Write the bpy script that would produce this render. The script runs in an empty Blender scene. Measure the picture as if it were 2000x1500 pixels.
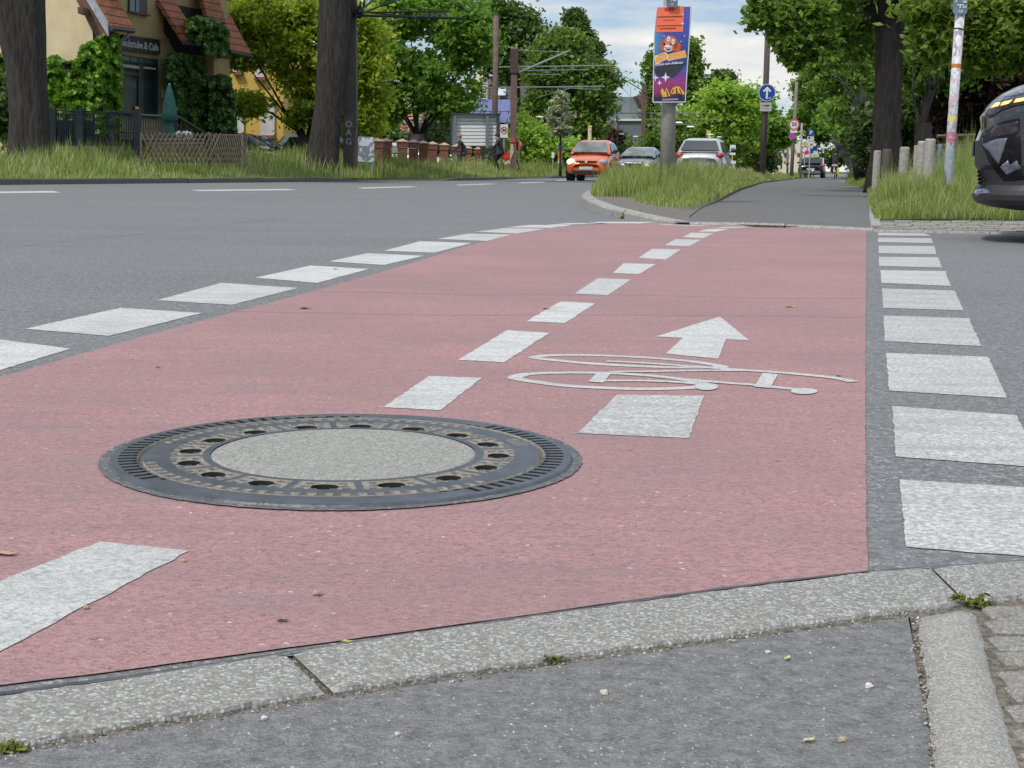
import bpy, bmesh, math, random
import numpy as np
from mathutils import Vector, Matrix
from mathutils.geometry import tessellate_polygon
random.seed(7); rng = np.random.default_rng(7)
R = math.radians
scene = bpy.context.scene
COL = scene.collection

# ------------------------------------------------------------------ camera
F = 2850.0; H = 0.5
PITCH, ROLL = math.atan(425 / F), 0.015
ROT = Matrix.Rotation(R(90) - PITCH, 3, 'X') @ Matrix.Rotation(ROLL, 3, 'Z')
CAM = Vector((0, 0, H))
cd = bpy.data.cameras.new('camera'); cam = bpy.data.objects.new('camera', cd); COL.objects.link(cam)
cam.location = CAM; cam.rotation_euler = ROT.to_euler()
cd.sensor_width = 36; cd.lens = F / 2000 * 36; cd.clip_end = 2000; cd.clip_start = 0.05
scene.camera = cam
def ray(px, py): return ROT @ Vector((px - 1000, 750 - py, -F))
def G(px, py, z=0.0):
    d = ray(px, py); t = (z - H) / d.z; return CAM + d * t
def P(px, py, Y):
    d = ray(px, py); return CAM + d * (Y / d.y)
def ppm(Y): return F / Y        # photo pixels per metre at distance Y

# ------------------------------------------------------------------ materials
def nm(name):
    m = bpy.data.materials.new(name); m.use_nodes = True
    nt = m.node_tree; return m, nt, nt.nodes['Principled BSDF']
def N(nt, t, **kw):
    n = nt.nodes.new(t)
    for k, v in kw.items():
        if k in n.inputs.keys(): n.inputs[k].default_value = v
        else: setattr(n, k, v)
    return n
def L(nt, a, b): nt.links.new(a, b)
def c4(c): return (c[0], c[1], c[2], 1)
def ramp(nt, fac, stops, interp='LINEAR'):
    r = nt.nodes.new('ShaderNodeValToRGB'); r.color_ramp.interpolation = interp
    e = r.color_ramp.elements
    while len(e) < len(stops): e.new(0.5)
    for i, (p, c) in enumerate(stops): e[i].position = p; e[i].color = c4(c)
    L(nt, fac, r.inputs[0]); return r.outputs[0]
def mixc(nt, fac, a, b, mode='MIX'):
    m = nt.nodes.new('ShaderNodeMix'); m.data_type = 'RGBA'; m.blend_type = mode
    for s, v in ((0, fac), (6, a), (7, b)):
        if isinstance(v, (int, float)): m.inputs[s].default_value = v
        elif isinstance(v, tuple): m.inputs[s].default_value = c4(v)
        else: L(nt, v, m.inputs[s])
    return m.outputs[2]
def mth(nt, op, a, b=None, c=None):
    m = nt.nodes.new('ShaderNodeMath'); m.operation = op
    for i, v in enumerate((a, b, c)):
        if v is None: continue
        if isinstance(v, (int, float)): m.inputs[i].default_value = v
        else: L(nt, v, m.inputs[i])
    return m.outputs[0]
def coord(nt, kind='Object', scale=(1, 1, 1), rot=(0, 0, 0)):
    tc = nt.nodes.new('ShaderNodeTexCoord'); mp = nt.nodes.new('ShaderNodeMapping')
    L(nt, tc.outputs[kind], mp.inputs[0]); mp.inputs['Scale'].default_value = scale; mp.inputs['Rotation'].default_value = rot
    return mp.outputs[0]
def noise(nt, vec, scale, detail=4, rough=.55):
    n = N(nt, 'ShaderNodeTexNoise'); n.inputs['Scale'].default_value = scale
    n.inputs['Detail'].default_value = detail; n.inputs['Roughness'].default_value = rough
    if vec: L(nt, vec, n.inputs['Vector'])
    return n.outputs[0]
def vor(nt, vec, scale, feature='F1'):
    n = N(nt, 'ShaderNodeTexVoronoi'); n.feature = feature; n.inputs['Scale'].default_value = scale
    L(nt, vec, n.inputs['Vector']); return n
def bump(nt, bs, h, dist, strength=1):
    b = N(nt, 'ShaderNodeBump'); b.inputs['Distance'].default_value = dist; b.inputs['Strength'].default_value = strength
    L(nt, h, b.inputs['Height']); L(nt, b.outputs[0], bs.inputs['Normal']); return b
_mc = {}
def M(name, c, rough=.7, metal=0, var=.25, scale=6, bumpd=0, spec=None, emit=None, es=0, coat=0, stretch=(1, 1, 1), alpha=None):
    """plain surface with a little noise in colour, roughness and relief"""
    if name in _mc: return _mc[name]
    m, nt, bs = nm(name); v = coord(nt, scale=stretch); n = noise(nt, v, scale, 6, .6)
    a = tuple(x * (1 - var) for x in c); b = tuple(min(1, x * (1 + var)) for x in c)
    L(nt, ramp(nt, n, [(.3, a), (.7, b)]), bs.inputs['Base Color'])
    bs.inputs['Roughness'].default_value = rough; bs.inputs['Metallic'].default_value = metal
    if spec is not None: bs.inputs['Specular IOR Level'].default_value = spec
    if coat: bs.inputs['Coat Weight'].default_value = coat; bs.inputs['Coat Roughness'].default_value = .05
    if emit: bs.inputs['Emission Color'].default_value = c4(emit); bs.inputs['Emission Strength'].default_value = es
    if bumpd: bump(nt, bs, n, bumpd)
    _mc[name] = m; return m

def asphalt(name, base, grain=190, contrast=.35, patch=.12, spk=(.55, .55, .53), spk_t=.93, brown=0, streak=True):
    m, nt, bs = nm(name); v = coord(nt)
    g = vor(nt, v, grain); sep = N(nt, 'ShaderNodeSeparateColor'); L(nt, g.outputs['Color'], sep.inputs[0]); rnd = sep.outputs[0]
    d = tuple(x * (1 - contrast) for x in base); l = tuple(x * (1 + contrast) for x in base)
    c = ramp(nt, rnd, [(0, d), (.55, base), (.85, l), (spk_t, l), (min(spk_t + .02, 1), spk)])
    n2 = noise(nt, v, .9, 6, .6); c = mixc(nt, mth(nt, 'MULTIPLY', n2, patch * 4), c, tuple(x * .72 for x in base))
    if streak:
        vs = coord(nt, scale=(.35, 4.5, 1), rot=(0, 0, R(-4))); n3 = noise(nt, vs, 1.3, 7, .7)
        f = ramp(nt, n3, [(.5, (0, 0, 0)), (.72, (1, 1, 1))]); c = mixc(nt, mth(nt, 'MULTIPLY', f, .35), c, tuple(x * .6 for x in base))
    if streak:
        ck = noise(nt, coord(nt, scale=(.5, 1, 1)), .8, 7, .6); ckl = mth(nt, 'LESS_THAN', mth(nt, 'ABSOLUTE', mth(nt, 'SUBTRACT', ck, .5)), .0016); c = mixc(nt, mth(nt, 'MULTIPLY', ckl, .55), c, tuple(x * .4 for x in base))
        wp = noise(nt, coord(nt, scale=(.12, .9, 1)), 1.0, 4); c = mixc(nt, mth(nt, 'MULTIPLY', ramp(nt, wp, [(.42, (0, 0, 0)), (.62, (1, 1, 1))]), .3), c, tuple(x * 1.35 for x in base))
    nf = noise(nt, v, 45, 5, .7); c = mixc(nt, .38, c, ramp(nt, nf, [(.35, tuple(x * .35 for x in base)), (.65, tuple(x * 1.6 for x in base))]))
    L(nt, c, bs.inputs['Base Color']); bs.inputs['Roughness'].default_value = .85; bs.inputs['Specular IOR Level'].default_value = .3
    h = mth(nt, 'ADD', g.outputs['Distance'], mth(nt, 'MULTIPLY', nf, 1.2))
    bump(nt, bs, h, .0035, .55); return m

def coating(name):
    m, nt, bs = nm(name); v = coord(nt)
    g = vor(nt, v, 210); sep = N(nt, 'ShaderNodeSeparateColor'); L(nt, g.outputs['Color'], sep.inputs[0])
    base = ramp(nt, sep.outputs[0], [(0, (.26, .148, .148)), (.5, (.375, .208, .206)), (.9, (.425, .245, .242)), (.997, (.425, .245, .242)), (1, (.72, .62, .6))])
    big = noise(nt, v, 1.1, 6, .6); base = mixc(nt, mth(nt, 'MULTIPLY', ramp(nt, big, [(.35, (0, 0, 0)), (.65, (1, 1, 1))]), .55), base, (.25, .165, .165))
    vs = coord(nt, scale=(.55, 5, 1), rot=(0, 0, R(-3))); st = noise(nt, vs, 1.6, 8, .75)
    base = mixc(nt, mth(nt, 'MULTIPLY', ramp(nt, st, [(.5, (0, 0, 0)), (.75, (1, 1, 1))]), .55), base, (.20, .15, .165))
    # bare stone showing through in pin holes and scuffs
    pn = noise(nt, coord(nt, scale=(.5, 1, 1)), 85, 6, .8); f = ramp(nt, pn, [(.60, (0, 0, 0)), (.64, (1, 1, 1))])
    base = mixc(nt, mth(nt, 'MULTIPLY', f, .7), base, (.085, .07, .072))
    v2 = coord(nt, scale=(1, 2.6, 1)); sc = noise(nt, v2, 2.2, 9, .78); f2 = ramp(nt, sc, [(.54, (0, 0, 0)), (.70, (1, 1, 1))])
    base = mixc(nt, mth(nt, 'MULTIPLY', f2, .6), base, (.21, .19, .19))
    # two thin tyre trails
    tc = N(nt, 'ShaderNodeTexCoord'); sx = N(nt, 'ShaderNodeSeparateXYZ'); L(nt, tc.outputs['Object'], sx.inputs[0])
    wob = mth(nt, 'MULTIPLY', noise(nt, coord(nt, scale=(.6, .1, 1)), 1.0, 4), .5)
    for y0, sl in ((4.95, .085), (5.75, .02), (8.9, -.03)):
        yy = mth(nt, 'ADD', mth(nt, 'MULTIPLY', sx.outputs[0], sl), y0 - .25); yy = mth(nt, 'ADD', yy, wob)
        dd = mth(nt, 'ABSOLUTE', mth(nt, 'SUBTRACT', sx.outputs[1], yy))
        f3 = mth(nt, 'MULTIPLY', mth(nt, 'LESS_THAN', dd, .02), .45); base = mixc(nt, f3, base, (.16, .13, .14))
    L(nt, base, bs.inputs['Base Color']); bs.inputs['Roughness'].default_value = .8; bs.inputs['Specular IOR Level'].default_value = .35
    bump(nt, bs, mth(nt, 'ADD', g.outputs['Distance'], pn), .003, .6); return m

def white_paint(name, wear=.0, c=(.565, .562, .545)):
    m, nt, bs = nm(name); v = coord(nt)
    g = vor(nt, v, 200); sep = N(nt, 'ShaderNodeSeparateColor'); L(nt, g.outputs['Color'], sep.inputs[0])
    base = ramp(nt, sep.outputs[0], [(0, tuple(x * .72 for x in c)), (.4, tuple(x * .95 for x in c)), (1, tuple(x * 1.12 for x in c))])
    pn = noise(nt, v, 85, 6, .8); f = ramp(nt, pn, [(.57 - wear * .08, (0, 0, 0)), (.65 - wear * .08, (1, 1, 1))])
    base = mixc(nt, mth(nt, 'MULTIPLY', f, .7), base, (.22, .22, .215))
    vs = coord(nt, scale=(.8, 5, 1), rot=(0, 0, R(-3))); st = noise(nt, vs, 2.5, 8, .75)
    base = mixc(nt, mth(nt, 'MULTIPLY', ramp(nt, st, [(.47, (0, 0, 0)), (.75, (1, 1, 1))]), .5 + wear * .35), base, (.27, .265, .26))
    oi = N(nt, 'ShaderNodeObjectInfo'); sc_ = N(nt, 'ShaderNodeVectorMath'); sc_.operation = 'SCALE'; L(nt, base, sc_.inputs[0]); L(nt, mth(nt, 'ADD', .90, mth(nt, 'MULTIPLY', oi.outputs['Random'], .17)), sc_.inputs['Scale']); base = sc_.outputs[0]
    gr_ = noise(nt, v, 3.0, 6, .7); base = mixc(nt, mth(nt, 'MULTIPLY', ramp(nt, gr_, [(.5, (0, 0, 0)), (.7, (1, 1, 1))]), .45), base, (.30, .295, .285))
    L(nt, base, bs.inputs['Base Color']); bs.inputs['Roughness'].default_value = .75
    bump(nt, bs, mth(nt, 'ADD', g.outputs['Distance'], pn), .003, .5); return m

def aggregate(name, base, stone=120, spk=.62, amount=.6, edge=None):
    """washed concrete: pale pebbles in a grey matrix"""
    m, nt, bs = nm(name); v = coord(nt)
    n0 = noise(nt, v, 30, 3); vv = N(nt, 'ShaderNodeVectorMath'); vv.operation = 'ADD'; L(nt, v, vv.inputs[0])
    sc = N(nt, 'ShaderNodeVectorMath'); sc.operation = 'SCALE'; sc.inputs['Scale'].default_value = .012
    cn = N(nt, 'ShaderNodeTexNoise'); cn.inputs['Scale'].default_value = 60; L(nt, v, cn.inputs['Vector']); L(nt, cn.outputs[1], sc.inputs[0]); L(nt, sc.outputs[0], vv.inputs[1])
    g = vor(nt, vv.outputs[0], stone); sep = N(nt, 'ShaderNodeSeparateColor'); L(nt, g.outputs['Color'], sep.inputs[0])
    b = base
    c = ramp(nt, sep.outputs[0], [(0, tuple(x * .55 for x in b)), (.35, tuple(x * .85 for x in b)), (amount, tuple(x * 1.15 for x in b)), (amount + .12, (spk * .8, spk * .8, spk * .76)), (1, (spk, spk, spk * .97))])
    rim = ramp(nt, g.outputs['Distance'], [(.35, (0, 0, 0)), (.6, (1, 1, 1))]); c = mixc(nt, mth(nt, 'MULTIPLY', rim, .6), c, tuple(x * .45 for x in b))
    big = noise(nt, v, 3, 6, .6); c = mixc(nt, mth(nt, 'MULTIPLY', big, .45), c, tuple(x * .7 for x in b))
    L(nt, c, bs.inputs['Base Color']); bs.inputs['Roughness'].default_value = .8
    inv = mth(nt, 'SUBTRACT', 1, g.outputs['Distance']); bump(nt, bs, mth(nt, 'ADD', inv, mth(nt, 'MULTIPLY', n0, .3)), .0016 if stone > 100 else .004, .55); return m

def leafmat(name, a, b, c, trans=.5, rough=.55):
    m, nt, bs = nm(name); g = N(nt, 'ShaderNodeNewGeometry'); v = coord(nt)
    n = noise(nt, v, .55, 3); f = mth(nt, 'ADD', mth(nt, 'MULTIPLY', g.outputs['Random Per Island'], .55), mth(nt, 'MULTIPLY', n, .5))
    a, b, c = [tuple(min(.6, x * k) for x, k in zip(q, (1.90, 1.74, 1.80))) for q in (a, b, c)]
    col = ramp(nt, f, [(.15, a), (.45, b), (.8, c)])
    L(nt, col, bs.inputs['Base Color']); bs.inputs['Roughness'].default_value = rough; bs.inputs['Specular IOR Level'].default_value = .35
    t = N(nt, 'ShaderNodeBsdfTranslucent'); L(nt, mixc(nt, .35, col, (min(1, c[0] * 1.8), min(1, c[1] * 1.8), c[2])), t.inputs[0])
    mx = N(nt, 'ShaderNodeMixShader'); mx.inputs[0].default_value = trans
    L(nt, bs.outputs[0], mx.inputs[1]); L(nt, t.outputs[0], mx.inputs[2]); L(nt, mx.outputs[0], nt.nodes['Material Output'].inputs[0]); return m

def barkmat(name, c):
    m, nt, bs = nm(name); v = coord(nt, scale=(1, 1, .18)); n = noise(nt, v, 14, 8, .75); w = vor(nt, v, 13)
    f = mth(nt, 'MULTIPLY', n, mth(nt, 'ADD', w.outputs['Distance'], .45))
    L(nt, ramp(nt, f, [(.2, tuple(x * .3 for x in c)), (.5, c), (.75, tuple(x * 1.7 for x in c))]), bs.inputs['Base Color'])
    bs.inputs['Roughness'].default_value = .95; bump(nt, bs, f, .06, .9); return m

def brickmat(name, c, mortar, bw=.24, bh=.075, rot=(R(90), 0, 0)):
    m, nt, bs = nm(name); tc = N(nt, 'ShaderNodeTexCoord'); s = N(nt, 'ShaderNodeSeparateXYZ'); L(nt, tc.outputs['Object'], s.inputs[0])
    cb = N(nt, 'ShaderNodeCombineXYZ'); L(nt, mth(nt, 'ADD', s.outputs[0], s.outputs[1]), cb.inputs[0]); L(nt, s.outputs[2], cb.inputs[1])
    b = N(nt, 'ShaderNodeTexBrick'); L(nt, cb.outputs[0], b.inputs['Vector']); b.inputs['Scale'].default_value = 1
    b.inputs['Brick Width'].default_value = bw; b.inputs['Row Height'].default_value = bh; b.inputs['Mortar Size'].default_value = .006
    b.inputs['Color1'].default_value = c4(c); b.inputs['Color2'].default_value = c4(tuple(x * .6 for x in c)); b.inputs['Mortar'].default_value = c4(mortar)
    n = noise(nt, tc.outputs['Object'], 7, 5); L(nt, mixc(nt, mth(nt, 'MULTIPLY', n, .5), b.outputs[0], tuple(x * .5 for x in c)), bs.inputs['Base Color'])
    bs.inputs['Roughness'].default_value = .9; return m

def tilemat(name, c, step=.33):
    m, nt, bs = nm(name); tc = N(nt, 'ShaderNodeTexCoord'); s = N(nt, 'ShaderNodeSeparateXYZ'); L(nt, tc.outputs['Object'], s.inputs[0])
    z = mth(nt, 'FRACT', mth(nt, 'DIVIDE', s.outputs[2], step * .75)); x = mth(nt, 'FRACT', mth(nt, 'DIVIDE', mth(nt, 'ADD', s.outputs[0], s.outputs[1]), step * .7))
    n = noise(nt, tc.outputs['Object'], 5, 5)
    c1 = ramp(nt, n, [(.3, tuple(q * .6 for q in c)), (.7, tuple(q * 1.3 for q in c))])
    line = mth(nt, 'MAXIMUM', mth(nt, 'LESS_THAN', z, .16), mth(nt, 'MULTIPLY', mth(nt, 'LESS_THAN', x, .1), .6))
    L(nt, mixc(nt, line, c1, tuple(q * .2 for q in c)), bs.inputs['Base Color']); bs.inputs['Roughness'].default_value = .8
    bump(nt, bs, z, .03, .8); return m

def sticker_mat(name, base, spots, scale=16, stretch=(1, 1, .6)):
    m, nt, bs = nm(name); v = coord(nt, scale=stretch); g = vor(nt, v, scale); s = N(nt, 'ShaderNodeSeparateColor'); L(nt, g.outputs['Color'], s.inputs[0])
    st = [(0, base)]; k = len(spots)
    for i, q in enumerate(spots): st.append((.5 + .5 * i / k, q))
    c = ramp(nt, s.outputs[0], st, 'CONSTANT'); n = noise(nt, coord(nt), 30, 6, .8)
    c = mixc(nt, ramp(nt, n, [(.5, (0, 0, 0)), (.6, (1, 1, 1))]), c, tuple(x * .55 for x in base))
    L(nt, c, bs.inputs['Base Color']); bs.inputs['Roughness'].default_value = .6; return m

def scribble(name, base, ink, scale=6, t=.035):
    m, nt, bs = nm(name); v = coord(nt); n = noise(nt, v, scale, 3, .6)
    d = mth(nt, 'ABSOLUTE', mth(nt, 'SUBTRACT', n, .5)); f = mth(nt, 'LESS_THAN', d, t)
    n2 = noise(nt, v, 2.3, 3); f = mth(nt, 'MULTIPLY', f, mth(nt, 'GREATER_THAN', n2, .45))
    L(nt, mixc(nt, mth(nt, 'MULTIPLY', f, .8), base, ink), bs.inputs['Base Color']); bs.inputs['Roughness'].default_value = .5; return m

def zramp(name, stops, rough=.45, noise_amt=.0, kind='Generated'):
    m, nt, bs = nm(name); tc = N(nt, 'ShaderNodeTexCoord'); s = N(nt, 'ShaderNodeSeparateXYZ'); L(nt, tc.outputs[kind], s.inputs[0])
    z = s.outputs[2]
    if noise_amt: z = mth(nt, 'ADD', z, mth(nt, 'MULTIPLY', mth(nt, 'SUBTRACT', noise(nt, tc.outputs['Object'], 9, 3), .5), noise_amt))
    L(nt, ramp(nt, z, stops), bs.inputs['Base Color']); bs.inputs['Roughness'].default_value = rough; return m

# ------------------------------------------------------------------ mesh building
LOC = {}
def root_loc(o):
    while o.parent: o = o.parent
    return LOC.get(o.name, Vector((0, 0, 0)))
def tag(o, label=None, cat=None, group=None, kind=None):
    if label: o['label'] = label
    if cat: o['category'] = cat
    if group: o['group'] = group
    if kind: o['kind'] = kind
    return o
def thing(name, label, cat, loc=(0, 0, 0), group=None):
    o = bpy.data.objects.new(name, None); COL.objects.link(o); o.location = loc; o.empty_display_size = .2
    LOC[o.name] = Vector(loc); return tag(o, label, cat, group)
def link(name, me, mats, parent=None, smooth=False):
    o = bpy.data.objects.new(name, me); COL.objects.link(o)
    for m in (mats if isinstance(mats, (list, tuple)) else [mats]): me.materials.append(m)
    if smooth: me.polygons.foreach_set('use_smooth', [True] * len(me.polygons))
    if parent: o.parent = parent
    return o
class MB:
    def __init__(s): s.v = []; s.f = []; s.mi = []
    def add(s, vs, fs, mi=0):
        n = len(s.v); s.v += [Vector(v) for v in vs]; s.f += [tuple(i + n for i in f) for f in fs]; s.mi += [mi] * len(fs); return s
    def box(s, c, size, rz=0, mi=0, top=None):
        hx, hy, hz = (q / 2 for q in size); tx, ty = top if top else (1, 1); m = Matrix.Rotation(rz, 3, 'Z'); c = Vector(c)
        vs = [c + m @ Vector((x * hx * (tx if z > 0 else 1), y * hy * (ty if z > 0 else 1), z * hz)) for z in (-1, 1) for x, y in ((-1, -1), (1, -1), (1, 1), (-1, 1))]
        return s.add(vs, [(0, 3, 2, 1), (4, 5, 6, 7), (0, 1, 5, 4), (1, 2, 6, 5), (2, 3, 7, 6), (3, 0, 4, 7)], mi)
    def tube(s, pts, rad, n=8, mi=0, cap=True, squash=None):
        pts = [Vector(p) for p in pts]; rad = rad if isinstance(rad, (list, tuple)) else [rad] * len(pts); rings = []; up0 = None
        for i, p in enumerate(pts):
            t = (pts[min(i + 1, len(pts) - 1)] - pts[max(i - 1, 0)]).normalized()
            ref = Vector((0, 0, 1)) if abs(t.z) < .9 else Vector((0, 1, 0)); a = t.cross(ref).normalized(); b = a.cross(t).normalized()
            if up0 is not None:
                a = (up0 - t * up0.dot(t)).normalized(); b = t.cross(a).normalized() * -1; b = a.cross(t).normalized()
            up0 = a
            rings.append([p + (a * math.cos(k * 2 * math.pi / n) + b * math.sin(k * 2 * math.pi / n)) * rad[i] for k in range(n)])
        vs = [v for r in rings for v in r]; fs = []
        for i in range(len(rings) - 1):
            for k in range(n): fs.append((i * n + k, i * n + (k + 1) % n, (i + 1) * n + (k + 1) % n, (i + 1) * n + k))
        if cap: fs += [tuple(range(n))[::-1], tuple((len(rings) - 1) * n + k for k in range(n))]
        return s.add(vs, fs, mi)
    def prism(s, poly, ext, mi=0):
        """poly: 3D points, ext: vector"""
        n = len(poly); e = Vector(ext); p = [Vector(q) for q in poly]; vs = p + [q + e for q in p]
        tri = tessellate_polygon([p]); fs = [tuple(t) for t in tri] + [tuple(n + i for i in reversed(t)) for t in tri]
        fs += [(i, (i + 1) % n, n + (i + 1) % n, n + i) for i in range(n)]
        return s.add(vs, fs, mi)
    def flat(s, poly, mi=0, hole=None):
        p = [Vector(q) for q in poly]; loops = [p]
        if hole: loops.append([Vector(q) for q in hole])
        allv = [v for l in loops for v in l]; tri = tessellate_polygon(loops)
        out = []
        for t in tri:
            a, b, c = (allv[i] for i in t)
            out.append(tuple(t) if (b - a).cross(c - a).z >= 0 else tuple(reversed(t)))
        return s.add(allv, out, mi)
    def ball(s, c, r, n=8, m=6, mi=0):
        c = Vector(c); r = r if isinstance(r, (tuple, list)) else (r, r, r); vs = []; fs = []
        for i in range(m + 1):
            th = math.pi * i / m
            for k in range(n): ph = 2 * math.pi * k / n; vs.append(c + Vector((r[0] * math.sin(th) * math.cos(ph), r[1] * math.sin(th) * math.sin(ph), r[2] * math.cos(th))))
        for i in range(m):
            for k in range(n): fs.append((i * n + k, (i + 1) * n + k, (i + 1) * n + (k + 1) % n, i * n + (k + 1) % n))
        return s.add(vs, fs, mi)
    def disc(s, c, r, axis=(0, 1, 0), th=.01, n=28, mi=0):
        a = Vector(axis).normalized(); c = Vector(c); return s.tube([c, c + a * th], r, n, mi)
    def build(s, name, mats, parent=None, smooth=False, bevel=0, autos=False):
        off = root_loc(parent) if parent else Vector((0, 0, 0))
        me = bpy.data.meshes.new(name); me.from_pydata([tuple(v - off) for v in s.v], [], s.f)
        o = link(name, me, mats, parent, smooth)
        me.polygons.foreach_set('material_index', s.mi); me.update()
        if bevel:
            b = o.modifiers.new('bevel', 'BEVEL'); b.width = bevel; b.segments = 2; b.limit_method = 'ANGLE'
        if autos and smooth:
            try: me.shade_auto_smooth(angle=R(40))
            except Exception: pass
        return o
def npmesh(name, V, Fc, mats, parent=None, smooth=False, mi=None):
    me = bpy.data.meshes.new(name); V = np.asarray(V, dtype=np.float32); Fc = np.asarray(Fc, dtype=np.int32); m, k = Fc.shape
    off = root_loc(parent) if parent else Vector((0, 0, 0)); V = V - np.array(off, dtype=np.float32)
    me.vertices.add(len(V)); me.vertices.foreach_set('co', V.ravel()); me.loops.add(m * k); me.loops.foreach_set('vertex_index', Fc.ravel())
    me.polygons.add(m); me.polygons.foreach_set('loop_start', np.arange(0, m * k, k, dtype=np.int32))
    if mi is not None: me.polygons.foreach_set('material_index', np.asarray(mi, dtype=np.int32))
    me.update(calc_edges=True); me.validate()
    return link(name, me, mats, parent, smooth)
def text_mesh(mb, s, size, origin, xd, yd, ext=.0, align='CENTER', mi=0, bold=0):
    c = bpy.data.curves.new('t', 'FONT'); c.body = s; c.size = size; c.align_x = align; c.align_y = 'CENTER'; c.extrude = ext; c.offset = bold; c.resolution_u = 3
    o = bpy.data.objects.new('t', c); COL.objects.link(o); dg = bpy.context.evaluated_depsgraph_get()
    me = bpy.data.meshes.new_from_object(o.evaluated_get(dg)); xd = Vector(xd).normalized(); yd = Vector(yd).normalized(); z = xd.cross(yd); og = Vector(origin)
    mb.add([og + xd * v.co.x + yd * v.co.y + z * v.co.z for v in me.vertices], [tuple(p.vertices) for p in me.polygons], mi)
    bpy.data.objects.remove(o); bpy.data.curves.remove(c); bpy.data.meshes.remove(me)

# leaves ------------------------------------------------------------
def leaf_arrays(C, size, up=.35, elong=1.7, drop=0):
    n = len(C); nrm = rng.normal(size=(n, 3)); nrm[:, 2] = np.abs(nrm[:, 2]) + up; nrm /= np.linalg.norm(nrm, axis=1)[:, None]
    t = rng.normal(size=(n, 3)); t[:, 2] -= drop; t -= nrm * (t * nrm).sum(1)[:, None]; t /= np.linalg.norm(t, axis=1)[:, None]; b = np.cross(nrm, t)
    s = (size * rng.uniform(.65, 1.35, n))[:, None]; l = s * elong * .5; w = s * .5
    V = np.stack([C - t * l, C - t * l * .1 + b * w, C + t * l, C - t * l * .1 - b * w + nrm * w * .3], 1).reshape(-1, 3)
    return V, np.arange(4 * n).reshape(n, 4)
def blob_points(center, rad, n, shell=.55):
    d = rng.normal(size=(n, 3)); d /= np.linalg.norm(d, axis=1)[:, None]; r = rng.uniform(shell ** 3, 1, n) ** (1 / 3)
    return np.array(center) + d * r[:, None] * np.array(rad)
def crown_points(blobs, clumps_per, leaves_per, clump_r, ragged=1.0):
    pts = []; cl = []
    for (c, rad) in blobs:
        cs = blob_points(c, rad, clumps_per, .45); cl += list(cs)
        for q in cs:
            rr = clump_r * rng.uniform(.6, 1.35); k = int(leaves_per * rng.uniform(.5, 1.4))
            ax = rng.normal(size=3); ax[2] *= .4; ax /= np.linalg.norm(ax); g_ = rng.normal(size=(k, 3)) * np.array([.46, .46, .30]) * rr; pts.append(q + g_ + ax * rng.normal(size=(k, 1)) * rr * .55)
    return np.concatenate(pts), cl
BARK = barkmat('bark', (.040, .036, .033)); BARK2 = barkmat('bark_dark', (.022, .020, .018))
G1 = leafmat('leaves_mid', (.03, .07, .012), (.065, .145, .022), (.13, .235, .035))
G2 = leafmat('leaves_yellow', (.055, .098, .010), (.13, .195, .020), (.24, .315, .038), .5)
G3 = leafmat('leaves_dark', (.014, .032, .009), (.032, .068, .016), (.07, .125, .028), .3)
G4 = leafmat('leaves_light', (.06, .12, .016), (.12, .22, .03), (.21, .34, .05), .4)
G5 = leafmat('leaves_copper', (.008, .005, .005), (.018, .009, .008), (.04, .018, .014), .2)
G6 = leafmat('leaves_conifer', (.030, .060, .012), (.060, .115, .020), (.11, .19, .035), .35)
G7 = leafmat('leaves_grey', (.10, .14, .08), (.16, .2, .12), (.24, .28, .18), .2)
G1D = leafmat('leaves_mid_shaded', (.022, .048, .009), (.056, .115, .018), (.12, .205, .032), .45)  # darker copy of the mid greens, canopy shade put into the colour
GI = leafmat('ivy_leaves', (.02, .06, .01), (.06, .15, .018), (.15, .28, .03), .25, .4)
GI2 = leafmat('ivy_leaves_shade', (.012, .035, .010), (.028, .07, .016), (.07, .14, .03), .2, .4)  # darker copy of the ivy greens with shade put into the colour

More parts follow.
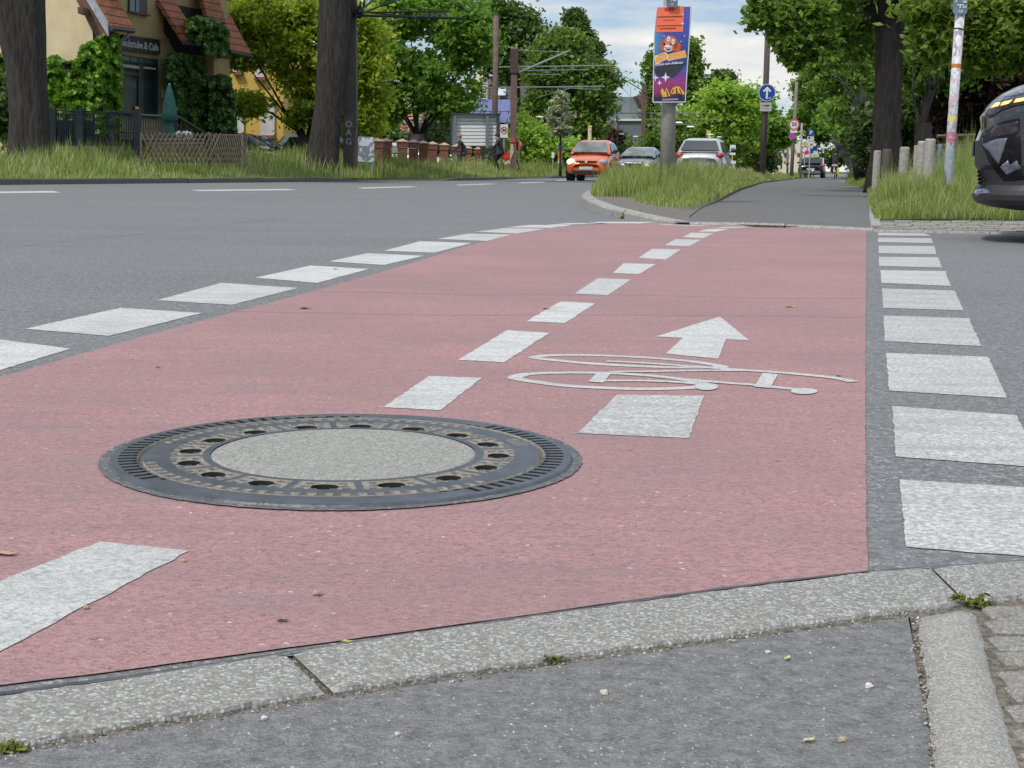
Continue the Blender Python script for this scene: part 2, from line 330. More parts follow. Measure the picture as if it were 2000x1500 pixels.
def tree(name, label, Y, base, blobs_px, leaf, trunk_r=.2, limbs=None, lsize=.2, clumps=16, leaves=90, clump_r=.9, cat='tree', bark=BARK, group=None, depth=None, z0=.1, trunk_pts=None, drop=.2, elong=1.7, flare=1.25):
    """base: photo x of the foot at distance Y; blobs as photo ellipses (cx, cy, rx, ry) carried out to the tree's own distance"""
    s = ppm(Y); b = P(base, 300, Y); b.z = z0
    t = thing(name, label, cat, b, group); blobs = []
    for e in blobs_px:
        cx, cy, rx, ry = e[:4]; dy = (e[4] if len(e) > 4 else 0); c = P(cx, cy, Y + dy); k = (Y + dy) / Y
        blobs.append((tuple(c), (rx / s * k, (depth or min(rx, ry * 1.3)) / s * k if not depth else depth, ry / s * k)))
    pts, cl = crown_points(blobs, int(clumps * 2.2), int(leaves * .72), clump_r * .84); lsize *= .82
    keep = pts[:, 2] > .15; V, Fc = leaf_arrays(pts[keep], lsize, drop=drop, elong=elong)
    npmesh('crown', V, Fc, leaf, t)
    mb = MB(); top = Vector(blobs[0][0])
    if trunk_pts:
        tp = [(P(x, y, Y + (q[0] if q else 0)), r) for x, y, r, *q in trunk_pts]; tp = [(Vector((b.x, b.y, b.z - .05)), tp[0][1] * flare)] + tp
    else:
        tp = [(b + Vector((0, 0, -.05)), trunk_r * flare), (b + Vector((0, 0, .5)), trunk_r), (b.lerp(top, .5), trunk_r * .8), (b.lerp(top, .95), trunk_r * .45)]
    mb.tube([p for p, r in tp], [r for p, r in tp], 14)
    fork = tp[-2][0]
    for lm in (limbs or []):
        pp = [P(x, y, Y + (q[0] if q else 0)) for x, y, r, *q in lm]; mb.tube(pp, [q[2] for q in lm], 9)
    for q in cl[::max(1, len(cl) // 9)]:
        q = Vector(q); f = fork.lerp(tp[-1][0], random.random()); mid = f.lerp(q, .5) + Vector((random.uniform(-.2, .2), 0, random.uniform(0, .5)))
        mb.tube([f, mid, q], [trunk_r * .28, trunk_r * .16, .015], 6)
    mb.build('trunk', bark, t, smooth=True); return t

# ------------------------------------------------------------------ world and sun
world = bpy.data.worlds.new('World'); scene.world = world; world.use_nodes = True; wn = world.node_tree
SUN_EL, SUN_AZ = R(52), math.atan2(-.62, -.78)
sky = wn.nodes.new('ShaderNodeTexSky'); sky.sky_type = 'NISHITA'; sky.sun_disc = False; sky.sun_elevation = SUN_EL; sky.sun_rotation = SUN_AZ
sky.air_density = 1.0; sky.dust_density = 1.0; sky.ozone_density = 1.0
tcw = wn.nodes.new('ShaderNodeTexCoord'); mpw = wn.nodes.new('ShaderNodeMapping'); L(wn, tcw.outputs['Generated'], mpw.inputs[0]); mpw.inputs['Scale'].default_value = (1.6, 1.6, 7); mpw.inputs['Location'].default_value = (.35, .1, .15)
nz = noise(wn, mpw.outputs[0], 3.2, 9, .55); sxw = wn.nodes.new('ShaderNodeSeparateXYZ'); L(wn, tcw.outputs['Generated'], sxw.inputs[0])
low = ramp(wn, sxw.outputs[2], [(0, (1, 1, 1)), (.09, (0, 0, 0))]); cf = mth(wn, 'ADD', nz, mth(wn, 'MULTIPLY', low, .06))
cmask = ramp(wn, cf, [(.46, (.10, .10, .10)), (.60, (1, 1, 1))])
nz2 = noise(wn, mpw.outputs[0], 9, 6, .5); cloudc = ramp(wn, nz2, [(.3, (7.0, 7.7, 8.6)), (.7, (9.6, 9.7, 9.8))])
skyc = mixc(wn, .6, sky.outputs[0], ramp(wn, sxw.outputs[2], [(0, (6.4, 7.6, 8.8)), (.05, (4.6, 6.7, 9.6)), (.13, (2.6, 4.9, 9.2)), (1, (2.2, 3.7, 6.4))]))
up_ = mth(wn, 'ADD', 1, mth(wn, 'MULTIPLY', mth(wn, 'MAXIMUM', mth(wn, 'SUBTRACT', sxw.outputs[2], .2), 0), .95))
vm_ = N(wn, 'ShaderNodeVectorMath'); vm_.operation = 'SCALE'; L(wn, mixc(wn, cmask, skyc, cloudc), vm_.inputs[0]); L(wn, up_, vm_.inputs['Scale']); wc = mixc(wn, 1.0, vm_.outputs[0], (1.08, 1.02, .93), 'MULTIPLY')
bg = wn.nodes['Background']; L(wn, wc, bg.inputs[0]); bg.inputs[1].default_value = .1
sd = bpy.data.lights.new('sun', 'SUN'); so = bpy.data.objects.new('sun', sd); COL.objects.link(so); sd.energy = 2.7; sd.angle = R(7); sd.color = (1, .93, .82)
sdir = Vector((math.sin(SUN_AZ) * math.cos(SUN_EL), math.cos(SUN_AZ) * math.cos(SUN_EL), math.sin(SUN_EL)))
so.rotation_euler = sdir.to_track_quat('Z', 'Y').to_euler()
scene.view_settings.view_transform = 'Standard'; scene.view_settings.look = 'None'; scene.view_settings.exposure = 0; scene.view_settings.gamma = 1
scene.cycles.use_denoising = True; scene.cycles.max_bounces = 6

# ------------------------------------------------------------------ ground and roads
A_ROAD = asphalt('road_asphalt', (.172, .174, .175), contrast=.5); A_PAVE = asphalt('pavement_asphalt', (.178, .178, .176), grain=300, contrast=.36, spk_t=.985, streak=False)
A_PATH = asphalt('path_asphalt', (.13, .128, .126), contrast=.3); RED = coating('red_coating')
WP = white_paint('white_paint', .45); WPW = white_paint('white_paint_worn', 1.25); WPD = white_paint('white_paint_dirty', .6, (.48, .485, .47))
DIRT = M('joint_dirt', (.15, .132, .105), .95, var=.75, scale=110, bumpd=.006)
SOIL = M('verge_soil', (.11, .085, .06), .95, var=.5, scale=5, bumpd=.02); TURF = M('verge_turf', (.05, .09, .022), .95, var=.5, scale=4, bumpd=.03)
def xy(p, z): return Vector((p[0], p[1], z))
def line(pts, z=0): return [G(a, b, z) for a, b in pts]
MH = G(673, 893); MHR = .3925
def circ(c, r, n, z, jit=0): return [Vector((c.x + math.cos(2 * math.pi * k / n) * (r + (random.uniform(-jit, jit))), c.y + math.sin(2 * math.pi * k / n) * (r + random.uniform(-jit, jit)), z)) for k in range(n)]
def struct(name, mb, mat, parent=None, **k):
    o = mb.build(name, mat, parent, **k)
    if not parent: o['kind'] = 'structure'
    return o
struct('ground', MB().flat([(-900, -20, -.06), (900, -20, -.06), (900, 1500, -.06), (-900, 1500, -.06)]), M('ground_soil', (.07, .085, .035), .95, var=.4, scale=.3))
KT = [(-500, 1420), (0, 1365), (250, 1330), (560, 1282), (800, 1243), (1165, 1192), (1400, 1158), (1695, 1122), (2000, 1100), (2400, 1075)]   # road side of the flush kerb
KBm = [(-500, 1530), (0, 1465), (250, 1420), (640, 1356), (900, 1315), (1190, 1276), (1500, 1232), (1800, 1192), (2000, 1167), (2400, 1130)]
kt = line(KT); kb = line(KBm)
nd = (kt[-1] - kt[-2]).normalized(); kt_e = kt[-1] + nd * 60; n0_ = (kt[0] - kt[1]).normalized(); kt_s = kt[0] + n0_ * 60
far = [Vector((90, 260, 0)), Vector((-90, 260, 0))]
road = struct('road', MB().flat([kt_s] + kt + [kt_e] + far, hole=circ(MH, .400, 90, 0)), A_ROAD)
# near pavement
bs_ = line([(1783, 1202), (1790, 1260), (1802, 1330), (1812, 1420), (1820, 1500), (1835, 1700)])
pv = [p + Vector((0.004, -.013, 0)) for p in kb[:7]] + [G(1775, 1203) + Vector((0, -.004, 0))]
pave = MB().flat([pv[0] + Vector((-8, -6, 0)), pv[0] + Vector((-6, .2, 0))] + pv + [p + Vector((random.uniform(-.006, .004), 0, 0)) for p in bs_] + [bs_[-1] + Vector((.3, -5, 0))])
struct('pavement', pave, A_PAVE)
struct('joint_soil', MB().flat([Vector((-12, -6, -.0028))] + [Vector((-12, 1.3, -.0028))] + [p + Vector((0, .02, -.0028)) for p in kt] + [Vector((8, 2.2, -.0028)), Vector((8, -6, -.0028))]), DIRT)
# flush kerb stones
AGG = aggregate('washed_concrete', (.32, .308, .285), 260, .58, .66); AGG2 = aggregate('edging_concrete', (.40, .385, .35), 330, .55, .80)
def along(poly, x):
    for a, b in zip(poly, poly[1:]):
        if a[0] <= x <= b[0]: u = (x - a[0]) / (b[0] - a[0]); return (x, a[1] + (b[1] - a[1]) * u)
    return poly[-1]
kerb = None
segs = [((-500, 560), (-500, 634)), ((573, 1818), (652, 1886)), ((1822, 2400), (1891, 2400))]
for i, ((a0, a1), (b0, b1)) in enumerate(segs):
    n = 40; top = [G(*along(KT, a0 + (a1 - a0) * k / n), .0) for k in range(n + 1)]; bot = [G(*along(KBm, b0 + (b1 - b0) * k / n), .0) for k in range(n + 1)]
    mb = MB(); vs = []; rows = [(0, -.01), (.002, .001), (.012, .0035), (.5, .0045), (.975, .0035), (.992, .0), (1, -.012)]
    for k in range(n + 1):
        jt = random.uniform(-.0025, .0025); jb = random.uniform(-.004, .004)
        for u, z in rows:
            p = top[k].lerp(bot[k], u); p.y += jt * (1 - u) + jb * u; e = min(k, n - k); zz = z if e > 0 else min(z, .001)
            vs.append(Vector((p.x, p.y, zz)))
    m = len(rows); fs = [(k * m + j, k * m + j + 1, (k + 1) * m + j + 1, (k + 1) * m + j) for k in range(n) for j in range(m - 1)]
    mb.add(vs, [tuple(reversed(f)) for f in fs])
    if kerb is None: kerb = struct('kerb', mb, AGG, smooth=False)
    else: mb.build('kerb_stone', AGG, kerb)
# bitumen sealing strip between road and kerb
TAR = M('bitumen_seal', (.055, .058, .062), .5, var=.3, scale=20, bumpd=.004)
st = MB(); a = [p + Vector((0, .004, .0028)) for p in kt]; b = [p + Vector((0, .018, .0028)) for p in kt]
fine = lambda P_: [P_[i].lerp(P_[i + 1], k / 12) for i in range(len(P_) - 1) for k in range(12)]
a = fine(a); b = fine(b); wv = [(.55 + .45 * math.sin(i * .11)) for i in range(len(a))]
vs = [p + Vector((0, random.uniform(-.002, .001), 0)) for p in a] + [p.lerp(q, w * .55) + Vector((0, random.uniform(-.0015, .0015), 0)) for p, q, w in zip(a, b, wv)]
n = len(a); st.add(vs, [(i, i + 1, n + i + 1, n + i) for i in range(n - 1)]); struct('seal_strip', st, TAR, road)
# concrete edging with a rounded outer shoulder
ed = MB(); L0 = [(1790, 1203), (1797, 1260), (1806, 1330), (1815, 1420), (1824, 1500), (1845, 1700)]; R0 = [(1918, 1188), (1935, 1240), (1957, 1320), (1982, 1400), (2012, 1500), (2080, 1700)]
prof = [(0, -.02), (.02, .003), (.6, .006), (.8, .002), (.93, -.006), (1, -.02)]; vs = []
la = line(L0); ra = line(R0)
def resamp(P_, n):
    out = []; 
    for k in range(n + 1):
        u = k / n * (len(P_) - 1); i = min(int(u), len(P_) - 2); out.append(P_[i].lerp(P_[i + 1], u - i))
    return out
la = resamp(la, 30); ra = resamp(ra, 30)
for i, (p, q) in enumerate(zip(la, ra)):
    e = -.02 if i == 0 else 0
    for u, z in prof: w = p.lerp(q, u); w.x += random.uniform(-.002, .002); vs.append(Vector((w.x, w.y, min(z, z + e))))
m = len(prof); ed.add(vs, [(k * m + j, (k + 1) * m + j, (k + 1) * m + j + 1, k * m + j + 1) for k in range(30) for j in range(m - 1)])
for f in range(len(ed.f)): ed.f[f] = tuple(reversed(ed.f[f]))
struct('edging', ed, AGG2, smooth=True)
# small paving stones right of the edging
SETT = aggregate('sett_stone', (.31, .295, .262), 300, .42, .85); cob = MB()
x0 = ra[0].x + .02
for r_ in range(17):
    y = 1.74 - r_ * .052; x = G(1935 + r_ * 9, 1200 + r_ * 28).x + .012 if r_ < 12 else x0
    xe = np.interp(y, [q.y for q in reversed(ra)], [q.x for q in reversed(ra)]) - .004; x = xe
    x -= random.uniform(-.003, .006)
    while x < 1.6:
        w = random.uniform(.045, .062); h = .052 - random.uniform(.008, .014); c = Vector((x + w / 2, y - h / 2, -.010));
        if y > np.interp(x, [q.x for q in kb], [q.y for q in kb]) - .012: x += w; continue
         
        z = random.uniform(-.002, .004); k = .012; rz = random.uniform(-.05, .05); mz = Matrix.Rotation(rz, 3, 'Z')
        lo = [(-w / 2, -h / 2), (w / 2, -h / 2), (w / 2, h / 2), (-w / 2, h / 2)]; hi = [(sx * (w / 2 - k * random.uniform(.4, 1)), sy * (h / 2 - k * random.uniform(.4, 1))) for sx, sy in ((-1, -1), (1, -1), (1, 1), (-1, 1))]
        cob.add([c + mz @ Vector((a_, b_, -.01)) for a_, b_ in lo] + [c + mz @ Vector((a_ * .97, b_ * .97, .008 + z)) for a_, b_ in lo] + [c + mz @ Vector((a_, b_, .013 + z)) for a_, b_ in hi],
                [(0, 1, 5, 4), (1, 2, 6, 5), (2, 3, 7, 6), (3, 0, 4, 7), (4, 5, 9, 8), (5, 6, 10, 9), (6, 7, 11, 10), (7, 4, 8, 11), (8, 9, 10, 11)])
        x += w + random.uniform(.006, .013)
struct('paving_stones', cob, SETT)

# red cycle crossing
left = [(-700, 935), (-300, 830), (0, 738), (150, 695), (250, 666), (400, 626), (550, 586), (700, 545), (820, 510), (900, 484), (1000, 458), (1090, 443), (1180, 438), (1280, 436), (1400, 440), (1500, 443), (1600, 446), (1692, 450)]
right = [(1691, 600), (1690, 800), (1692, 1000), (1695, 1120)]
bot = [(1560, 1134), (1400, 1152), (1165, 1184), (980, 1211), (800, 1236), (560, 1268), (250, 1311), (0, 1342), (-300, 1380), (-700, 1430)]
def rag(pts, z, jit=.0011, step=.04):
    P_ = [G(a, b) for a, b in pts]; out = []
    for i in range(len(P_)):
        p, q = P_[i], P_[(i + 1) % len(P_)]; n = max(1, min(40, int((q - p).length / step)))
        for k in range(n):
            w = p.lerp(q, k / n); j = jit if k else 0; out.append(Vector((w.x + random.uniform(-j, j), w.y + random.uniform(-j, j), z)))
    return out
red = struct('cycle_crossing', MB().flat(rag(left + right + bot, .002), hole=circ(MH, .400, 90, .002)), RED)
# paint marks
def dash(quad, mat, parent, z=.0032, name='lane_dash'):
    return MB().flat(rag(quad, z, .0020, .022)).build(name, mat, parent)
LD = [[(-262, 706), (-70, 655), (138, 682), (-80, 748)], [(48, 643), (235, 602), (395, 612), (213, 657)], [(307, 587), (432, 553), (583, 563), (453, 596)], [(499, 543), (607, 519), (720, 526), (620, 553)],
      [(642, 511), (718, 495), (828, 500), (750, 518)], [(750, 490), (820, 471.5), (922, 475), (848, 494)], [(854, 467), (915, 456.5), (1010, 458.5), (950, 471)], [(928, 453), (985, 446), (1066, 447), (1022, 457)], [(986, 444.5), (1035, 439.5), (1120, 439.5), (1085, 445.5)], [(1060, 440), (1110, 436), (1190, 435.5), (1150, 438)], [(1140, 436.5), (1170, 433.5), (1290, 433.5), (1250, 436.5)]]
for q in LD: dash(q, WP, road, .0015)
CD = [[(195, 1062), (370, 1080), (-60, 1310), (-250, 1240)], [(838, 737), (942, 740), (860, 804), (748, 798)], [(990, 647), (1073, 652), (985, 710), (895, 705)], [(1095, 590), (1163, 594), (1103, 633), (1028, 629)], [(1167, 545), (1233, 547), (1187, 578), (1122, 575)],
      [(1218, 515), (1281, 517), (1247, 537), (1197, 534)], [(1273, 487), (1330, 488), (1300, 508), (1247, 505)], [(1319, 468), (1370, 469), (1345, 482), (1298, 480)], [(1350, 455), (1395, 456), (1373, 466), (1333, 464)], [(1383, 448), (1425, 448), (1398, 453.5), (1362, 453)], [(1410, 444), (1490, 442), (1440, 446), (1395, 447)], [(1280, 438), (1385, 441), (1370, 442.5), (1300, 440)]]
for i, q in enumerate(CD): dash(q, WPD if i == 0 else WP, red)
RD = [[(1715, 455), (1805, 456), (1818, 461), (1715, 460)], [(1715, 464.5), (1819, 465.5), (1822, 475), (1715, 473)], [(1716, 480), (1825, 481), (1829, 497), (1716, 495)], [(1716, 502), (1832, 503), (1840, 523), (1717, 520)], [(1720, 528), (1846, 530), (1857, 559), (1721, 553)], [(1722, 564), (1865, 568), (1882, 607), (1725, 602)],
      [(1726, 617), (1892, 622), (1917, 677), (1728, 667)], [(1731, 690), (1930, 698), (1967, 778), (1736, 764)], [(1742, 794), (1985, 812), (2040, 915), (1750, 893)], [(1757, 938), (2110, 960), (2230, 1106), (1770, 1070)]]
for q in RD: dash(q, WPW, road, .0015)
dash([(1205, 774), (1375, 775), (1345, 859), (1127, 849)], WPW, red, name='stop_block')
def Z(x, y): return (950 + x / 2.5, 580 + y / 2.5)
def ribbon(mb, pts, w, closed=False, z=.0033):
    Pt = [G(*Z(*p)) for p in pts]
    # smooth (Catmull-Rom)
    n = len(Pt); out = []
    rngk = range(n if closed else n - 1)
    for i in rngk:
        g = lambda k: Pt[k % n] if closed else Pt[max(0, min(n - 1, k))]
        p0, p1, p2, p3 = g(i - 1), g(i), g(i + 1), g(i + 2)
        for k in range(8):
            t = k / 8; out.append(.5 * ((2 * p1) + (p2 - p0) * t + (2 * p0 - 5 * p1 + 4 * p2 - p3) * t * t + (3 * p1 - p0 - 3 * p2 + p3) * t ** 3))
    if not closed: out.append(Pt[-1])
    m = len(out); vs = []
    for i, p in enumerate(out):
        a_, b_ = (out[(i - 1) % m], out[(i + 1) % m]) if closed else (out[max(0, i - 1)], out[min(m - 1, i + 1)])
        t = (b_ - a_).normalized(); nn = Vector((-t.y, t.x, 0)) * w / 2; zz = z + random.uniform(0, .00005)
        vs += [Vector((p.x, p.y, zz)) + nn, Vector((p.x, p.y, zz)) - nn]
    fs = [((2 * i) % (2 * m), (2 * i + 1) % (2 * m), (2 * i + 3) % (2 * m), (2 * i + 2) % (2 * m)) for i in range(m if closed else m - 1)]
    mb.add(vs, [tuple(reversed(f)) for f in fs])
bk = MB()
ribbon(bk, [(238, 300), (300, 291), (420, 289), (600, 293), (800, 303), (980, 318), (1100, 335), (1150, 347), (1080, 351), (900, 349), (700, 342), (500, 330), (340, 315), (265, 307)], .036, True)
ribbon(bk, [(140, 399), (200, 383), (350, 376), (560, 377), (760, 388), (900, 402), (1010, 418), (1060, 432), (1040, 445), (930, 453), (760, 456), (560, 450), (380, 439), (230, 420), (160, 408)], .037, True, .00345)
ribbon(bk, [(585, 319), (800, 330), (1000, 345)], .026, z=.0036)
ribbon(bk, [(600, 372), (850, 369), (1100, 365), (1320, 367)], .026, z=.0037)
ribbon(bk, [(1000, 345), (1200, 360), (1450, 377), (1620, 393), (1720, 405), (1795, 421)], .034, z=.0038)
ribbon(bk, [(600, 377), (800, 392), (1000, 412), (1150, 425), (1310, 437), (1490, 456), (1580, 460)], .030, z=.0039)
ribbon(bk, [(570, 416), (750, 416), (920, 422), (1060, 436)], .028, z=.0040)
bk.flat([G(*Z(*p), .0041) for p in ((545, 365), (612, 368), (572, 418), (497, 412))]); bk.flat([G(*Z(*p), .0042) for p in ((1350, 370), (1425, 377), (1385, 444), (1308, 438))])
bk.flat([G(*Z(1552 + 66 * math.cos(k * .4), 459 + 15 * math.sin(k * .4)), .0043) for k in range(16)]); bk.flat([G(*Z(1075 + 58 * math.cos(k * .4), 437 + 17 * math.sin(k * .4)), .0044) for k in range(16)])
bk.build('bicycle_symbol', WP, red)
MB().flat(rag([Z(*p) for p in ((1140, 100), (1282, 216), (1168, 212), (1132, 308), (875, 282), (960, 205), (828, 198))], .0033, .0012)).build('arrow_symbol', WP, red)
# centre line of the main road
for q in ([(-150, 376), (105, 373), (118, 376.3), (-150, 379)], [(372, 371), (560, 369), (582, 371.5), (390, 373.5)], [(697, 366.5), (800, 364), (818, 365.3), (712, 368.5)], [(888, 361), (955, 358.6), (968, 359.8), (898, 362.3)], [(1010, 357), (1060, 355), (1066, 356), (1018, 358)], [(1085, 352), (1110, 351), (1114, 352), (1090, 353)]):
    dash(q, WP, road, .0016)
# faint dark asphalt seam across the road
sm = MB(); sp = [G(-200, 500), G(0, 486), G(150, 470), G(300, 455), G(450, 437), G(560, 428)]
sp = resamp(sp, 60); vs = []
for p in sp: j = random.uniform(-.012, .012); vs += [Vector((p.x, p.y + j, .0012)), Vector((p.x, p.y + j + random.uniform(.012, .05), .0012))]
sm.add(vs, [(2 * i, 2 * i + 2, 2 * i + 3, 2 * i + 1) for i in range(60)]); struct('seam', sm, M('seam_dark', (.085, .086, .088), .9, var=.4, scale=30), road)

# ------------------------------------------------------------------ manhole
IRON, nti, bsi = nm('cast_iron'); vi = coord(nti); ni = noise(nti, vi, 18, 6, .7)
L(nti, ramp(nti, ni, [(.3, (.075, .080, .088)), (.7, (.165, .175, .195))]), bsi.inputs['Base Color']); bsi.inputs['Metallic'].default_value = .75
L(nti, ramp(nti, noise(nti, vi, 9, 6, .7), [(.3, (.30, .30, .30)), (.7, (.52, .52, .52))]), bsi.inputs['Roughness']); bump(nti, bsi, noise(nti, vi, 160, 4, .7), .0012, .6)
SAND = M('sand_in_pockets', (.235, .215, .18), .95, var=.4, scale=90, bumpd=.004); BLACK = M('black_void', (.004, .004, .004), .9, var=.1)  # black colour stands for the darkness inside slots, holes and shaft
def polar(name, r0, r1, nr, nt_, zf, mats, parent, thr=(-.0016, -.012), theta0=0):
    rr = np.linspace(r0, r1, nr); th = np.arange(nt_) * 2 * np.pi / nt_; Rg, T = np.meshgrid(rr, th, indexing='ij'); Zg = zf(Rg, T)
    V = np.stack([MH.x + Rg * np.cos(T), MH.y + Rg * np.sin(T), Zg], -1).reshape(-1, 3)
    i, j = np.meshgrid(np.arange(nr - 1), np.arange(nt_), indexing='ij'); j2 = (j + 1) % nt_
    Fc = np.stack([i * nt_ + j, (i + 1) * nt_ + j, (i + 1) * nt_ + j2, i * nt_ + j2], -1).reshape(-1, 4)
    zm = Zg.reshape(-1)[Fc].mean(1) - ZT; zr_ = Zg.reshape(-1)[Fc]; mi = np.where(zr_.min(1) < ZT - .0125, 2, np.where((zr_.min(1) - ZT < -.0024) & (zm < -.0012), 1, 0)); mi = np.where((name == 'frame') & (Fc[:, 0] // nt_ > nr - 6), 0, mi); return npmesh(name, V, Fc, mats, parent, mi=mi)
ZT = .0095
mh = thing('manhole_cover', 'round cast iron manhole cover with concrete middle set in the red cycle crossing', 'manhole cover', (MH.x, MH.y, 0))
def angin(T, a, b):
    d = np.degrees(T); return ((d - a) % 360) < ((b - a) % 360)
def frame_z(r, T):
    z = np.full_like(r, ZT); z[r > .3905] = ZT - .002; z[r > .3920] = -.015; z[r < .3445] = ZT - .006
    per = np.degrees(T) % 3.75; sl = (r > .350) & (r < .3765) & (np.abs(per - 1.9) < .75) & (angin(T, -52, 48) | angin(T, 118, 222)); z[sl] = ZT - .0135
    sl = (r > .347) & (r < .352) & (np.abs(per - 1.9) < 1.1) & (angin(T, 100, 225) | angin(T, -60, 55)); z[sl] = ZT - .0135
    sl = (r > .350) & (r < .362) & (np.abs((np.degrees(T) % 4.5) - 2.2) < 1.0) & angin(T, 92, 118); z[sl] = ZT - .0135; return z
def lid_z(r, T):
    z = np.full_like(r, ZT - .0005); z[r > .3375] = ZT - .006
    d = np.degrees(T)
    pit = (r > .319) & (r < .332) & (np.abs((d % 4.5) - 2.25) < 1.15) & (angin(T, 197, 318) | angin(T, 50, 172)); z[pit] = ZT - .0035
    z[(r > .332) & (np.abs((d % 4.5) - 2.25) < .8) & angin(T, 200, 316)] = ZT - .0035
    z[(r > .306) & (r < .330) & (np.abs((d % 3) - 1.5) < .7) & angin(T, 14, 27)] = ZT - .003
    sec = ((d + 90 + 11.25) % 22.5) - 11.25; arc = np.abs(np.radians(sec)) * r
    half = np.radians(11.25) * r - .0062; pk = (r > .2405) & (r < .293) & (arc < half); z[pk] = ZT - .0030
    hx = np.radians(sec) * r; hr = r - .2655; hole = pk & ((hx / .0215) ** 2 + (hr / .0185) ** 2 < 1); z[hole] = ZT - .05
    for (sr, sx) in ((.288, .016), (.288, -.016), (.272, .030), (.272, -.030), (.252, .026), (.252, -.026), (.287, .036), (.287, -.036)):
        st_ = pk & ~hole & (np.abs(r - sr) < .0050) & (np.abs(hx - sx) < .0065); z[st_] = ZT - .0010
    return z
polar('frame', .3440, .3935, 52, 1920, frame_z, [IRON, SAND, BLACK], mh)
polar('lid', .2265, .3385, 118, 1920, lid_z, [IRON, SAND, BLACK], mh)
core = MB(); vs = [Vector((MH.x, MH.y, ZT + .001))]; nn = 120
for k in range(nn):
    a_ = 2 * math.pi * k / nn; rr_ = .2275; vs.append(Vector((MH.x + math.cos(a_) * rr_ * .97, MH.y + math.sin(a_) * rr_ * .97, ZT))); 
for k in range(nn):
    a_ = 2 * math.pi * k / nn; vs.append(Vector((MH.x + math.cos(a_) * .2275, MH.y + math.sin(a_) * .2275, ZT - .003)))
core.add(vs, [(0, 1 + k, 1 + (k + 1) % nn) for k in range(nn)] + [(1 + k, 1 + nn + k, 1 + nn + (k + 1) % nn, 1 + (k + 1) % nn) for k in range(nn)])
core.build('concrete_filling', aggregate('manhole_concrete', (.36, .355, .32), 210, .52, .86), mh)
gapd = MB().flat(circ(MH, .3465, 90, .0045), hole=circ(MH, .335, 90, .0045)); gapd.build('gap_dirt', M('gap_dirt', (.14, .12, .09), .95, var=.7, scale=50, bumpd=.01), mh)
MB().flat(circ(MH, .41, 90, -.08)).build('shaft', BLACK, mh)
col = MB().flat(circ(MH, .4085, 200, .0042, .0016), hole=circ(MH, .3915, 200, .0042, .0)); col.build('asphalt_collar', asphalt('collar_asphalt', (.12, .125, .13), contrast=.5), mh)

# ------------------------------------------------------------------ verges, kerbs, path beyond
def slab(name, poly, z, mat, skirt=-.08, zs=None, parent=None):
    p = [Vector((q.x, q.y, (zs[i] if zs else z))) for i, q in enumerate(poly)]; n = len(p)
    mb = MB().flat(p); lo = [Vector((q.x, q.y, skirt)) for q in p]; mb.add(p + lo, [(i, (i + 1) % n, n + (i + 1) % n, n + i) for i in range(n)])
    return struct(name, mb, mat, parent)
KERB_OLD = aggregate('old_kerb_granite', (.15, .135, .115), 60, .3, .85); KERB_NEW = aggregate('kerb_granite', (.42, .41, .39), 70, .5, .8)
def kerbline(pts, w, zt, mat, side=1, stone=1.0, name='kerb'):
    """pts on the road side; w towards the verge (left of travel if side=1); zt list of top heights"""
    root = None; tot = 0; acc = [0]
    for a_, b_ in zip(pts, pts[1:]): tot += (b_ - a_).length; acc.append(tot)
    k = 0; n = max(2, int(tot / stone))
    def at(s):
        for i in range(len(pts) - 1):
            if s <= acc[i + 1] or i == len(pts) - 2:
                u = (s - acc[i]) / (acc[i + 1] - acc[i]); return pts[i].lerp(pts[i + 1], u), zt[i] + (zt[i + 1] - zt[i]) * u
    mb = MB()
    for k in range(n):
        s0, s1 = tot * k / n + .006, tot * (k + 1) / n - .006; sub = 3; vs = []; dz = random.uniform(-.006, .006); jw = random.uniform(-.008, .008)
        for j in range(sub + 1):
            p, z = at(s0 + (s1 - s0) * j / sub); q, _ = at(min(tot, s0 + (s1 - s0) * j / sub + .02)); o_, _ = at(max(0, s0 + (s1 - s0) * j / sub - .02)); t = (q - o_).normalized(); nn = Vector((-t.y, t.x, 0)) * side
            z += dz
            for u, zz in ((0, -.03), (.0, z - .02), (.018, z), (w, z), (w, -.03)): vs.append(Vector((p.x, p.y, zz)) + nn * (u + (jw if u == 0 else 0)))
        fs = [(j * 5 + i, j * 5 + i + 1, (j + 1) * 5 + i + 1, (j + 1) * 5 + i) for j in range(sub) for i in range(4)] + [(0, 1, 2, 3, 4), tuple(sub * 5 + i for i in (4, 3, 2, 1, 0))]
        mb.add(vs, fs)
    return struct(name, mb, mat)
# far (left) kerb of the main road
LK = line([(-900, 372), (-300, 364), (0, 361.3), (250, 358.8), (500, 356.3), (640, 355), (705, 354.6), (860, 353.2), (895, 352.8), (985, 350.6), (1010, 349.8), (1060, 348.6), (1085, 348)])
zt_ = [.12, .12, .12, .12, .12, .12, .03, .03, .10, .10, .03, .03, .10]
ext = LK[-1] + Vector((.26, 1, 0)) * 90; LK2 = LK + [ext]; zt2 = zt_ + [.12]
kerbline(LK2, .16, zt2, KERB_OLD, 1, 1.15)
inner = []
for i, p in enumerate(LK2):
    t = (LK2[min(i + 1, len(LK2) - 1)] - LK2[max(i - 1, 0)]).normalized(); inner.append(p + Vector((-t.y, t.x, 0)) * .155)
slab('verge', inner + [ext + Vector((-120, 30, 0)), LK[0] + Vector((-60, 0, 0))], .1, TURF, zs=[max(.02, z - .01) for z in zt2] + [.1, .1])
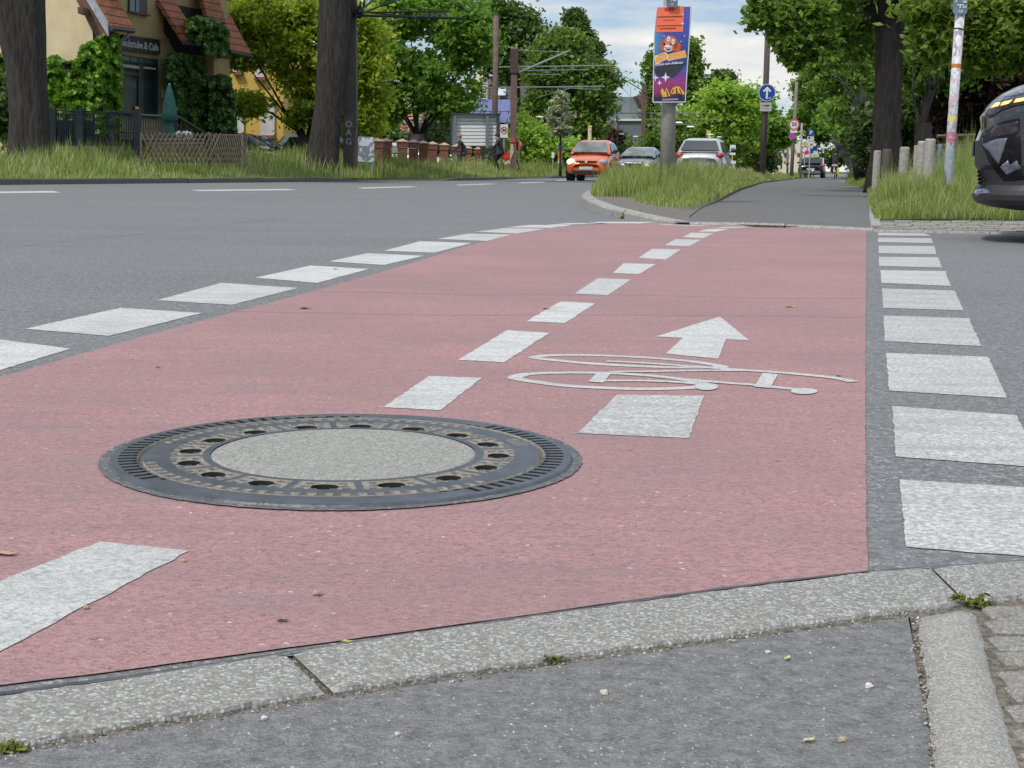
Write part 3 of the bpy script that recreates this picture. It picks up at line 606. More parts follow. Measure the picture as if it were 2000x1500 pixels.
# island between road and cycle path
IS = line([(1345, 437.5), (1300, 435), (1260, 431.5), (1215, 427), (1180, 420.5), (1157, 413.5), (1142, 406), (1136, 399), (1138, 393), (1146, 386)])
e1 = IS[-1] + Vector((.235, 1, 0)) * 90; zi = [.015, .03, .05, .08, .10, .115, .12, .12, .12, .12, .12]
kerbline(IS + [e1], .14, zi, KERB_NEW, -1, .9)
PL = line([(1345, 426), (1372, 408), (1400, 398), (1422, 386), (1447, 373), (1490, 358.5), (1560, 349.5), (1585, 346)]); 
def offs(pl, w):
    out = []
    for i, p in enumerate(pl):
        t = (pl[min(i + 1, len(pl) - 1)] - pl[max(i - 1, 0)]).normalized(); out.append(p + Vector((t.y, -t.x, 0)) * w)
    return out
isin = offs(IS + [e1], .135)
slab('traffic_island', isin + list(reversed(PL)), .1, aggregate('island_soil', (.20, .17, .135), 60, .35, .9), zs=[max(.012, z - .006) for z in zi] + [.07] * 2 + [.07] * 3 + [.045, .03, .015])
# cycle path going away
PR = line([(1699, 447), (1696, 400), (1694, 373), (1650, 358.5), (1622, 351)])
pathz = .022
struct('cycle_path', MB().flat([Vector((q.x, q.y, .020)) for q in (line([(1310, 438.5), (1345, 430)]) + PL[1:] + [Vector((34, 160, 0)), Vector((40, 160, 0))] + list(reversed(PR)) + line([(1699, 450.5), (1500, 444.5)]))]), A_PATH)
kerbline(line([(1345, 440.5), (1480, 443.6), (1600, 447.8), (1705, 453.0)]), .09, [.026, .03, .03, .03], KERB_NEW, 1, .9)
# right verge
VR = line([(1713, 446), (1712, 434.5), (1800, 432.5), (2000, 431), (2600, 440)])
slab('verge', [VR[1], VR[2], VR[3], VR[4], Vector((80, 60, 0)), Vector((120, 260, 0)), Vector((42, 180, 0))] + [p + Vector((.12, 0, 0)) for p in reversed(PR[:-1])][:-1], .028, TURF)
kerbline(line([(1705, 453.5), (1850, 456), (2000, 458.5), (2700, 478)]), 0.12, [.018] * 4, KERB_NEW, 1, .95)
kerbline(line([(1698, 448), (1697, 425), (1697, 400)]), .10, [.03, .03, .03], KERB_NEW, -1, .8, name='path_edging')
# small square paving between kerb and verge
sp = MB(); a0, a1 = G(1712, 450.5), G(2700, 474); d0, d1 = VR[1], G(2700, 440)
for r_ in range(11):
    v0, v1 = r_ / 11, (r_ + 1) / 11; q0, q1 = a0.lerp(d0, v0), a1.lerp(d1, v0); r0_, r1_ = a0.lerp(d0, v1), a1.lerp(d1, v1); Ln = (q1 - q0).length; s = 0
    while s < Ln - .2:
        w = random.uniform(.15, .24); z = .022 + random.uniform(-.004, .004); g_ = .007; f = lambda u, v: Vector(q0.lerp(q1, u / Ln).lerp(r0_.lerp(r1_, u / Ln), v))
        c4_ = [f(s + g_, .05), f(s + w - g_, .05), f(s + w - g_, .95), f(s + g_, .95)]
        sp.add([Vector((p.x, p.y, .01)) for p in c4_] + [Vector((p.x, p.y, z)) for p in c4_], [(4, 5, 6, 7), (0, 1, 5, 4), (1, 2, 6, 5), (2, 3, 7, 6), (3, 0, 4, 7)]); s += w
struct('paving_stones', sp, aggregate('far_setts', (.33, .31, .275), 45, .5, .85))
slab('stone_bed', [a0 + Vector((-.03, 0, 0)), a1, d1, d0 + Vector((-.03, 0, 0))], .015, SOIL)

# ------------------------------------------------------------------ grass
def grass(name, polys, n, h, w, mat, label, zf=lambda x, y: .1, lean=.35, edgefall=None):
    V = []; tot = 0; out = []
    tris = []
    for poly in polys:
        p = [Vector((q.x, q.y, 0)) for q in poly]
        for t in tessellate_polygon([p]): tris.append([p[i] for i in t])
    # density weighted to the near side so that blades stay even in the picture
    ar = np.array([abs((b - a).cross(c - a).z) / 2 / max(8, ((a + b + c) / 3).y) ** 1.0 for a, b, c in tris]); ar /= ar.sum()
    idx = rng.choice(len(tris), n, p=ar); u, v = rng.random(n), rng.random(n); fl = u + v > 1; u[fl] = 1 - u[fl]; v[fl] = 1 - v[fl]
    A = np.array([[list(q)[:2] for q in t] for t in tris]); T = A[idx]; XY = T[:, 0] + (T[:, 1] - T[:, 0]) * u[:, None] + (T[:, 2] - T[:, 0]) * v[:, None]
    from mathutils import noise as mn
    pat = np.array([mn.noise(Vector((x * .8, y * .45, 1.3))) for x, y in XY]); fine_ = np.array([mn.noise(Vector((x * 3.1, y * 2, 5))) for x, y in XY])
    hh = h * (1 + .75 * pat + .3 * fine_) * rng.uniform(.35, 1.1, n) * np.where(rng.random(n) < .04, 1.3, 1)
    if edgefall is not None: hh *= edgefall(XY)
    keep = hh > .03; XY = XY[keep]; hh = hh[keep]; n = len(hh)
    an = rng.uniform(0, np.pi, n); ww = w * rng.uniform(.5, 1.4, n) * (XY[:, 1] / 25 + .3); dx, dy = np.cos(an) * ww, np.sin(an) * ww * .5
    la_ = rng.uniform(0, 2 * np.pi, n); lm = hh * lean * rng.uniform(.1, 1.3, n); lx, ly = np.cos(la_) * lm, np.sin(la_) * lm
    z0 = np.array([zf(x, y) for x, y in XY]) if callable(zf) else zf
    x, y = XY[:, 0], XY[:, 1]
    v0 = np.stack([x - dx, y - dy, z0 - .02], -1); v1 = np.stack([x + dx, y + dy, z0 - .02], -1)
    v2 = np.stack([x + dx * .8 + lx * .35, y + dy * .8 + ly * .35, z0 + hh * .55], -1); v3 = np.stack([x - dx * .8 + lx * .35, y - dy * .8 + ly * .35, z0 + hh * .55], -1)
    v4 = np.stack([x + dx * .15 + lx, y + ly, z0 + hh], -1); v5 = np.stack([x - dx * .15 + lx, y + ly, z0 + hh], -1)
    V = np.stack([v0, v1, v2, v3, v4, v5], 1).reshape(-1, 3); b = np.arange(n)[:, None] * 6
    Fc = np.concatenate([b + np.array([[0, 1, 2, 3]]), b + np.array([[3, 2, 4, 5]])], 0)
    return tag(npmesh(name, V, Fc, mat), label, 'grass', kind='stuff')
def grassmat(name, a, b, c, dry):
    m, nt, bs = nm(name); g = N(nt, 'ShaderNodeNewGeometry'); v = coord(nt); n = noise(nt, v, .5, 4)
    f = mth(nt, 'ADD', mth(nt, 'MULTIPLY', g.outputs['Random Per Island'], .65), mth(nt, 'MULTIPLY', n, .55))
    col = ramp(nt, f, [(.15, a), (.45, b), (.75, c), (.92, dry)]); L(nt, col, bs.inputs['Base Color']); bs.inputs['Roughness'].default_value = .6
    t = N(nt, 'ShaderNodeBsdfTranslucent'); L(nt, col, t.inputs[0]); mx = N(nt, 'ShaderNodeMixShader'); mx.inputs[0].default_value = .35
    L(nt, bs.outputs[0], mx.inputs[1]); L(nt, t.outputs[0], mx.inputs[2]); L(nt, mx.outputs[0], nt.nodes['Material Output'].inputs[0]); return m
GR = grassmat('grass_blades', (.07, .125, .018), (.185, .275, .045), (.32, .39, .09), (.60, .54, .33))
GRL = grassmat('grass_blades_low', (.08, .12, .02), (.19, .26, .045), (.28, .34, .08), (.46, .40, .22))
Lg0 = [p for p in inner[1:7]]; bk_ = lambda pts, d: [p + Vector((-d * .95, d * .25, 0)) for p in pts]
polyA = inner[1:7] + list(reversed(bk_(inner[1:7], 7))); polyB = inner[7:10] + list(reversed(bk_(inner[7:10], 5))); polyC = inner[10:13] + [inner[12] + Vector((9, 34, 0)), inner[12] + Vector((1, 36, 0)), inner[11] + Vector((-5, 3, 0))]
polyAB = [inner[6] + Vector((-.3, .9, 0)), inner[7] + Vector((-.9, 1.4, 0)), inner[7] + Vector((-2.5, 14, 0)), inner[6] + Vector((-7, 12, 0)), inner[6] + Vector((-6.6, 1.8, 0))]
kx = np.array([[p.x, p.y] for p in inner])
def dist_to(linepts):
    A = np.array([[p.x, p.y] for p in linepts])
    def f(XY):
        d = np.full(len(XY), 1e9)
        for a_, b_ in zip(A, A[1:]):
            ab = b_ - a_; t = np.clip(((XY - a_) @ ab) / (ab @ ab), 0, 1); q = a_ + t[:, None] * ab; d = np.minimum(d, np.linalg.norm(XY - q, axis=1))
        return d
    return f
dK = dist_to(inner)
grass('verge_grass', [polyA, polyB, polyC, polyAB], 90000, .70, .005, GR, 'tall grass on the far verge in front of the cafe and brick fence', edgefall=lambda XY: np.clip((dK(XY) + .1) * .42, .14, 1))
dI = dist_to(isin[:11]); dP = dist_to(PL)
def isl(XY):
    d = dI(XY); e = np.clip((d - .38) * 1.1, 0, 1); e[XY[:, 1] > 20] = np.clip(d[XY[:, 1] > 20] * 2.2 + .3, 0, 1); front = np.clip((XY[:, 1] - 14.6) * .30, 0, 1) ; p = np.clip(dP(XY) * 1.5 + .18, 0, 1); return e * np.minimum(1, front + .0) * p * (.75 + .25 * np.clip((XY[:, 1] - 15) / 6, 0, 1))
ipoly = isin + list(reversed(PL)); grass('island_grass', [ipoly], 75000, .42, .0036, GR, 'long green grass around the concrete poster post', zf=lambda x, y: .085, edgefall=isl)
rp = [VR[1], VR[2], VR[3], VR[3] + Vector((3, 12, 0)), Vector((16, 48, 0)), Vector((23, 85, 0)), Vector((19.6, 80, 0)), PR[3], PR[2], PR[1]]
dR = dist_to([VR[3], VR[2], VR[1], PR[1], PR[2], PR[3]])
def rfall(XY): d = dR(XY); return np.clip(d * .42 + .10, 0, 1)
grass('roadside_grass', [rp], 150000, .92, .0036, GR, 'long grass with bollards right of the cycle path', zf=lambda x, y: .025, edgefall=rfall)
grass('tall_grass_tuft', [[P(1738, 300, 17.0), P(1850, 300, 16.4), P(1960, 300, 16.6), P(1960, 300, 19.2), P(1830, 300, 19.2), P(1722, 300, 19.4)]], 18000, .50, .0036, GR, 'taller grass tufts directly in front of the bollards', zf=lambda x, y: .025)
grass('mown_edge_grass', [[VR[1] + Vector((0, .08, 0)), VR[2] + Vector((0, .03, 0)), VR[3] + Vector((.3, .05, 0)), VR[3] + Vector((.8, 2.5, 0)), PR[1] + Vector((.15, 0, 0))]], 16000, .11, .006, GRL, 'short yellowish grass along the small square paving', zf=lambda x, y: .025, lean=.9)

# ------------------------------------------------------------------ simple materials
STEEL = M('galvanised_steel', (.42, .43, .43), .5, .4, .2, 14); RUST = M('brown_steel', (.145, .095, .080), .75, .1, .3, 5, .004); DARKP = M('dark_mast_paint', (.060, .050, .050), .7, 0, .3, 4)
WHITE = M('white_plastic', (.72, .73, .72), .5, 0, .06, 4); BLACKP = M('black_plastic', (.018, .018, .02), .45, 0, .2, 8); GREYP = M('grey_plastic', (.12, .12, .125), .5)
GLASS = M('dark_glass', (.035, .045, .05), .08, 0, .3, 1.5, spec=.9); WOODP = M('weathered_pole_wood', (.10, .082, .070), .9, 0, .4, 9, .01, stretch=(1, 1, .1)); CONC = M('pole_concrete', (.30, .285, .26), .85, 0, .14, 14, .003)
CREAM = M('cream_render', (.60, .50, .33), .9, 0, .1, 2.2, .004); CREAM_SHADED = M('cream_render_shaded', (.36, .265, .13), .9, 0, .15, 2.2, .004); YELLOW = M('yellow_render', (.60, .40, .10), .9, 0, .08, 1.5)
TILE = tilemat('clay_roof_tiles', (.34, .115, .055)); TILE2 = tilemat('grey_roof_tiles', (.10, .088, .085)); BRICK = brickmat('fence_brick', (.25, .085, .05), (.26, .2, .16))
GREEN = M('dark_green_paint', (.012, .035, .03), .45); TEAL = M('teal_canvas', (.04, .14, .13), .8, 0, .25, 9); IRONB = M('fence_iron', (.02, .028, .035), .5); WOODG = M('grey_wood', (.13, .105, .08), .9, 0, .4, 12)
REDP = M('red_paint', (.55, .03, .02), .5); BLUEP = M('sign_blue', (.012, .06, .33), .35, 0, .06); SIGNW = M('sign_white', (.70, .71, .70), .4, 0, .05); SIGNY = M('sign_yellow', (.75, .50, .03), .4, 0, .06); INK = M('sign_black', (.015, .015, .018), .5)
def txt(parent, s, size, o, mat, xd=(1, 0, 0), yd=(0, 0, 1), name='lettering', bold=.0):
    mb = MB(); text_mesh(mb, s, size, o, xd, yd, .001, bold=bold); return mb.build(name, mat, parent)

# ------------------------------------------------------------------ cafe house
FD = Vector((.3, .954, 0)).normalized(); FN = Vector((.954, -.3, 0)).normalized(); FO = Vector((-12.1, 45, 0))
def FPt(px, py, n=0.0):
    o = FO + FN * n; d = ray(px, py); t = (o - CAM).dot(FN) / d.dot(FN); return CAM + d * t
CO = Vector((-12.46, 43.85, 0))
def GP(px, py, n=0.0):
    nn = -FD; o = CO + nn * n; d = ray(px, py); t = (o - CAM).dot(nn) / d.dot(nn); return CAM + d * t
cafe = thing('cafe_house', 'cream rendered cafe house with orange tiled eaves and ivy at its corner', 'house', CO)
w = MB(); c0 = CO; c1 = CO + FD * 8.2; c2 = c1 - FN * 9; c3 = c0 - FN * 9
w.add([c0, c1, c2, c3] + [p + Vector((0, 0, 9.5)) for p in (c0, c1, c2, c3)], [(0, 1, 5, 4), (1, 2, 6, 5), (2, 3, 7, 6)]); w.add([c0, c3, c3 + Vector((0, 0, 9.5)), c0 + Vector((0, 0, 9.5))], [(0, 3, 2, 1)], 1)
w.build('wall', [CREAM_SHADED, CREAM], cafe)  # street side is the same cream, darkened in colour for its shade
def fq(pxs, n=0.02): return [FPt(x, y, n) for x, y in pxs]
# shop front: door and window on a flat panel, recess shade put into its colour
MB().prism(fq([(234, 105), (306, 116), (306, 232), (234, 228)], .02), FN * .02).build('shop_front', M('recess_shade', (.012, .016, .016), .5), cafe)
sf = MB()
for q in ([(234, 105), (306, 117), (306, 129), (234, 119)], [(234, 105), (239, 106), (239, 228), (234, 228)], [(268, 122), (279, 124), (279, 228), (268, 228)], [(301, 127), (306, 128), (306, 232), (301, 232)], [(239, 140), (268, 143), (268, 148), (239, 146)]): sf.prism(fq(q, .045), FN * .05)
door_f = sf.build('shop_frame', GREEN, cafe)
MB().prism(fq([(240, 147), (267, 149), (267, 224), (240, 224)], .042), FN * .012).build('window', M('shop_glass', (.02, .028, .028), .25, 0, .3, 1.5, spec=.3), cafe)
dr = MB().prism(fq([(280, 134), (301, 136), (301, 230), (280, 230)], .042), FN * .03)
for x in (283, 288.5, 294): dr.prism(fq([(x, 158), (x + 3, 158.3), (x + 3, 222), (x, 222)], .075), FN * .015)
dr.build('door', M('door_green', (.009, .02, .02), .4), cafe)
MB().prism(fq([(235, 125), (268, 129), (268, 135), (235, 131)], .1), FN * .08).build('shutter_box', M('beige_blind', (.32, .27, .24), .7), cafe)
MB().prism(fq([(279, 130), (301, 132.5), (301, 136.5), (279, 134)], .1), FN * .06).build('shutter_box', M('beige_blind', (.32, .27, .24), .7), cafe)
MB().prism(fq([(264, 208), (271, 209), (271, 216), (264, 215)], .11), FN * .01).build('yellow_sticker', SIGNY, cafe)
for k in range(4): MB().prism(fq([(240 + k * 15, 110 + k * 2.2), (252 + k * 15, 112 + k * 2.2), (252 + k * 15, 119 + k * 2), (240 + k * 15, 117 + k * 2)], .1), FN * .01).build('transom_pane', M('transom_glass', (.03, .06, .055), .3), cafe)
ul = MB().prism(fq([(250, -8), (286, -3), (286, 31), (250, 24)], .02), FN * .03); wi = ul.build('window', M('window_frame_dark', (.03, .035, .03), .5), cafe)
MB().prism(fq([(253, -8), (263, -6), (263, 23), (253, 21.5)], .06), FN * .01).build('pane', GLASS, wi); MB().prism(fq([(265, -6), (271, -5), (271, 24.5), (265, 23.5)], .06), FN * .01).build('pane', GLASS, wi)
MB().prism(fq([(248, 21), (287, 28.5), (287, 32), (248, 24)], .02), FN * .14).build('sill', M('sill_brown', (.10, .07, .05), .7), wi)
# roof pieces
def roofpiece(e0, e1, n_e, rise, back, th=.14, mat=TILE, name='eaves_roof', verge=True):
    a_, b_ = FPt(*e0, n_e), FPt(*e1, n_e); u = -FN * back + Vector((0, 0, rise)); mb = MB(); nn = (b_ - a_).cross(u).normalized(); 
    if nn.z < 0: nn = -nn
    mb.prism([a_, b_, b_ + u, a_ + u], nn * th); o = mb.build(name, mat, cafe)
    g = MB().tube([a_ + FN * .07, b_ + FN * .07], .075, 8); g.build('gutter', M('gutter_dark', (.05, .052, .055), .5), cafe)
    return a_, b_, u
a_, b_, u_ = roofpiece((213, 55), (257, 61), .55, 3.4, 2.3)
vb = MB().prism([a_ + Vector((0, 0, -.22)), a_ + Vector((0, 0, .16)), a_ + u_ + Vector((0, 0, .16)), a_ + u_ + Vector((0, 0, -.22))], -FD * .07); vb.build('verge_board', M('pale_blue_board', (.34, .38, .45), .6), cafe)
MB().prism([a_ + Vector((0, 0, -.45)) - FN * .3, a_ + Vector((0, 0, -.22)), a_ + u_ + Vector((0, 0, -.22)), a_ + u_ + Vector((0, 0, -.5))], -FD * .04).build('soffit', M('soffit_brown', (.12, .06, .045), .7), cafe)
MB().box(GP(163, 22, .35), (.16, .6, .18)).build('purlin', M('soffit_brown', (.12, .06, .045), .7), cafe)
roofpiece((355, 83), (388, 87), .9, 3.0, 2.2); roofpiece((444, 101), (486, 110), .6, 2.6, 1.6); roofpiece((399, 38), (434, 44), .5, 3.8, 1.2)
MB().tube([FPt(253, 62, .5), FPt(250, 70, .45), FPt(232, 82, .15), FPt(232, 95, .12)], .05).build('downpipe', STEEL, cafe)
MB().tube([FPt(372, 87, .7), FPt(370, 96, .6), FPt(352, 108, .2), FPt(350, 118, .14)], .05).build('downpipe', BLACKP, cafe); MB().tube([FPt(460, 106, .6), FPt(456, 120, .5), FPt(428, 138, .12), FPt(426, 150, .1)], .05).build('downpipe', BLACKP, cafe)
MB().prism(fq([(320, 5), (400, 20), (400, 110), (345, 104), (320, 62)], .03), FN * .02).build('balcony_shade_panel', M('balcony_shadow', (.022, .018, .016), .8), cafe)  # flat dark panel painted in for the shade inside the balcony
MB().prism(fq([(340, 10), (344, 11), (344, 36), (340, 35)], .06), FN * .02).build('window', SIGNW, cafe)
MB().prism(fq([(205, 62), (330, 76), (330, 79), (205, 65)], .02), FN * .05).build('cornice', M('ochre_trim', (.30, .22, .11), .8), cafe)
MB().prism(fq([(402, 112), (433, 116), (433, 245), (402, 245)], .12), FN * .3).build('porch_pillar', CREAM_SHADED, cafe)
MB().prism(fq([(316, 173), (324, 174), (324, 192), (316, 191)], .03), FN * .02).build('notice_board', SIGNW, cafe)
lp = MB().box(GP(132, 130, .35), (.16, .3, .3), top=(.5, .5)); lp.box(GP(132, 124, .35), (.24, .4, .06)); lp.tube([GP(138, 134, 0), GP(133, 138, .3)], .02, 6); o = lp.build('wall_lamp', BLACKP); tag(o, 'black lantern on the cream gable wall beside the ivy', 'lamp')
sg = thing('shop_sign', 'dark shop sign with pale lettering above the cafe door', 'sign', FPt(272, 90, .1))
MB().prism(fq([(236, 67), (306, 78), (309, 82), (309, 104), (306, 107), (234, 97)], .06), FN * .08).build('board', M('sign_board_dark', (.016, .02, .022), .5), sg)
mb = MB(); text_mesh(mb, 'Backstube & Cafe', .30, FPt(273.5, 88.5, .15), FD + Vector((0, 0, 0)), Vector((0, 0, 1)), .004, bold=.006); mb.build('lettering', M('sign_silver', (.36, .37, .36), .5), sg)
# terrace deck, railings, steps
dk = thing('terrace', 'dark green timber terrace with railing and steps at the cafe door', 'terrace', FPt(300, 262, 1.5))
MB().prism([FPt(232, 262, 1.6), FPt(345, 266, 1.6), FPt(345, 266, 0.05), FPt(232, 262, .05)], Vector((0, 0, -.15))).build('deck', WOODG, dk)
rl = MB(); y0_, y1_ = 226, 262
rl.tube([FPt(236, 223, 1.6), FPt(348, 229, 1.6)], .05, 6); rl.tube([FPt(236, 258, 1.6), FPt(348, 262, 1.6)], .04, 6)
for k in range(24): x = 238 + k * 4.7; rl.tube([FPt(x, 224 + k * .25, 1.6), FPt(x, 260, 1.6)], .018, 5)
rl.build('railing', GREEN, dk); sr = MB().tube([FPt(348, 229, 1.6), FPt(405, 264, 1.6)], .05, 6); sr.tube([FPt(340, 240, 1.2), FPt(372, 264, 1.6)], .05, 6)
for k in range(5): sr.tube([FPt(354 + k * 11, 233 + k * 6.8, 1.6), FPt(354 + k * 11, 275, 1.6)], .02, 5)
sr.build('stair_rail', GREEN, dk)
# ivy
def ivy(name, label, polys, leaf, n, size, th=.35):
    pts = []
    for (fn, n_off, poly) in polys:
        xs = [p[0] for p in poly]; ys = [p[1] for p in poly]; k = 0; c = 0
        def inside(x, y):
            r_ = False; j = len(poly) - 1
            for i in range(len(poly)):
                if (poly[i][1] > y) != (poly[j][1] > y) and x < (poly[j][0] - poly[i][0]) * (y - poly[i][1]) / (poly[j][1] - poly[i][1]) + poly[i][0]: r_ = not r_
                j = i
            return r_
        while k < n:
            x = random.uniform(min(xs), max(xs)); y = random.uniform(min(ys), max(ys)); c += 1
            if c > n * 6: break
            if inside(x, y):
                from mathutils import noise as mn
                pts.append(fn(x, y, n_off + random.random() * th * (1 + .9 * mn.noise(Vector((x * .07, y * .07, 0)))))); k += 1
    C = np.array([list(p) for p in pts]); V, Fc = leaf_arrays(C, size, up=.1, elong=1.25, drop=.8); return tag(npmesh(name, V, Fc, leaf), label, 'climbing plant')
ivy('ivy', 'bright green ivy covering the corner of the cafe left of the door', [(GP, .03, [(85, 118), (110, 108), (130, 122), (150, 118), (158, 92), (186, 78), (190, 262), (85, 262)]), (GP, .03, [(-10, 108), (20, 105), (25, 262), (-10, 262)]), (FPt, .05, [(188, 75), (210, 62), (230, 68), (236, 100), (238, 220), (230, 262), (188, 262)])], GI, 9000, .12, .45)
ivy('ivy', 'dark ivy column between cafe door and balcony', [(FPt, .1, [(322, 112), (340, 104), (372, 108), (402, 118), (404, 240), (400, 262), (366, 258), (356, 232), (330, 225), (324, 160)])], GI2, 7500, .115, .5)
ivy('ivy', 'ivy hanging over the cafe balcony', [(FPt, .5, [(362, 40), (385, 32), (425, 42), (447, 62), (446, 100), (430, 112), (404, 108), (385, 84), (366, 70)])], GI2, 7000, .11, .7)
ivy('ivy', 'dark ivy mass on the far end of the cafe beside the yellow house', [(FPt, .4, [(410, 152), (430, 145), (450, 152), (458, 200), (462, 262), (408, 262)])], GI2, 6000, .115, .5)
# parasol
pr = thing('parasol', 'closed teal parasol standing on the cafe terrace', 'parasol', P(332, 300, 41)); pb = P(332, 268, 41); pt = P(331, 163, 41)
MB().tube([pb, pt], .03, 8).build('pole', STEEL, pr)
c = MB(); ns = 14; rings = [(165, .03), (180, .08), (200, .13), (220, .165), (235, .18), (237, .10), (245, .085), (262, .13), (268, .11)]; vs = []
for i, (y, r_) in enumerate(rings):
    q = P(331 - (y - 165) * .0, y, 41)
    for k in range(ns): f = 1 + (.28 if k % 2 else -.22); vs.append(q + Vector((math.cos(k * 2 * math.pi / ns) * r_ * f, math.sin(k * 2 * math.pi / ns) * r_ * f, 0)))
c.add(vs, [(i * ns + k, i * ns + (k + 1) % ns, (i + 1) * ns + (k + 1) % ns, (i + 1) * ns + k) for i in range(len(rings) - 1) for k in range(ns)]); c.build('canopy', TEAL, pr, smooth=True)
# fences
fe = thing('iron_fence', 'dark iron railing with square posts below the ivy', 'fence', P(185, 300, 38.5)); mb = MB()
for x, wd in ((106, .16), (158, .2), (269, .17)): p0 = P(x, 300, 38.5); p0.z = .1; top_ = P(x, 213, 38.5); MB().box(((p0.x), p0.y, (p0.z + top_.z) / 2), (wd, wd, top_.z - p0.z)).build('post', IRONB, fe)
for k in range(36):
    x = 110 + k * 4.4; a_ = P(x, 224, 38.5); b_ = P(x, 285, 38.5); mb.tube([a_, b_], .014, 5)
mb.tube([P(108, 222, 38.5), P(268, 222, 38.5)], .025, 6); mb.tube([P(108, 215, 38.5), P(268, 221, 38.5)], .02, 6); mb.build('bars', IRONB, fe)
MB().prism([P(100, 235, 38.8), P(186, 235, 38.8), P(186, 285, 38.8), P(100, 285, 38.8)], Vector((0, .02, 0))).build('privacy_panel', M('blue_grey_sheet', (.035, .05, .075), .7), fe)
lt = thing('lattice_fence', 'low criss-cross wooden lattice fence standing in the long grass', 'fence', P(370, 315, 36.5)); mb = MB()
for k in range(15):
    x = 276 + k * 9.2; a_ = P(x, 260, 36.4); b_ = P(x + 27, 318, 36.4); cx = 405
    mb.tube([P(x + 27, 260, 36.40), P(x, 318, 36.40)], .021, 5); 
    mb.tube([P(x, 260, 36.46), P(x + 27, 318, 36.46)], .021, 5)
mb.build('lattice', WOODG, lt); mb = MB()
for k in range(16): x = 408 + k * 4.3; mb.tube([P(x, 262, 37), P(x + 12, 318, 37)], .018, 5); mb.tube([P(x + 12, 262, 37.05), P(x, 318, 37.05)], .018, 5)
mb.build('lattice', WOODG, lt)
for x in (276, 408, 474): MB().tube([P(x, 258, 36.5), P(x, 330, 36.5)], .03, 6).build('post', WOODG, lt)
pot = thing('flower_pot', 'orange flower pot with white blossom behind the lattice fence', 'flower pot', P(361, 290, 39.5)); MB().tube([P(360.5, 282, 39.5), P(360.5, 274, 39.5)], [.09, .13], 12).build('pot', M('terracotta', (.45, .16, .05), .8), pot)
V, Fc = leaf_arrays(blob_points(P(360, 265, 39.5), (.24, .2, .1), 220, .2), .07); npmesh('blossom', V, Fc, M('white_petals', (.75, .75, .72), .7), pot)
bn = MB(); 
for y in (274, 281, 288): bn.prism([P(285, y, 38.5), P(400, y, 38.5), P(400, y, 39.2), P(285, y, 39.2)], Vector((0, 0, .05)))
o = bn.build('wooden_steps', M('old_boards', (.2, .18, .15), .9), None); tag(o, 'weathered grey timber steps behind the lattice fence', 'steps')

# ------------------------------------------------------------------ other buildings
yh = thing('yellow_house', 'yellow rendered house with white roller shutters behind the trees', 'house', P(505, 320, 62))
def bpx(mb, x0, y0, x1, y1, Y, th, mi=0): return mb.prism([P(x0, y0, Y), P(x1, y0, Y), P(x1, y1, Y), P(x0, y1, Y)], Vector((0, th, 0)), mi)
bpx(MB(), 420, -60, 553, 335, 62, 9).build('wall', YELLOW, yh)
for x0, x1, y0, y1 in ((455, 475, 200, 260), (510, 535, 202, 264), (497, 516, 85, 150), (456, 470, 80, 140)):
    f = bpx(MB(), x0 - 1, y0, x1 + 1, y1, 61.9, .09).build('window', M('shutter_white', (.55, .56, .60), .6), yh)
    bpx(MB(), x0 - 2, y0 - 3, x1 + 3, y0, 61.8, .18).build('shutter_box', SIGNW, f); bpx(MB(), x0 - 1, y1, x1 + 2, y1 + 6, 61.75, .24).build('sill', M('red_sill', (.26, .09, .06), .8), f)
MB().prism([P(410, 5, 61.2), P(470, 5, 61.2), P(490, -60, 64), P(410, -60, 64)], Vector((0, 0, .1))).build('roof', TILE2, yh)
rh = thing('red_roof_house', 'low house with orange tiled roof glimpsed behind the maple trunk', 'house', P(820, 320, 92))
bpx(MB(), 770, 262, 900, 330, 92, 6).build('wall', M('pale_wall', (.36, .33, .28), .9), rh); MB().prism([P(765, 265, 91.5), P(905, 265, 91.5), P(868, 206, 96), P(800, 206, 96)], Vector((0, .1, .1))).build('roof', tilemat('pinkish_tiles', (.42, .17, .12)), rh)
sh = thing('solar_house', 'grey tiled house roof with blue solar panels behind the brown masts', 'house', P(985, 320, 100)); MB().prism([P(905, 260, 99), P(1075, 260, 99), P(1045, 152, 106), P(925, 152, 106)], Vector((0, .15, .1))).build('roof', TILE2, sh)
bpx(MB(), 912, 255, 1070, 330, 100.5, 6).build('wall', M('pale_wall', (.36, .33, .28), .9), sh)
def roofpt(x, y, lift=.35):
    a0_, a1_, a2_ = P(905, 260, 99), P(1075, 260, 99), P(1045, 152, 106); nn = (a1_ - a0_).cross(a2_ - a0_).normalized(); nn = nn if nn.y < 0 else -nn; d = ray(x, y); t = (a0_ + nn * lift - CAM).dot(nn) / d.dot(nn); return CAM + d * t
PV = M('solar_cells', (.10, .13, .30), .35, 0, .15, 3); 
for r_, (y0, y1, xs) in enumerate(((195, 218, (930, 945, 962, 979, 997, 1012)), (219, 240, (916, 938, 958, 978, 994, 1012)))):
    for i, (xa, xb) in enumerate(zip(xs, xs[1:])):
        sl = -4 if r_ == 0 else -6; f = MB().prism([roofpt(xa + 1, y0), roofpt(xb - 1, y0), roofpt(xb - 1 + sl * .3, y1), roofpt(xa + sl, y1)], Vector((0, -.04, .02))).build('solar_panel', PV, sh)
MB().prism([roofpt(974, 172), roofpt(988, 172), roofpt(987, 187), roofpt(972, 187)], Vector((0, -.05, .03))).build('skylight', M('skylight_glass', (.45, .5, .55), .2), sh)
ld = MB(); ld.tube([roofpt(937, 160, .5), roofpt(937, 196, .5)], .04, 5); ld.tube([roofpt(951, 160, .5), roofpt(951, 196, .5)], .04, 5)
for k in range(7): ld.tube([roofpt(936 + 2, 163 + k * 5, .5), roofpt(950, 163 + k * 5, .5)], .05, 5)
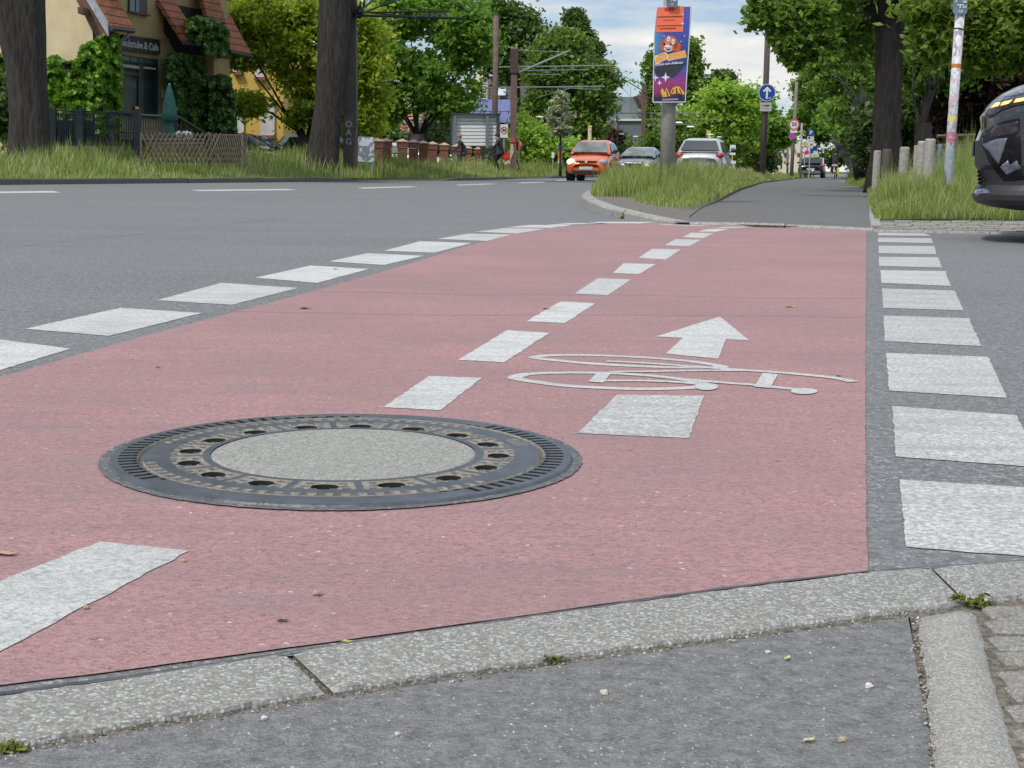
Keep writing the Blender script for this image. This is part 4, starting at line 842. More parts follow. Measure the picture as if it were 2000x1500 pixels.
ld.build('roof_ladder', STEEL, sh); dish = thing('satellite_dish', 'round beige satellite dish at the edge of the solar roof', 'dish', P(936, 190, 98)); dm = MB(); dm.tube([P(936, 155, 98), P(936, 155, 98) + Vector((.1, .25, -.1))], [.29, .05], 18); dm.build('reflector', M('dish_beige', (.62, .5, .34), .6), dish); MB().tube([P(936, 158, 98.2), P(938, 178, 98.6)], .04, 6).build('mast', STEEL, dish)
gh = thing('grey_house', 'dark grey gabled house with white line above a flat grey extension', 'house', P(1225, 325, 125)); SL = M('grey_cladding', (.19, .21, .235), .8, 0, .12, .8); SL2 = M('grey_cladding_dark', (.15, .168, .19), .8, 0, .1, .8)
mb = MB(); mb.prism([P(1188, 320, 125), P(1270, 320, 125), P(1270, 238, 125), P(1240, 192, 125), P(1192, 190, 125), P(1184, 240, 125)], Vector((0, 10, 0))); mb.build('wall', SL, gh)
bpx(MB(), 1203, 234, 1254, 300, 122, 3).build('extension', SL2, gh); bpx(MB(), 1204, 232, 1256, 236, 121.8, 3.2).build('parapet', SIGNW, gh); MB().prism([P(1238, 188, 124.5), P(1244, 188, 124.5), P(1273, 240, 124.5), P(1267, 242, 124.5)], Vector((0, 10, 0))).build('roof', M('slate_edge', (.04, .042, .045), .7), gh)
bpx(MB(), 1182, 234, 1188, 240, 124.6, .2).build('trim', SIGNW, gh); bpx(MB(), 1259, 250, 1267, 320, 124.5, .3).build('side_wall', M('beige_wall', (.38, .29, .2), .9), gh)
oh = thing('orange_roof_house', 'orange tiled roof peeking out between grey house and poplars', 'house', P(1262, 320, 150)); MB().prism([P(1238, 205, 150), P(1275, 205, 150), P(1262, 181, 150), P(1240, 188, 150)], Vector((0, 4, 0))).build('roof', TILE, oh); bpx(MB(), 1240, 205, 1272, 326, 151, 5).build('wall', M('beige_wall', (.38, .29, .2), .9), oh)
ca = thing('carport', 'small red tiled lean-to roof left of the grey house', 'shed', P(1190, 320, 118)); MB().prism([P(1174, 238, 116), P(1186, 238, 116), P(1213, 262, 116), P(1180, 262, 116)], Vector((0, 2, .1))).build('roof', tilemat('red_tiles_dull', (.22, .09, .07)), ca); bpx(MB(), 1188, 262, 1208, 318, 117, 1.5).build('wall', M('brown_boards', (.06, .035, .03), .9), ca)
fh = thing('cream_villa', 'far cream villa with pointed gable at the end of the street', 'house', P(1530, 332, 190)); CRM = M('villa_cream', (.66, .60, .48), .9, 0, .05, .5)
mb = MB().prism([P(1498, 340, 190), P(1600, 340, 190), P(1600, 280, 190), P(1548, 280, 190), P(1532, 264, 190), P(1514, 278, 190), P(1500, 270, 190)], Vector((0, 12, 0))); mb.build('wall', CRM, fh)
for x0, x1, y0, y1 in ((1519, 1524, 278, 287), (1526, 1531, 278, 287), (1533, 1537, 278, 287), (1507, 1512, 277, 287), (1502, 1513, 298, 306), (1531, 1540, 298, 306), (1503, 1512, 309, 314)): bpx(MB(), x0, y0, x1, y1, 189.8, .1).build('window', M('villa_window', (.22, .23, .25), .4) if y0 < 290 else M('villa_window_dark', (.07, .065, .06), .5), fh)
MB().prism([P(1506, 274, 189), P(1518, 274, 189), P(1516, 263, 192), P(1509, 263, 192)], Vector((0, .5, 0))).build('dormer', M('slate_edge', (.04, .042, .045), .7), fh)
MB().prism([P(1513, 279, 189), P(1532, 264, 189), P(1549, 280, 189), P(1552, 280, 189), P(1532, 261.5, 189), P(1510, 279, 189)], Vector((0, 3, 0))).build('roof', M('villa_roof', (.45, .4, .34), .8), fh)
wh = thing('white_house', 'low white house far behind the trees left of the round blue sign', 'house', P(1460, 332, 175)); bpx(MB(), 1440, 298, 1486, 340, 175, 8).build('wall', M('far_white', (.6, .58, .55), .9), wh); bpx(MB(), 1455, 302, 1462, 312, 174.9, .1).build('window', M('villa_window', (.22, .23, .25), .4), wh)

# ------------------------------------------------------------------ brick fence, board, signs on the left
bf = thing('brick_fence', 'long garden fence of red brick pillars with pointed pale caps', 'fence', P(760, 320, 50))
PIL = [(737, 49, 270), (754, 50.5, 270), (786, 54, 271.5), (808, 56, 273), (827, 58, 275), (845, 60, 277), (868, 64, 279), (892, 67, 282), (914, 71, 285.5), (934, 74, 287.5)]
capm = M('pillar_cap', (.42, .30, .21), .85); prev = None
for x, Y, yt in PIL:
    c = P(x, yt, Y); w = .40; zt = c.z
    pb_ = MB().box((c.x, c.y, (zt - .32) / 2), (w * .86, w * .86, zt - .32)); pb_.box((c.x, c.y, zt - .21), (w, w, .2)); o = pb_.build('pillar', BRICK, bf)
    cp = MB(); cp.add([Vector((c.x + a * .23, c.y + b * .23, zt - .11)) for a, b in ((-1, -1), (1, -1), (1, 1), (-1, 1))] + [Vector((c.x + a * .23, c.y + b * .23, zt - .085)) for a, b in ((-1, -1), (1, -1), (1, 1), (-1, 1))] + [Vector((c.x, c.y, zt + .02))], [(0, 1, 5, 4), (1, 2, 6, 5), (2, 3, 7, 6), (3, 0, 4, 7), (4, 5, 8), (5, 6, 8), (6, 7, 8), (7, 4, 8)]); cp.build('cap', capm, o)
    if prev is not None and prev.x > -20 and Y < 62:
        MB().prism([Vector((prev.x, prev.y + .1, -.02)), Vector((c.x, c.y + .1, -.02)), Vector((c.x, c.y + .1, .48)), Vector((prev.x, prev.y + .1, .48))], Vector((.02, .14, 0))).build('low_wall', BRICK, bf)
    prev = c
gb = thing('notice_panel', 'white street panel covered with grey scribbles beside the dark mast', 'panel', P(715, 320, 43))
MB().prism([P(700, 266, 43), P(731, 268, 43), P(730, 317, 43), P(699, 315, 43)], Vector((0, .05, 0))).build('panel', scribble('scribbled_white', (.62, .65, .66), (.12, .15, .17), 2.4, .05), gb); MB().tube([P(726, 315, 43.1), P(726, 335, 43.1)], .03, 6).build('post', STEEL, gb)
# big sign seen from behind
bs = thing('sign_back', 'large white slatted traffic sign seen from behind on grey posts', 'sign', P(928, 320, 72)); CORR = M('corrugated_white', (.78, .80, .84), .45, .1, .05, 2)
mb = MB()
for k in range(9):
    y0 = 223.5 + k * 6.9; mb.prism([P(881, y0, 72), P(976, y0 + .2, 72), P(976, y0 + 5.6, 72), P(881, y0 + 5.4, 72)], Vector((0, .08, 0)))
mb.prism([P(881, 223, 72.12), P(976, 223, 72.12), P(976, 286, 72.12), P(881, 286, 72.12)], Vector((0, .03, 0)))
mb.build('slatted_back', CORR, bs)
DG = M('dark_grey_steel', (.055, .065, .075), .5, .3)
for x, w_ in ((882, .11), (889, .13), (952, .15), (973, .16)): a_ = P(x, 221 if w_ > .12 and x != 952 else 224, 71.8); MB().box((a_.x, a_.y, a_.z / 2 - .0), (w_, .12, a_.z)).build('post', DG if x in (882, 973) else M('blue_grey_steel', (.16, .18, .20), .5), bs)
MB().prism([P(879, 221, 71.7), P(978, 221.5, 71.7), P(978, 224, 71.7), P(879, 223.5, 71.7)], Vector((0, .4, 0))).build('top_rail', DG, bs)
def rect_sign(name, label, px, py, w, h, Y, mat, post=True, zf=.1, postx=None, cat='sign', pm=STEEL, pr=.03):
    c = P(px, py, Y); t = thing(name, label, cat, (c.x, Y + .06, zf))
    MB().box((c.x, Y, c.z), (w, .02, h)).build('plate', mat, t, bevel=.004)
    if post: MB().tube([Vector((c.x, Y + .05, 0)), Vector((c.x, Y + .05, c.z + h * .45))], pr, 8).build('pole', pm, t)
    return t, c
def ring(mb, c, r0, r1, y, n=32):
    vs = []
    for k in range(n): a = 2 * math.pi * k / n; vs += [Vector((c.x + math.cos(a) * r0, y, c.z + math.sin(a) * r0)), Vector((c.x + math.cos(a) * r1, y, c.z + math.sin(a) * r1))]
    mb.add(vs, [(2 * k, 2 * k + 1, (2 * k + 3) % (2 * n), (2 * k + 2) % (2 * n)) for k in range(n)]); return mb
t, c = rect_sign('speed_sign', 'square white zone sign with red ring beside the slatted sign back', 984.5, 256, .36, .62, 70, SIGNW)
ring(MB(), c + Vector((0, 0, .03)), .135, .175, 69.98).build('red_ring', REDP, t); txt(t, '30', .2, c + Vector((0, -.02, .03)), INK, bold=.008)
sk = thing('barrier_box', 'red traffic barrier with white foot beside the brown mast', 'barrier', P(989, 320, 66)); MB().prism([P(980, 297, 66), P(997, 298, 66), P(997, 313, 66), P(981, 313, 66)], Vector((0, .3, 0))).build('panel', REDP, sk, bevel=.02); MB().box(P(990, 317, 66), (.3, .4, .14)).build('foot', SIGNW, sk)
rd = thing('round_mirror', 'faded red round disc sign right of the brown mast', 'sign', P(1012, 320, 64)); MB().tube([P(1012, 285, 64), P(1012, 285, 64) + Vector((.06, .03, 0))], .22, 20).build('disc', M('faded_red', (.45, .12, .10), .6), rd); MB().tube([P(1013, 285, 64.1), P(1013, 322, 64.1)], .03, 6).build('pole', STEEL, rd)

# ------------------------------------------------------------------ masts, lattice arm and wires
def mast(name, label, x0, y0, x1, y1, Y, r, mat, square=False, cat='pole', n=12, taper=.85, depth=0):
    a = P(x0, y0, Y); b = P(x1, y1, Y + depth); a2 = a.lerp(b, 0); 
    d = (b - a); a2 = a - d * ((a.z + .05) / d.z); t = thing(name, label, cat, (a2.x, a2.y, 0)); mb = MB()
    if square:
        mb.prism([a2 + Vector((-r, -r, 0)), a2 + Vector((r, -r, 0)), a2 + Vector((r, r, 0)), a2 + Vector((-r, r, 0))], b - a2)
    else: mb.tube([a2, b], [r, r * taper], n)
    mb.build('shaft', mat, t, smooth=not square); return t, a2, b
t, a, b = mast('overhead_line_mast', 'dark steel mast with white painted letters next to the leaning trunk', 684.5, 320, 683, -60, 46, .205, DARKP, True)
MB().tube([P(694.5, 300, 46.1), P(695, 195, 46.1), P(695, 165, 46.1)], .05, 8).build('cable_pipe', M('grey_pipe', (.13, .135, .125), .6), t)
mb = MB()
for ch, y in (('O', 243), ('A', 259), ('G', 277)): text_mesh(mb, ch, .27, P(681, y, 45.77), (1, 0, 0), (0, 0, 1), .001, bold=.001)
mb.build('graffiti', M('graffiti_white', (.33, .32, .31), .7), t); MB().prism([P(673, 226, 45.785), P(691, 226, 45.785), P(691, 250, 45.785), P(673, 250, 45.785)], Vector((0, .01, 0))).build('paint_patch', M('grey_patch', (.085, .078, .078), .8), t)
arm = thing('catenary_bracket', 'dark lattice arm for overhead wires reaching right from the steel mast', 'bracket', P(696, 30, 42)); mb = MB(); Bk = M('arm_black', (.012, .014, .014), .6)
for q0, q1, r_ in (((692, 25), (880, 22), .03), ((692, 30), (905, 36), .045), ((700, 24), (742, -12), .035), ((706, 27), (800, -12), .03), ((705, 24), (820, 33), .022), ((805, 34), (870, 22), .022), ((840, 33), (880, 23), .022), ((704, 4), (700, 30), .03), ((712, 0), (708, 30), .03)): mb.tube([P(*q0, 45.7), P(*q1, 48)], r_, 6)
mb.ball(P(702, 24, 46), (.14, .12, .2), 8, 6); mb.build('truss', Bk, arm)
m1, a, b = mast('steel_mast', 'tall round brown steel mast with rounded top behind the slatted sign', 966, 290, 968.5, 35, 76, .15, RUST, taper=.95); MB().ball(b, (.145, .145, .12), 12, 6).build('cap', RUST, m1)
m2, a, b = mast('bracket_mast', 'rusty brown mast with bolted bracket head and torn stickers', 1002, 318, 1004.5, 96, 64, .135, RUST, True, depth=0)
MB().box(b + Vector((0, -.02, -.5)), (.34, .36, 1.0)).build('bracket', M('rust_bracket', (.075, .050, .045), .8, .2), m2); MB().box(b + Vector((0, 0, .03)), (.32, .32, .1)).build('cap', M('cap_tan', (.24, .19, .13), .8), m2)
MB().prism([P(997, 268, 63.84), P(1007, 268, 63.84), P(1006.5, 278, 63.84), P(996.5, 278, 63.84)], Vector((0, -.012, 0))).build('red_sticker', M('faded_red2', (.36, .07, .06), .7), m2); MB().prism([P(997, 281, 63.84), P(1002, 281, 63.84), P(1004, 296, 63.84), P(996, 315, 63.84)], Vector((0, -.012, 0))).build('torn_paper', M('torn_paper', (.42, .37, .28), .8), m2)
m3, a, b = mast('steel_mast', 'slim brown mast in front of the dark grey house', 1256, 300, 1258, 165, 112, .16, RUST, True)
m4, a, b = mast('steel_mast', 'short brown mast among the tram stop lamps right of the poster post', 1395, 310, 1397, 250, 112, .14, RUST, True)
wires = thing('overhead_wires', 'span wires and tubes of the tram line between the brown masts', 'wires', P(1100, 130, 64)); WM = M('wire_grey', (.28, .30, .27), .5, .4); WD = M('wire_dark', (.09, .10, .10), .5, .3)
W = [((1010, 98), (1108, 102), 64, 66, .02, 0), ((1012, 142), (1112, 99), 64, 66, .045, 0), ((975, 131), (1193, 128), 66, 72, .035, 0), ((1012, 138), (1150, 136), 64, 70, .025, 0), ((1030, 145), (1095, 146), 65, 68, .02, 0), ((975, 171), (1180, 169), 66, 74, .04, 0), ((1080, 171), (1172, 175), 70, 76, .02, 0),
     ((1112, 99), (1190, 140), 66, 90, .012, 1), ((1190, 138), (1257, 178), 74, 112, .035, 1), ((1186, 136), (1257, 166), 74, 112, .015, 1), ((1180, 128), (1232, 190), 74, 112, .012, 1), ((1192, 190), (1275, 191), 100, 105, .03, 1), ((1190, 221), (1290, 221), 100, 105, .035, 1), ((1200, 142), (1200, 150), 100, 100, .01, 1), ((1232, 168), (1232, 221), 110, 110, .012, 1),
     ((1268, 221), (1370, 221), 100, 104, .035, 0), ((1262, 233), (1404, 233), 106, 108, .035, 0), ((1262, 243), (1368, 243), 106, 108, .03, 0), ((1340, 253), (1418, 254), 112, 114, .04, 0), ((1398, 270), (1430, 256), 112, 114, .05, 0), ((980, 32), (850, -10), 76, 60, .012, 1), ((1050, 190), (1120, 171), 70, 74, .012, 0)]
for q0, q1, Y0, Y1, r_, m_ in W: MB().tube([P(*q0, Y0), P(*q1, Y1)], r_, 6).build('wire', WD if m_ else WM, wires)
# tram stop lamps
def lamp(px, py, Y, label, w=.5, grp='white street lamps at the tram stop'):
    c = P(px, py, Y); t = thing('street_lamp', label, 'lamp', (c.x - .25, Y, .05), grp); MB().tube([Vector((c.x - .28, Y, 0)), Vector((c.x - .28, Y, c.z - .03))], .045, 8).build('pole', DG, t)
    h = MB(); n = 14; vs = [c + Vector((math.cos(k * 6.2832 / n) * w, math.sin(k * 6.2832 / n) * w * .5, 0)) for k in range(n)] + [c + Vector((math.cos(k * 6.2832 / n) * w * .6 - .04, math.sin(k * 6.2832 / n) * w * .3, w * .27)) for k in range(n)] + [c + Vector((math.cos(k * 6.2832 / n) * w * .7, math.sin(k * 6.2832 / n) * w * .35, -w * .14)) for k in range(n)]
    h.add(vs, [(k, (k + 1) % n, n + (k + 1) % n, n + k) for k in range(n)] + [(k, 2 * n + k, 2 * n + (k + 1) % n, (k + 1) % n) for k in range(n)] + [tuple(n + k for k in range(n)), tuple(2 * n + k for k in reversed(range(n)))]); h.build('lamp_head', M('lamp_white', (.75, .73, .66), .5), t, smooth=False)
for px, py, Y, lb, w in ((1054, 229, 80, 'street lamp above the blank name sign left of the orange car', .24), (1143, 246, 86, 'street lamp just left of the pale yellow column above the orange car', .24), (1214, 262, 100, 'street lamp in front of the grey extension beside the red lean-to', .2), (1242, 267, 104, 'street lamp in front of the middle of the grey extension', .2), (1327, 240, 84, 'highest street lamp touching the right side of the poster post', .24), (1349, 248, 86, 'large street lamp above the roof of the white car', .25),
                        (1390, 263, 100, 'street lamp behind the pale column right of the white car', .18), (1405, 268, 104, 'street lamp under the slanted wire right of the white car', .18), (1420, 276, 112, 'lowest street lamp right of the white car', .2), (1068, 316 - 73, 82, 'small white lamp on a sticker covered pole by the bushes', .16)): lamp(px, py, Y, lb, w)
for px, y0, y1, Y, lb in ((1152, 247, 320, 84, 'pale yellow tram stop column rising behind the orange car'), (1384, 257, 320, 104, 'pale yellow tram stop column rising behind the white car')):
    a = P(px - 3.5, y0, Y); b = P(px + 3.5, y0, Y); t = thing('stop_column', lb, 'column', (a.x, Y, .05)); MB().box(((a.x + b.x) / 2, Y, a.z / 2), (b.x - a.x, .2, a.z - .1)).build('column', M('column_cream', (.70, .62, .42), .5), t, bevel=.02); MB().box(((a.x + b.x) / 2, Y, a.z), ((b.x - a.x) * 1.1, .24, .12)).build('cap', M('column_yellow', (.72, .50, .10), .5), t)
t, c = rect_sign('street_name_sign', 'small blank white street name sign on a grey post', 1045, 269, .62, .12, 80, SIGNW, pr=.04, pm=DG); t, c = rect_sign('sticker_post', 'white post covered in stickers by the hedge left of the orange car', 1066, 250, .1, .2, 82, SIGNW, pr=.06, pm=sticker_mat('post_stickers', (.55, .56, .56), [(.3, .3, .32), (.6, .6, .6), (.15, .2, .3)], 12))
t, c = rect_sign('info_pillar', 'narrow orange and blue information pillar behind the verge', 1094, 300, .22, 1.0, 76, zramp('orange_blue', [(0, (.65, .65, .65)), (.3, (.60, .16, .02)), (.62, (.60, .16, .02)), (.64, (.06, .1, .25)), (1, (.06, .08, .15))]), False); t, c = rect_sign('ticket_box', 'small white ticket box on a post by the info pillar', 1080, 303, .14, .3, 76, SIGNW)
t, c = rect_sign('bus_stop_sign', 'small white bus stop sign with green and yellow dot on pale yellow pole', 1431, 293, .36, .62, 92, SIGNW, pm=M('column_yellow', (.72, .50, .10), .5)); ring(MB(), c, .0, .13, 91.97).build('yellow_dot', SIGNY, t); ring(MB(), c, .1, .135, 91.96).build('green_ring', M('sign_green', (.02, .2, .06), .4), t); txt(t, 'H', .15, c + Vector((0, -.04, 0)), M('sign_green', (.02, .2, .06), .4), bold=.006)
bc = MB(); cc = P(1431, 317, 90); bc.box(cc, (.34, .3, .18)); bc.tube([cc - Vector((0, 0, .05)), cc - Vector((0, 0, .7))], .13, 10); tag(bc.build('litter_bin', SIGNW), 'white litter bin under the bus stop sign', 'bin')

# ------------------------------------------------------------------ poster post
pp_t, pa, pbt = mast('lamp_post', 'thick grey concrete post standing in the grass island with a poster tied on', 1303.5, 330, 1311, -60, 21, .108, CONC, cat='post', n=28, taper=.93); PY = 20.80
tg = thing('number_plate', 'small blue grey plate with white letters above the circus poster', 'sign', P(1312, 5, PY - .04)); MB().prism([P(1301.5, -14, PY - .06), P(1323.5, -14, PY - .06), P(1323.5, 12, PY - .06), P(1321, 14.5, PY - .06), P(1304, 14, PY - .06), P(1302, 12, PY - .06)], Vector((0, .012, 0))).build('plate', M('plate_blue_grey', (.12, .15, .20), .5), tg)
mb = MB(); text_mesh(mb, 'TG', .055, P(1315, 0, PY - .067), (1, 0, 0), (0, 0, 1), .0005, bold=.002); text_mesh(mb, '1,7', .035, P(1312.5, 9, PY - .067), (1, 0, 0), (0, 0, 1), .0005, bold=.001); mb.build('lettering', SIGNW, tg)
ps = thing('circus_poster', 'tall circus poster sleeve with purple night scene and orange date sticker', 'poster', P(1307, 205, PY))
def warp(x, y): # gentle bow of the card
    v = (y - 13) / 187; return 0.0
def pq(x, y, off=0): u = P(x, y, PY - off); u.y -= warp(x, y); return u
def edgeX(y, side): 
    v = (y - 12) / 187
    return np.interp(v, [0, .1, .3, .5, 1], [1283, 1280, 1277, 1276.5, 1274.5]) if side == 0 else np.interp(v, [0, .15, .5, .8, 1], [1350, 1349, 1345, 1341, 1339])
def sheet(x_in, y0, y1, off, back=0):
    ny, nx = 26, 10; vs = []
    for i in range(ny + 1):
        y = y0 + (y1 - y0) * i / ny; l, r_ = edgeX(y, 0) + x_in, edgeX(y, 1) - x_in
        for j in range(nx + 1): x = l + (r_ - l) * j / nx; v = pq(x, y - (x - 1310) * .03 * (1 - (y - 12) / 187), off); vs.append(v)
    return vs, [(i * (nx + 1) + j, (i + 1) * (nx + 1) + j, (i + 1) * (nx + 1) + j + 1, i * (nx + 1) + j + 1) for i in range(ny) for j in range(nx)]
mb = MB(); mb.add(*sheet(0, 12, 200, 0)); mb.build('card', SIGNW, ps, smooth=True)
mb = MB(); vs, fs = sheet(0, 12, 200, 0); mb.add([v + Vector((.035, .27, 0)) for v in vs], fs); vs2 = [v for i, v in enumerate(vs) if i % 11 == 10]; n = len(vs2); mb.add(vs2 + [v + Vector((.035, .27, 0)) for v in vs2], [(i, i + 1, n + i + 1, n + i) for i in range(n - 1)]); mb.build('back_card', M('card_back', (.30, .33, .34), .6), ps)
ART, nt, bsd = nm('poster_print'); tc = N(nt, 'ShaderNodeTexCoord'); s_ = N(nt, 'ShaderNodeSeparateXYZ'); L(nt, tc.outputs['Generated'], s_.inputs[0]); n_ = noise(nt, coord(nt, 'Generated', (1.5, 1, 4)), 2.5, 4)
zz = mth(nt, 'ADD', s_.outputs[2], mth(nt, 'MULTIPLY', mth(nt, 'SUBTRACT', n_, .5), .14))
c1 = ramp(nt, zz, [(0, (.012, .012, .03)), (.05, (.02, .02, .05)), (.10, (.22, .03, .10)), (.2, (.32, .04, .18)), (.28, (.14, .05, .30)), (.36, (.06, .09, .40)), (.44, (.03, .06, .20)), (.55, (.05, .06, .22)), (.75, (.05, .08, .42)), (1, (.10, .09, .42))])
lx = ramp(nt, mth(nt, 'ADD', s_.outputs[0], mth(nt, 'MULTIPLY', n_, .15)), [(.1, (1, 1, 1)), (.42, (0, 0, 0))]); c1 = mixc(nt, mth(nt, 'MULTIPLY', mth(nt, 'MULTIPLY', lx, mth(nt, 'GREATER_THAN', s_.outputs[2], .5)), .6), c1, (.10, .38, .62))
L(nt, c1, bsd.inputs['Base Color']); bsd.inputs['Roughness'].default_value = .35
mb = MB(); mb.add(*sheet(1.6, 14, 198, .003)); mb.build('print', ART, ps, smooth=True)
def pshape(name, polys, mat, off):
    mb = MB()
    for pl in polys: mb.prism([pq(x, y, off) for x, y in pl], Vector((0, .0006, 0)))
    return mb.build(name, mat, ps)
pshape('date_sticker', [[(1283, 17), (1336, 12), (1334, 62), (1281, 63)]], M('neon_orange', (.85, .17, .08), .5, 0, .06), .008)
pshape('sticker_text', [[(1298, 15.5), (1317, 14.5), (1317, 21), (1298, 21.5)]], REDP, .011); pshape('sticker_text', [[(1284, 32), (1333, 31), (1333, 33), (1284, 34)], [(1283, 50), (1333, 48.5), (1333, 50), (1283, 51.5)], [(1289, 55), (1320, 54), (1320, 56), (1289, 57)], [(1295, 39), (1318, 38.5), (1318, 39.5), (1295, 40)]], M('sticker_ink', (.25, .03, .02), .6), .011)
ell = lambda cx, cy, rx, ry, n=18, a=0: [(cx + math.cos(k * 6.2832 / n) * rx * math.cos(a) - math.sin(k * 6.2832 / n) * ry * math.sin(a), cy + math.cos(k * 6.2832 / n) * rx * math.sin(a) + math.sin(k * 6.2832 / n) * ry * math.cos(a)) for k in range(n)]
# a generic clown face: red hair, white painted mouth and eyes
pshape('drawn_figure', [ell(1309, 85, 15, 16), ell(1296, 90, 7, 10), ell(1323, 92, 7, 10)], M('print_red_hair', (.55, .10, .03), .5), .010)
pshape('drawn_figure', [ell(1307, 84, 8, 12)], M('print_skin', (.50, .24, .16), .5), .0115); pshape('drawn_figure', [ell(1306, 76, 3.2, 5), ell(1315, 81, 3.4, 5.5), ell(1305, 94, 8, 7)], M('print_white', (.70, .66, .68), .5), .013); pshape('drawn_figure', [[(1298, 92), (1312, 93), (1309, 97.5), (1305, 99), (1301, 97)], ell(1306, 77, .9, 1.3), ell(1315, 82, .9, 1.3)], M('print_dark', (.05, .03, .03), .5), .0145); pshape('drawn_figure', [ell(1309.5, 86.5, 2.6, 2.6)], REDP, .0150); pshape('drawn_figure', [[(1300, 93), (1310, 93.6), (1309, 95), (1301, 94.6)]], M('print_white', (.70, .66, .68), .5), .0155)
pshape('title_banner', [[(1280, 108), (1300, 101), (1304, 106), (1338, 98), (1341, 112), (1305, 119), (1303, 116), (1281, 127), (1277.5, 112)]], M('banner_edge', (.75, .58, .45), .5), .010)
gold = M('banner_gold', (.75, .36, .03), .45, 0, .25, 30); bars = []
for k in range(5): x = 1280.5 + k * 4.5; bars.append([(x, 112.5 - k * 1.1), (x + 3.6, 111.6 - k * 1.1), (x + 3.4, 123 - k * 1.6), (x + .6, 124.5 - k * 1.6)])
for k in range(8): x = 1305 + k * 4.3; bars.append([(x, 105.5 - k * .75), (x + 3.4, 105 - k * .75), (x + 3.5, 115.6 - k * .6), (x, 116.4 - k * .6)])
bars.append([(1284, 106.5), (1298, 102.5), (1299, 106), (1284, 110)]); pshape('title_lettering', bars, gold, .0125)
pshape('drawn_curtain', [[(1277, 134), (1303, 122), (1340, 122), (1330, 136), (1317, 150), (1298, 152), (1282, 146)]], M('print_dark_green', (.025, .035, .045), .5), .0085)
mb = MB(); text_mesh(mb, 'Circus zum Anfassen', .046, pq(1307, 124, .016), Vector((1, 0, .10)), (0, 0, 1), .0003, bold=.0012); mb.build('slogan', M('print_white', (.70, .66, .68), .5), ps)
star = lambda cx, cy, r, n=4: [(cx + math.sin(k * math.pi / n) * (r if k % 2 == 0 else r * .36), cy - math.cos(k * math.pi / n) * (r * (1.1 if k % 2 == 0 else .42))) for k in range(2 * n)]
pshape('drawn_stars', [star(1300, 151, 9), star(1280, 152, 7), star(1288, 162, 5), star(1333, 46, 4), star(1334, 28, 3), star(1337, 70, 2), star(1330, 81, 2), star(1297, 70, 2)], M('print_lilac', (.62, .60, .85), .5), .011)
pshape('drawn_tent', [[(1290, 178), (1294, 172), (1298, 180), (1302, 171), (1307, 181), (1309, 188), (1294, 190)], [(1309, 180), (1313, 172), (1322, 168), (1328, 170), (1336, 180), (1337, 185), (1324, 182), (1312, 184)]], M('print_tent', (.75, .38, .06), .5, 0, .4, 40), .010)
pshape('drawn_tent', [[(1301, 176), (1303, 176), (1306, 188), (1303, 188)], [(1320, 172), (1322, 172), (1323, 182), (1320, 182)], [(1326, 173), (1328, 173), (1333, 182), (1330, 182)], [(1314, 175), (1316, 175), (1314, 182), (1312, 182)]], M('print_dark', (.05, .03, .03), .5), .0112)
pshape('small_print', [[(1293, 193), (1325, 192), (1325, 195.5), (1293, 196.5)]], M('print_violet', (.30, .22, .50), .5), .0105)
mb = MB(); mb.tube([pq(1274, 103, .0) + Vector((-.02, .15, 0)), pq(1279, 103, .0) + Vector((0, .02, 0))], .006, 5); mb.tube([pq(1341, 104, 0), pq(1349, 106, 0) + Vector((0, .2, 0))], .006, 5); mb.build('cable_tie', BLACKP, ps)

# ------------------------------------------------------------------ right hand poles and signs
sp_t, a, b = mast('sticker_pole', 'leaning white pole covered in torn stickers beside the black car', 1850, 372, 1877, 0, 17, .053, sticker_mat('pole_stickers', (.62, .62, .66), [(.42, .42, .5), (.70, .70, .72), (.25, .25, .32), (.60, .40, .40)], 26), cat='pole', n=18, taper=1)
def ringband(y, h, mat, r=.0545, name='sticker'):
    u = (a - CAM); f = (y - 372) / (0 - 372); x = 1850 + 27 * f; c = P(x, y, 17); MB().tube([c - Vector((0, 0, h / 2)), c + Vector((.002, 0, h / 2))], r, 18).build(name, mat, sp_t)
ringband(129, .045, M('sticker_orange', (.6, .18, .05), .6)); ringband(57, .014, INK, .0555, 'strap'); ringband(232, .06, M('sticker_yellow', (.6, .6, .2), .6, 0, .3, 40)); ringband(268, .12, M('sticker_red', (.45, .2, .25), .6, 0, .6, 30), .0542)
ringband(325, .42, M('pole_bluegrey', (.30, .36, .40), .6, 0, .25, 20), .0543, 'bare_pole')
hy = thing('hydrant_plate', 'blue grey water main plate with white letters on the sticker pole', 'sign', P(1876, 5, 16.9)); hp = [P(x, y, 16.93) for x, y in ((1863, -22), (1891, -20), (1889.5, 22), (1888, 26), (1884, 28.5), (1866, 28), (1862, 25), (1861, 21))]
MB().prism(hp, Vector((0, .012, 0))).build('plate', M('plate_slate', (.13, .19, .26), .45), hy); mb = MB(); xdv = Vector((1, 0, 0)); ydv = Vector((.05, 0, 1))
for s_, z_, x_, y_ in (('S', .048, 1868, 2), ('150', .034, 1884, 3.5), ('0,3', .034, 1884, 13.5), ('1,0', .038, 1876, 22)): text_mesh(mb, s_, z_, P(x_, y_, 16.922), xdv, ydv, .0004, bold=.0016)
mb.prism([P(1869, 8.5, 16.922), P(1882, 8.5, 16.922), P(1882, 10.5, 16.922), P(1869, 10.5, 16.922)], Vector((0, .001, 0))); mb.prism([P(1874.5, 10, 16.922), P(1876.8, 10, 16.922), P(1876.3, 16, 16.922), P(1874, 16, 16.922)], Vector((0, .001, 0))); mb.build('lettering', SIGNW, hy)
u1, a, b = mast('utility_pole', 'brown wooden pole carrying the round blue arrow sign', 1490, 320, 1504, -50, 62, .135, WOODP)
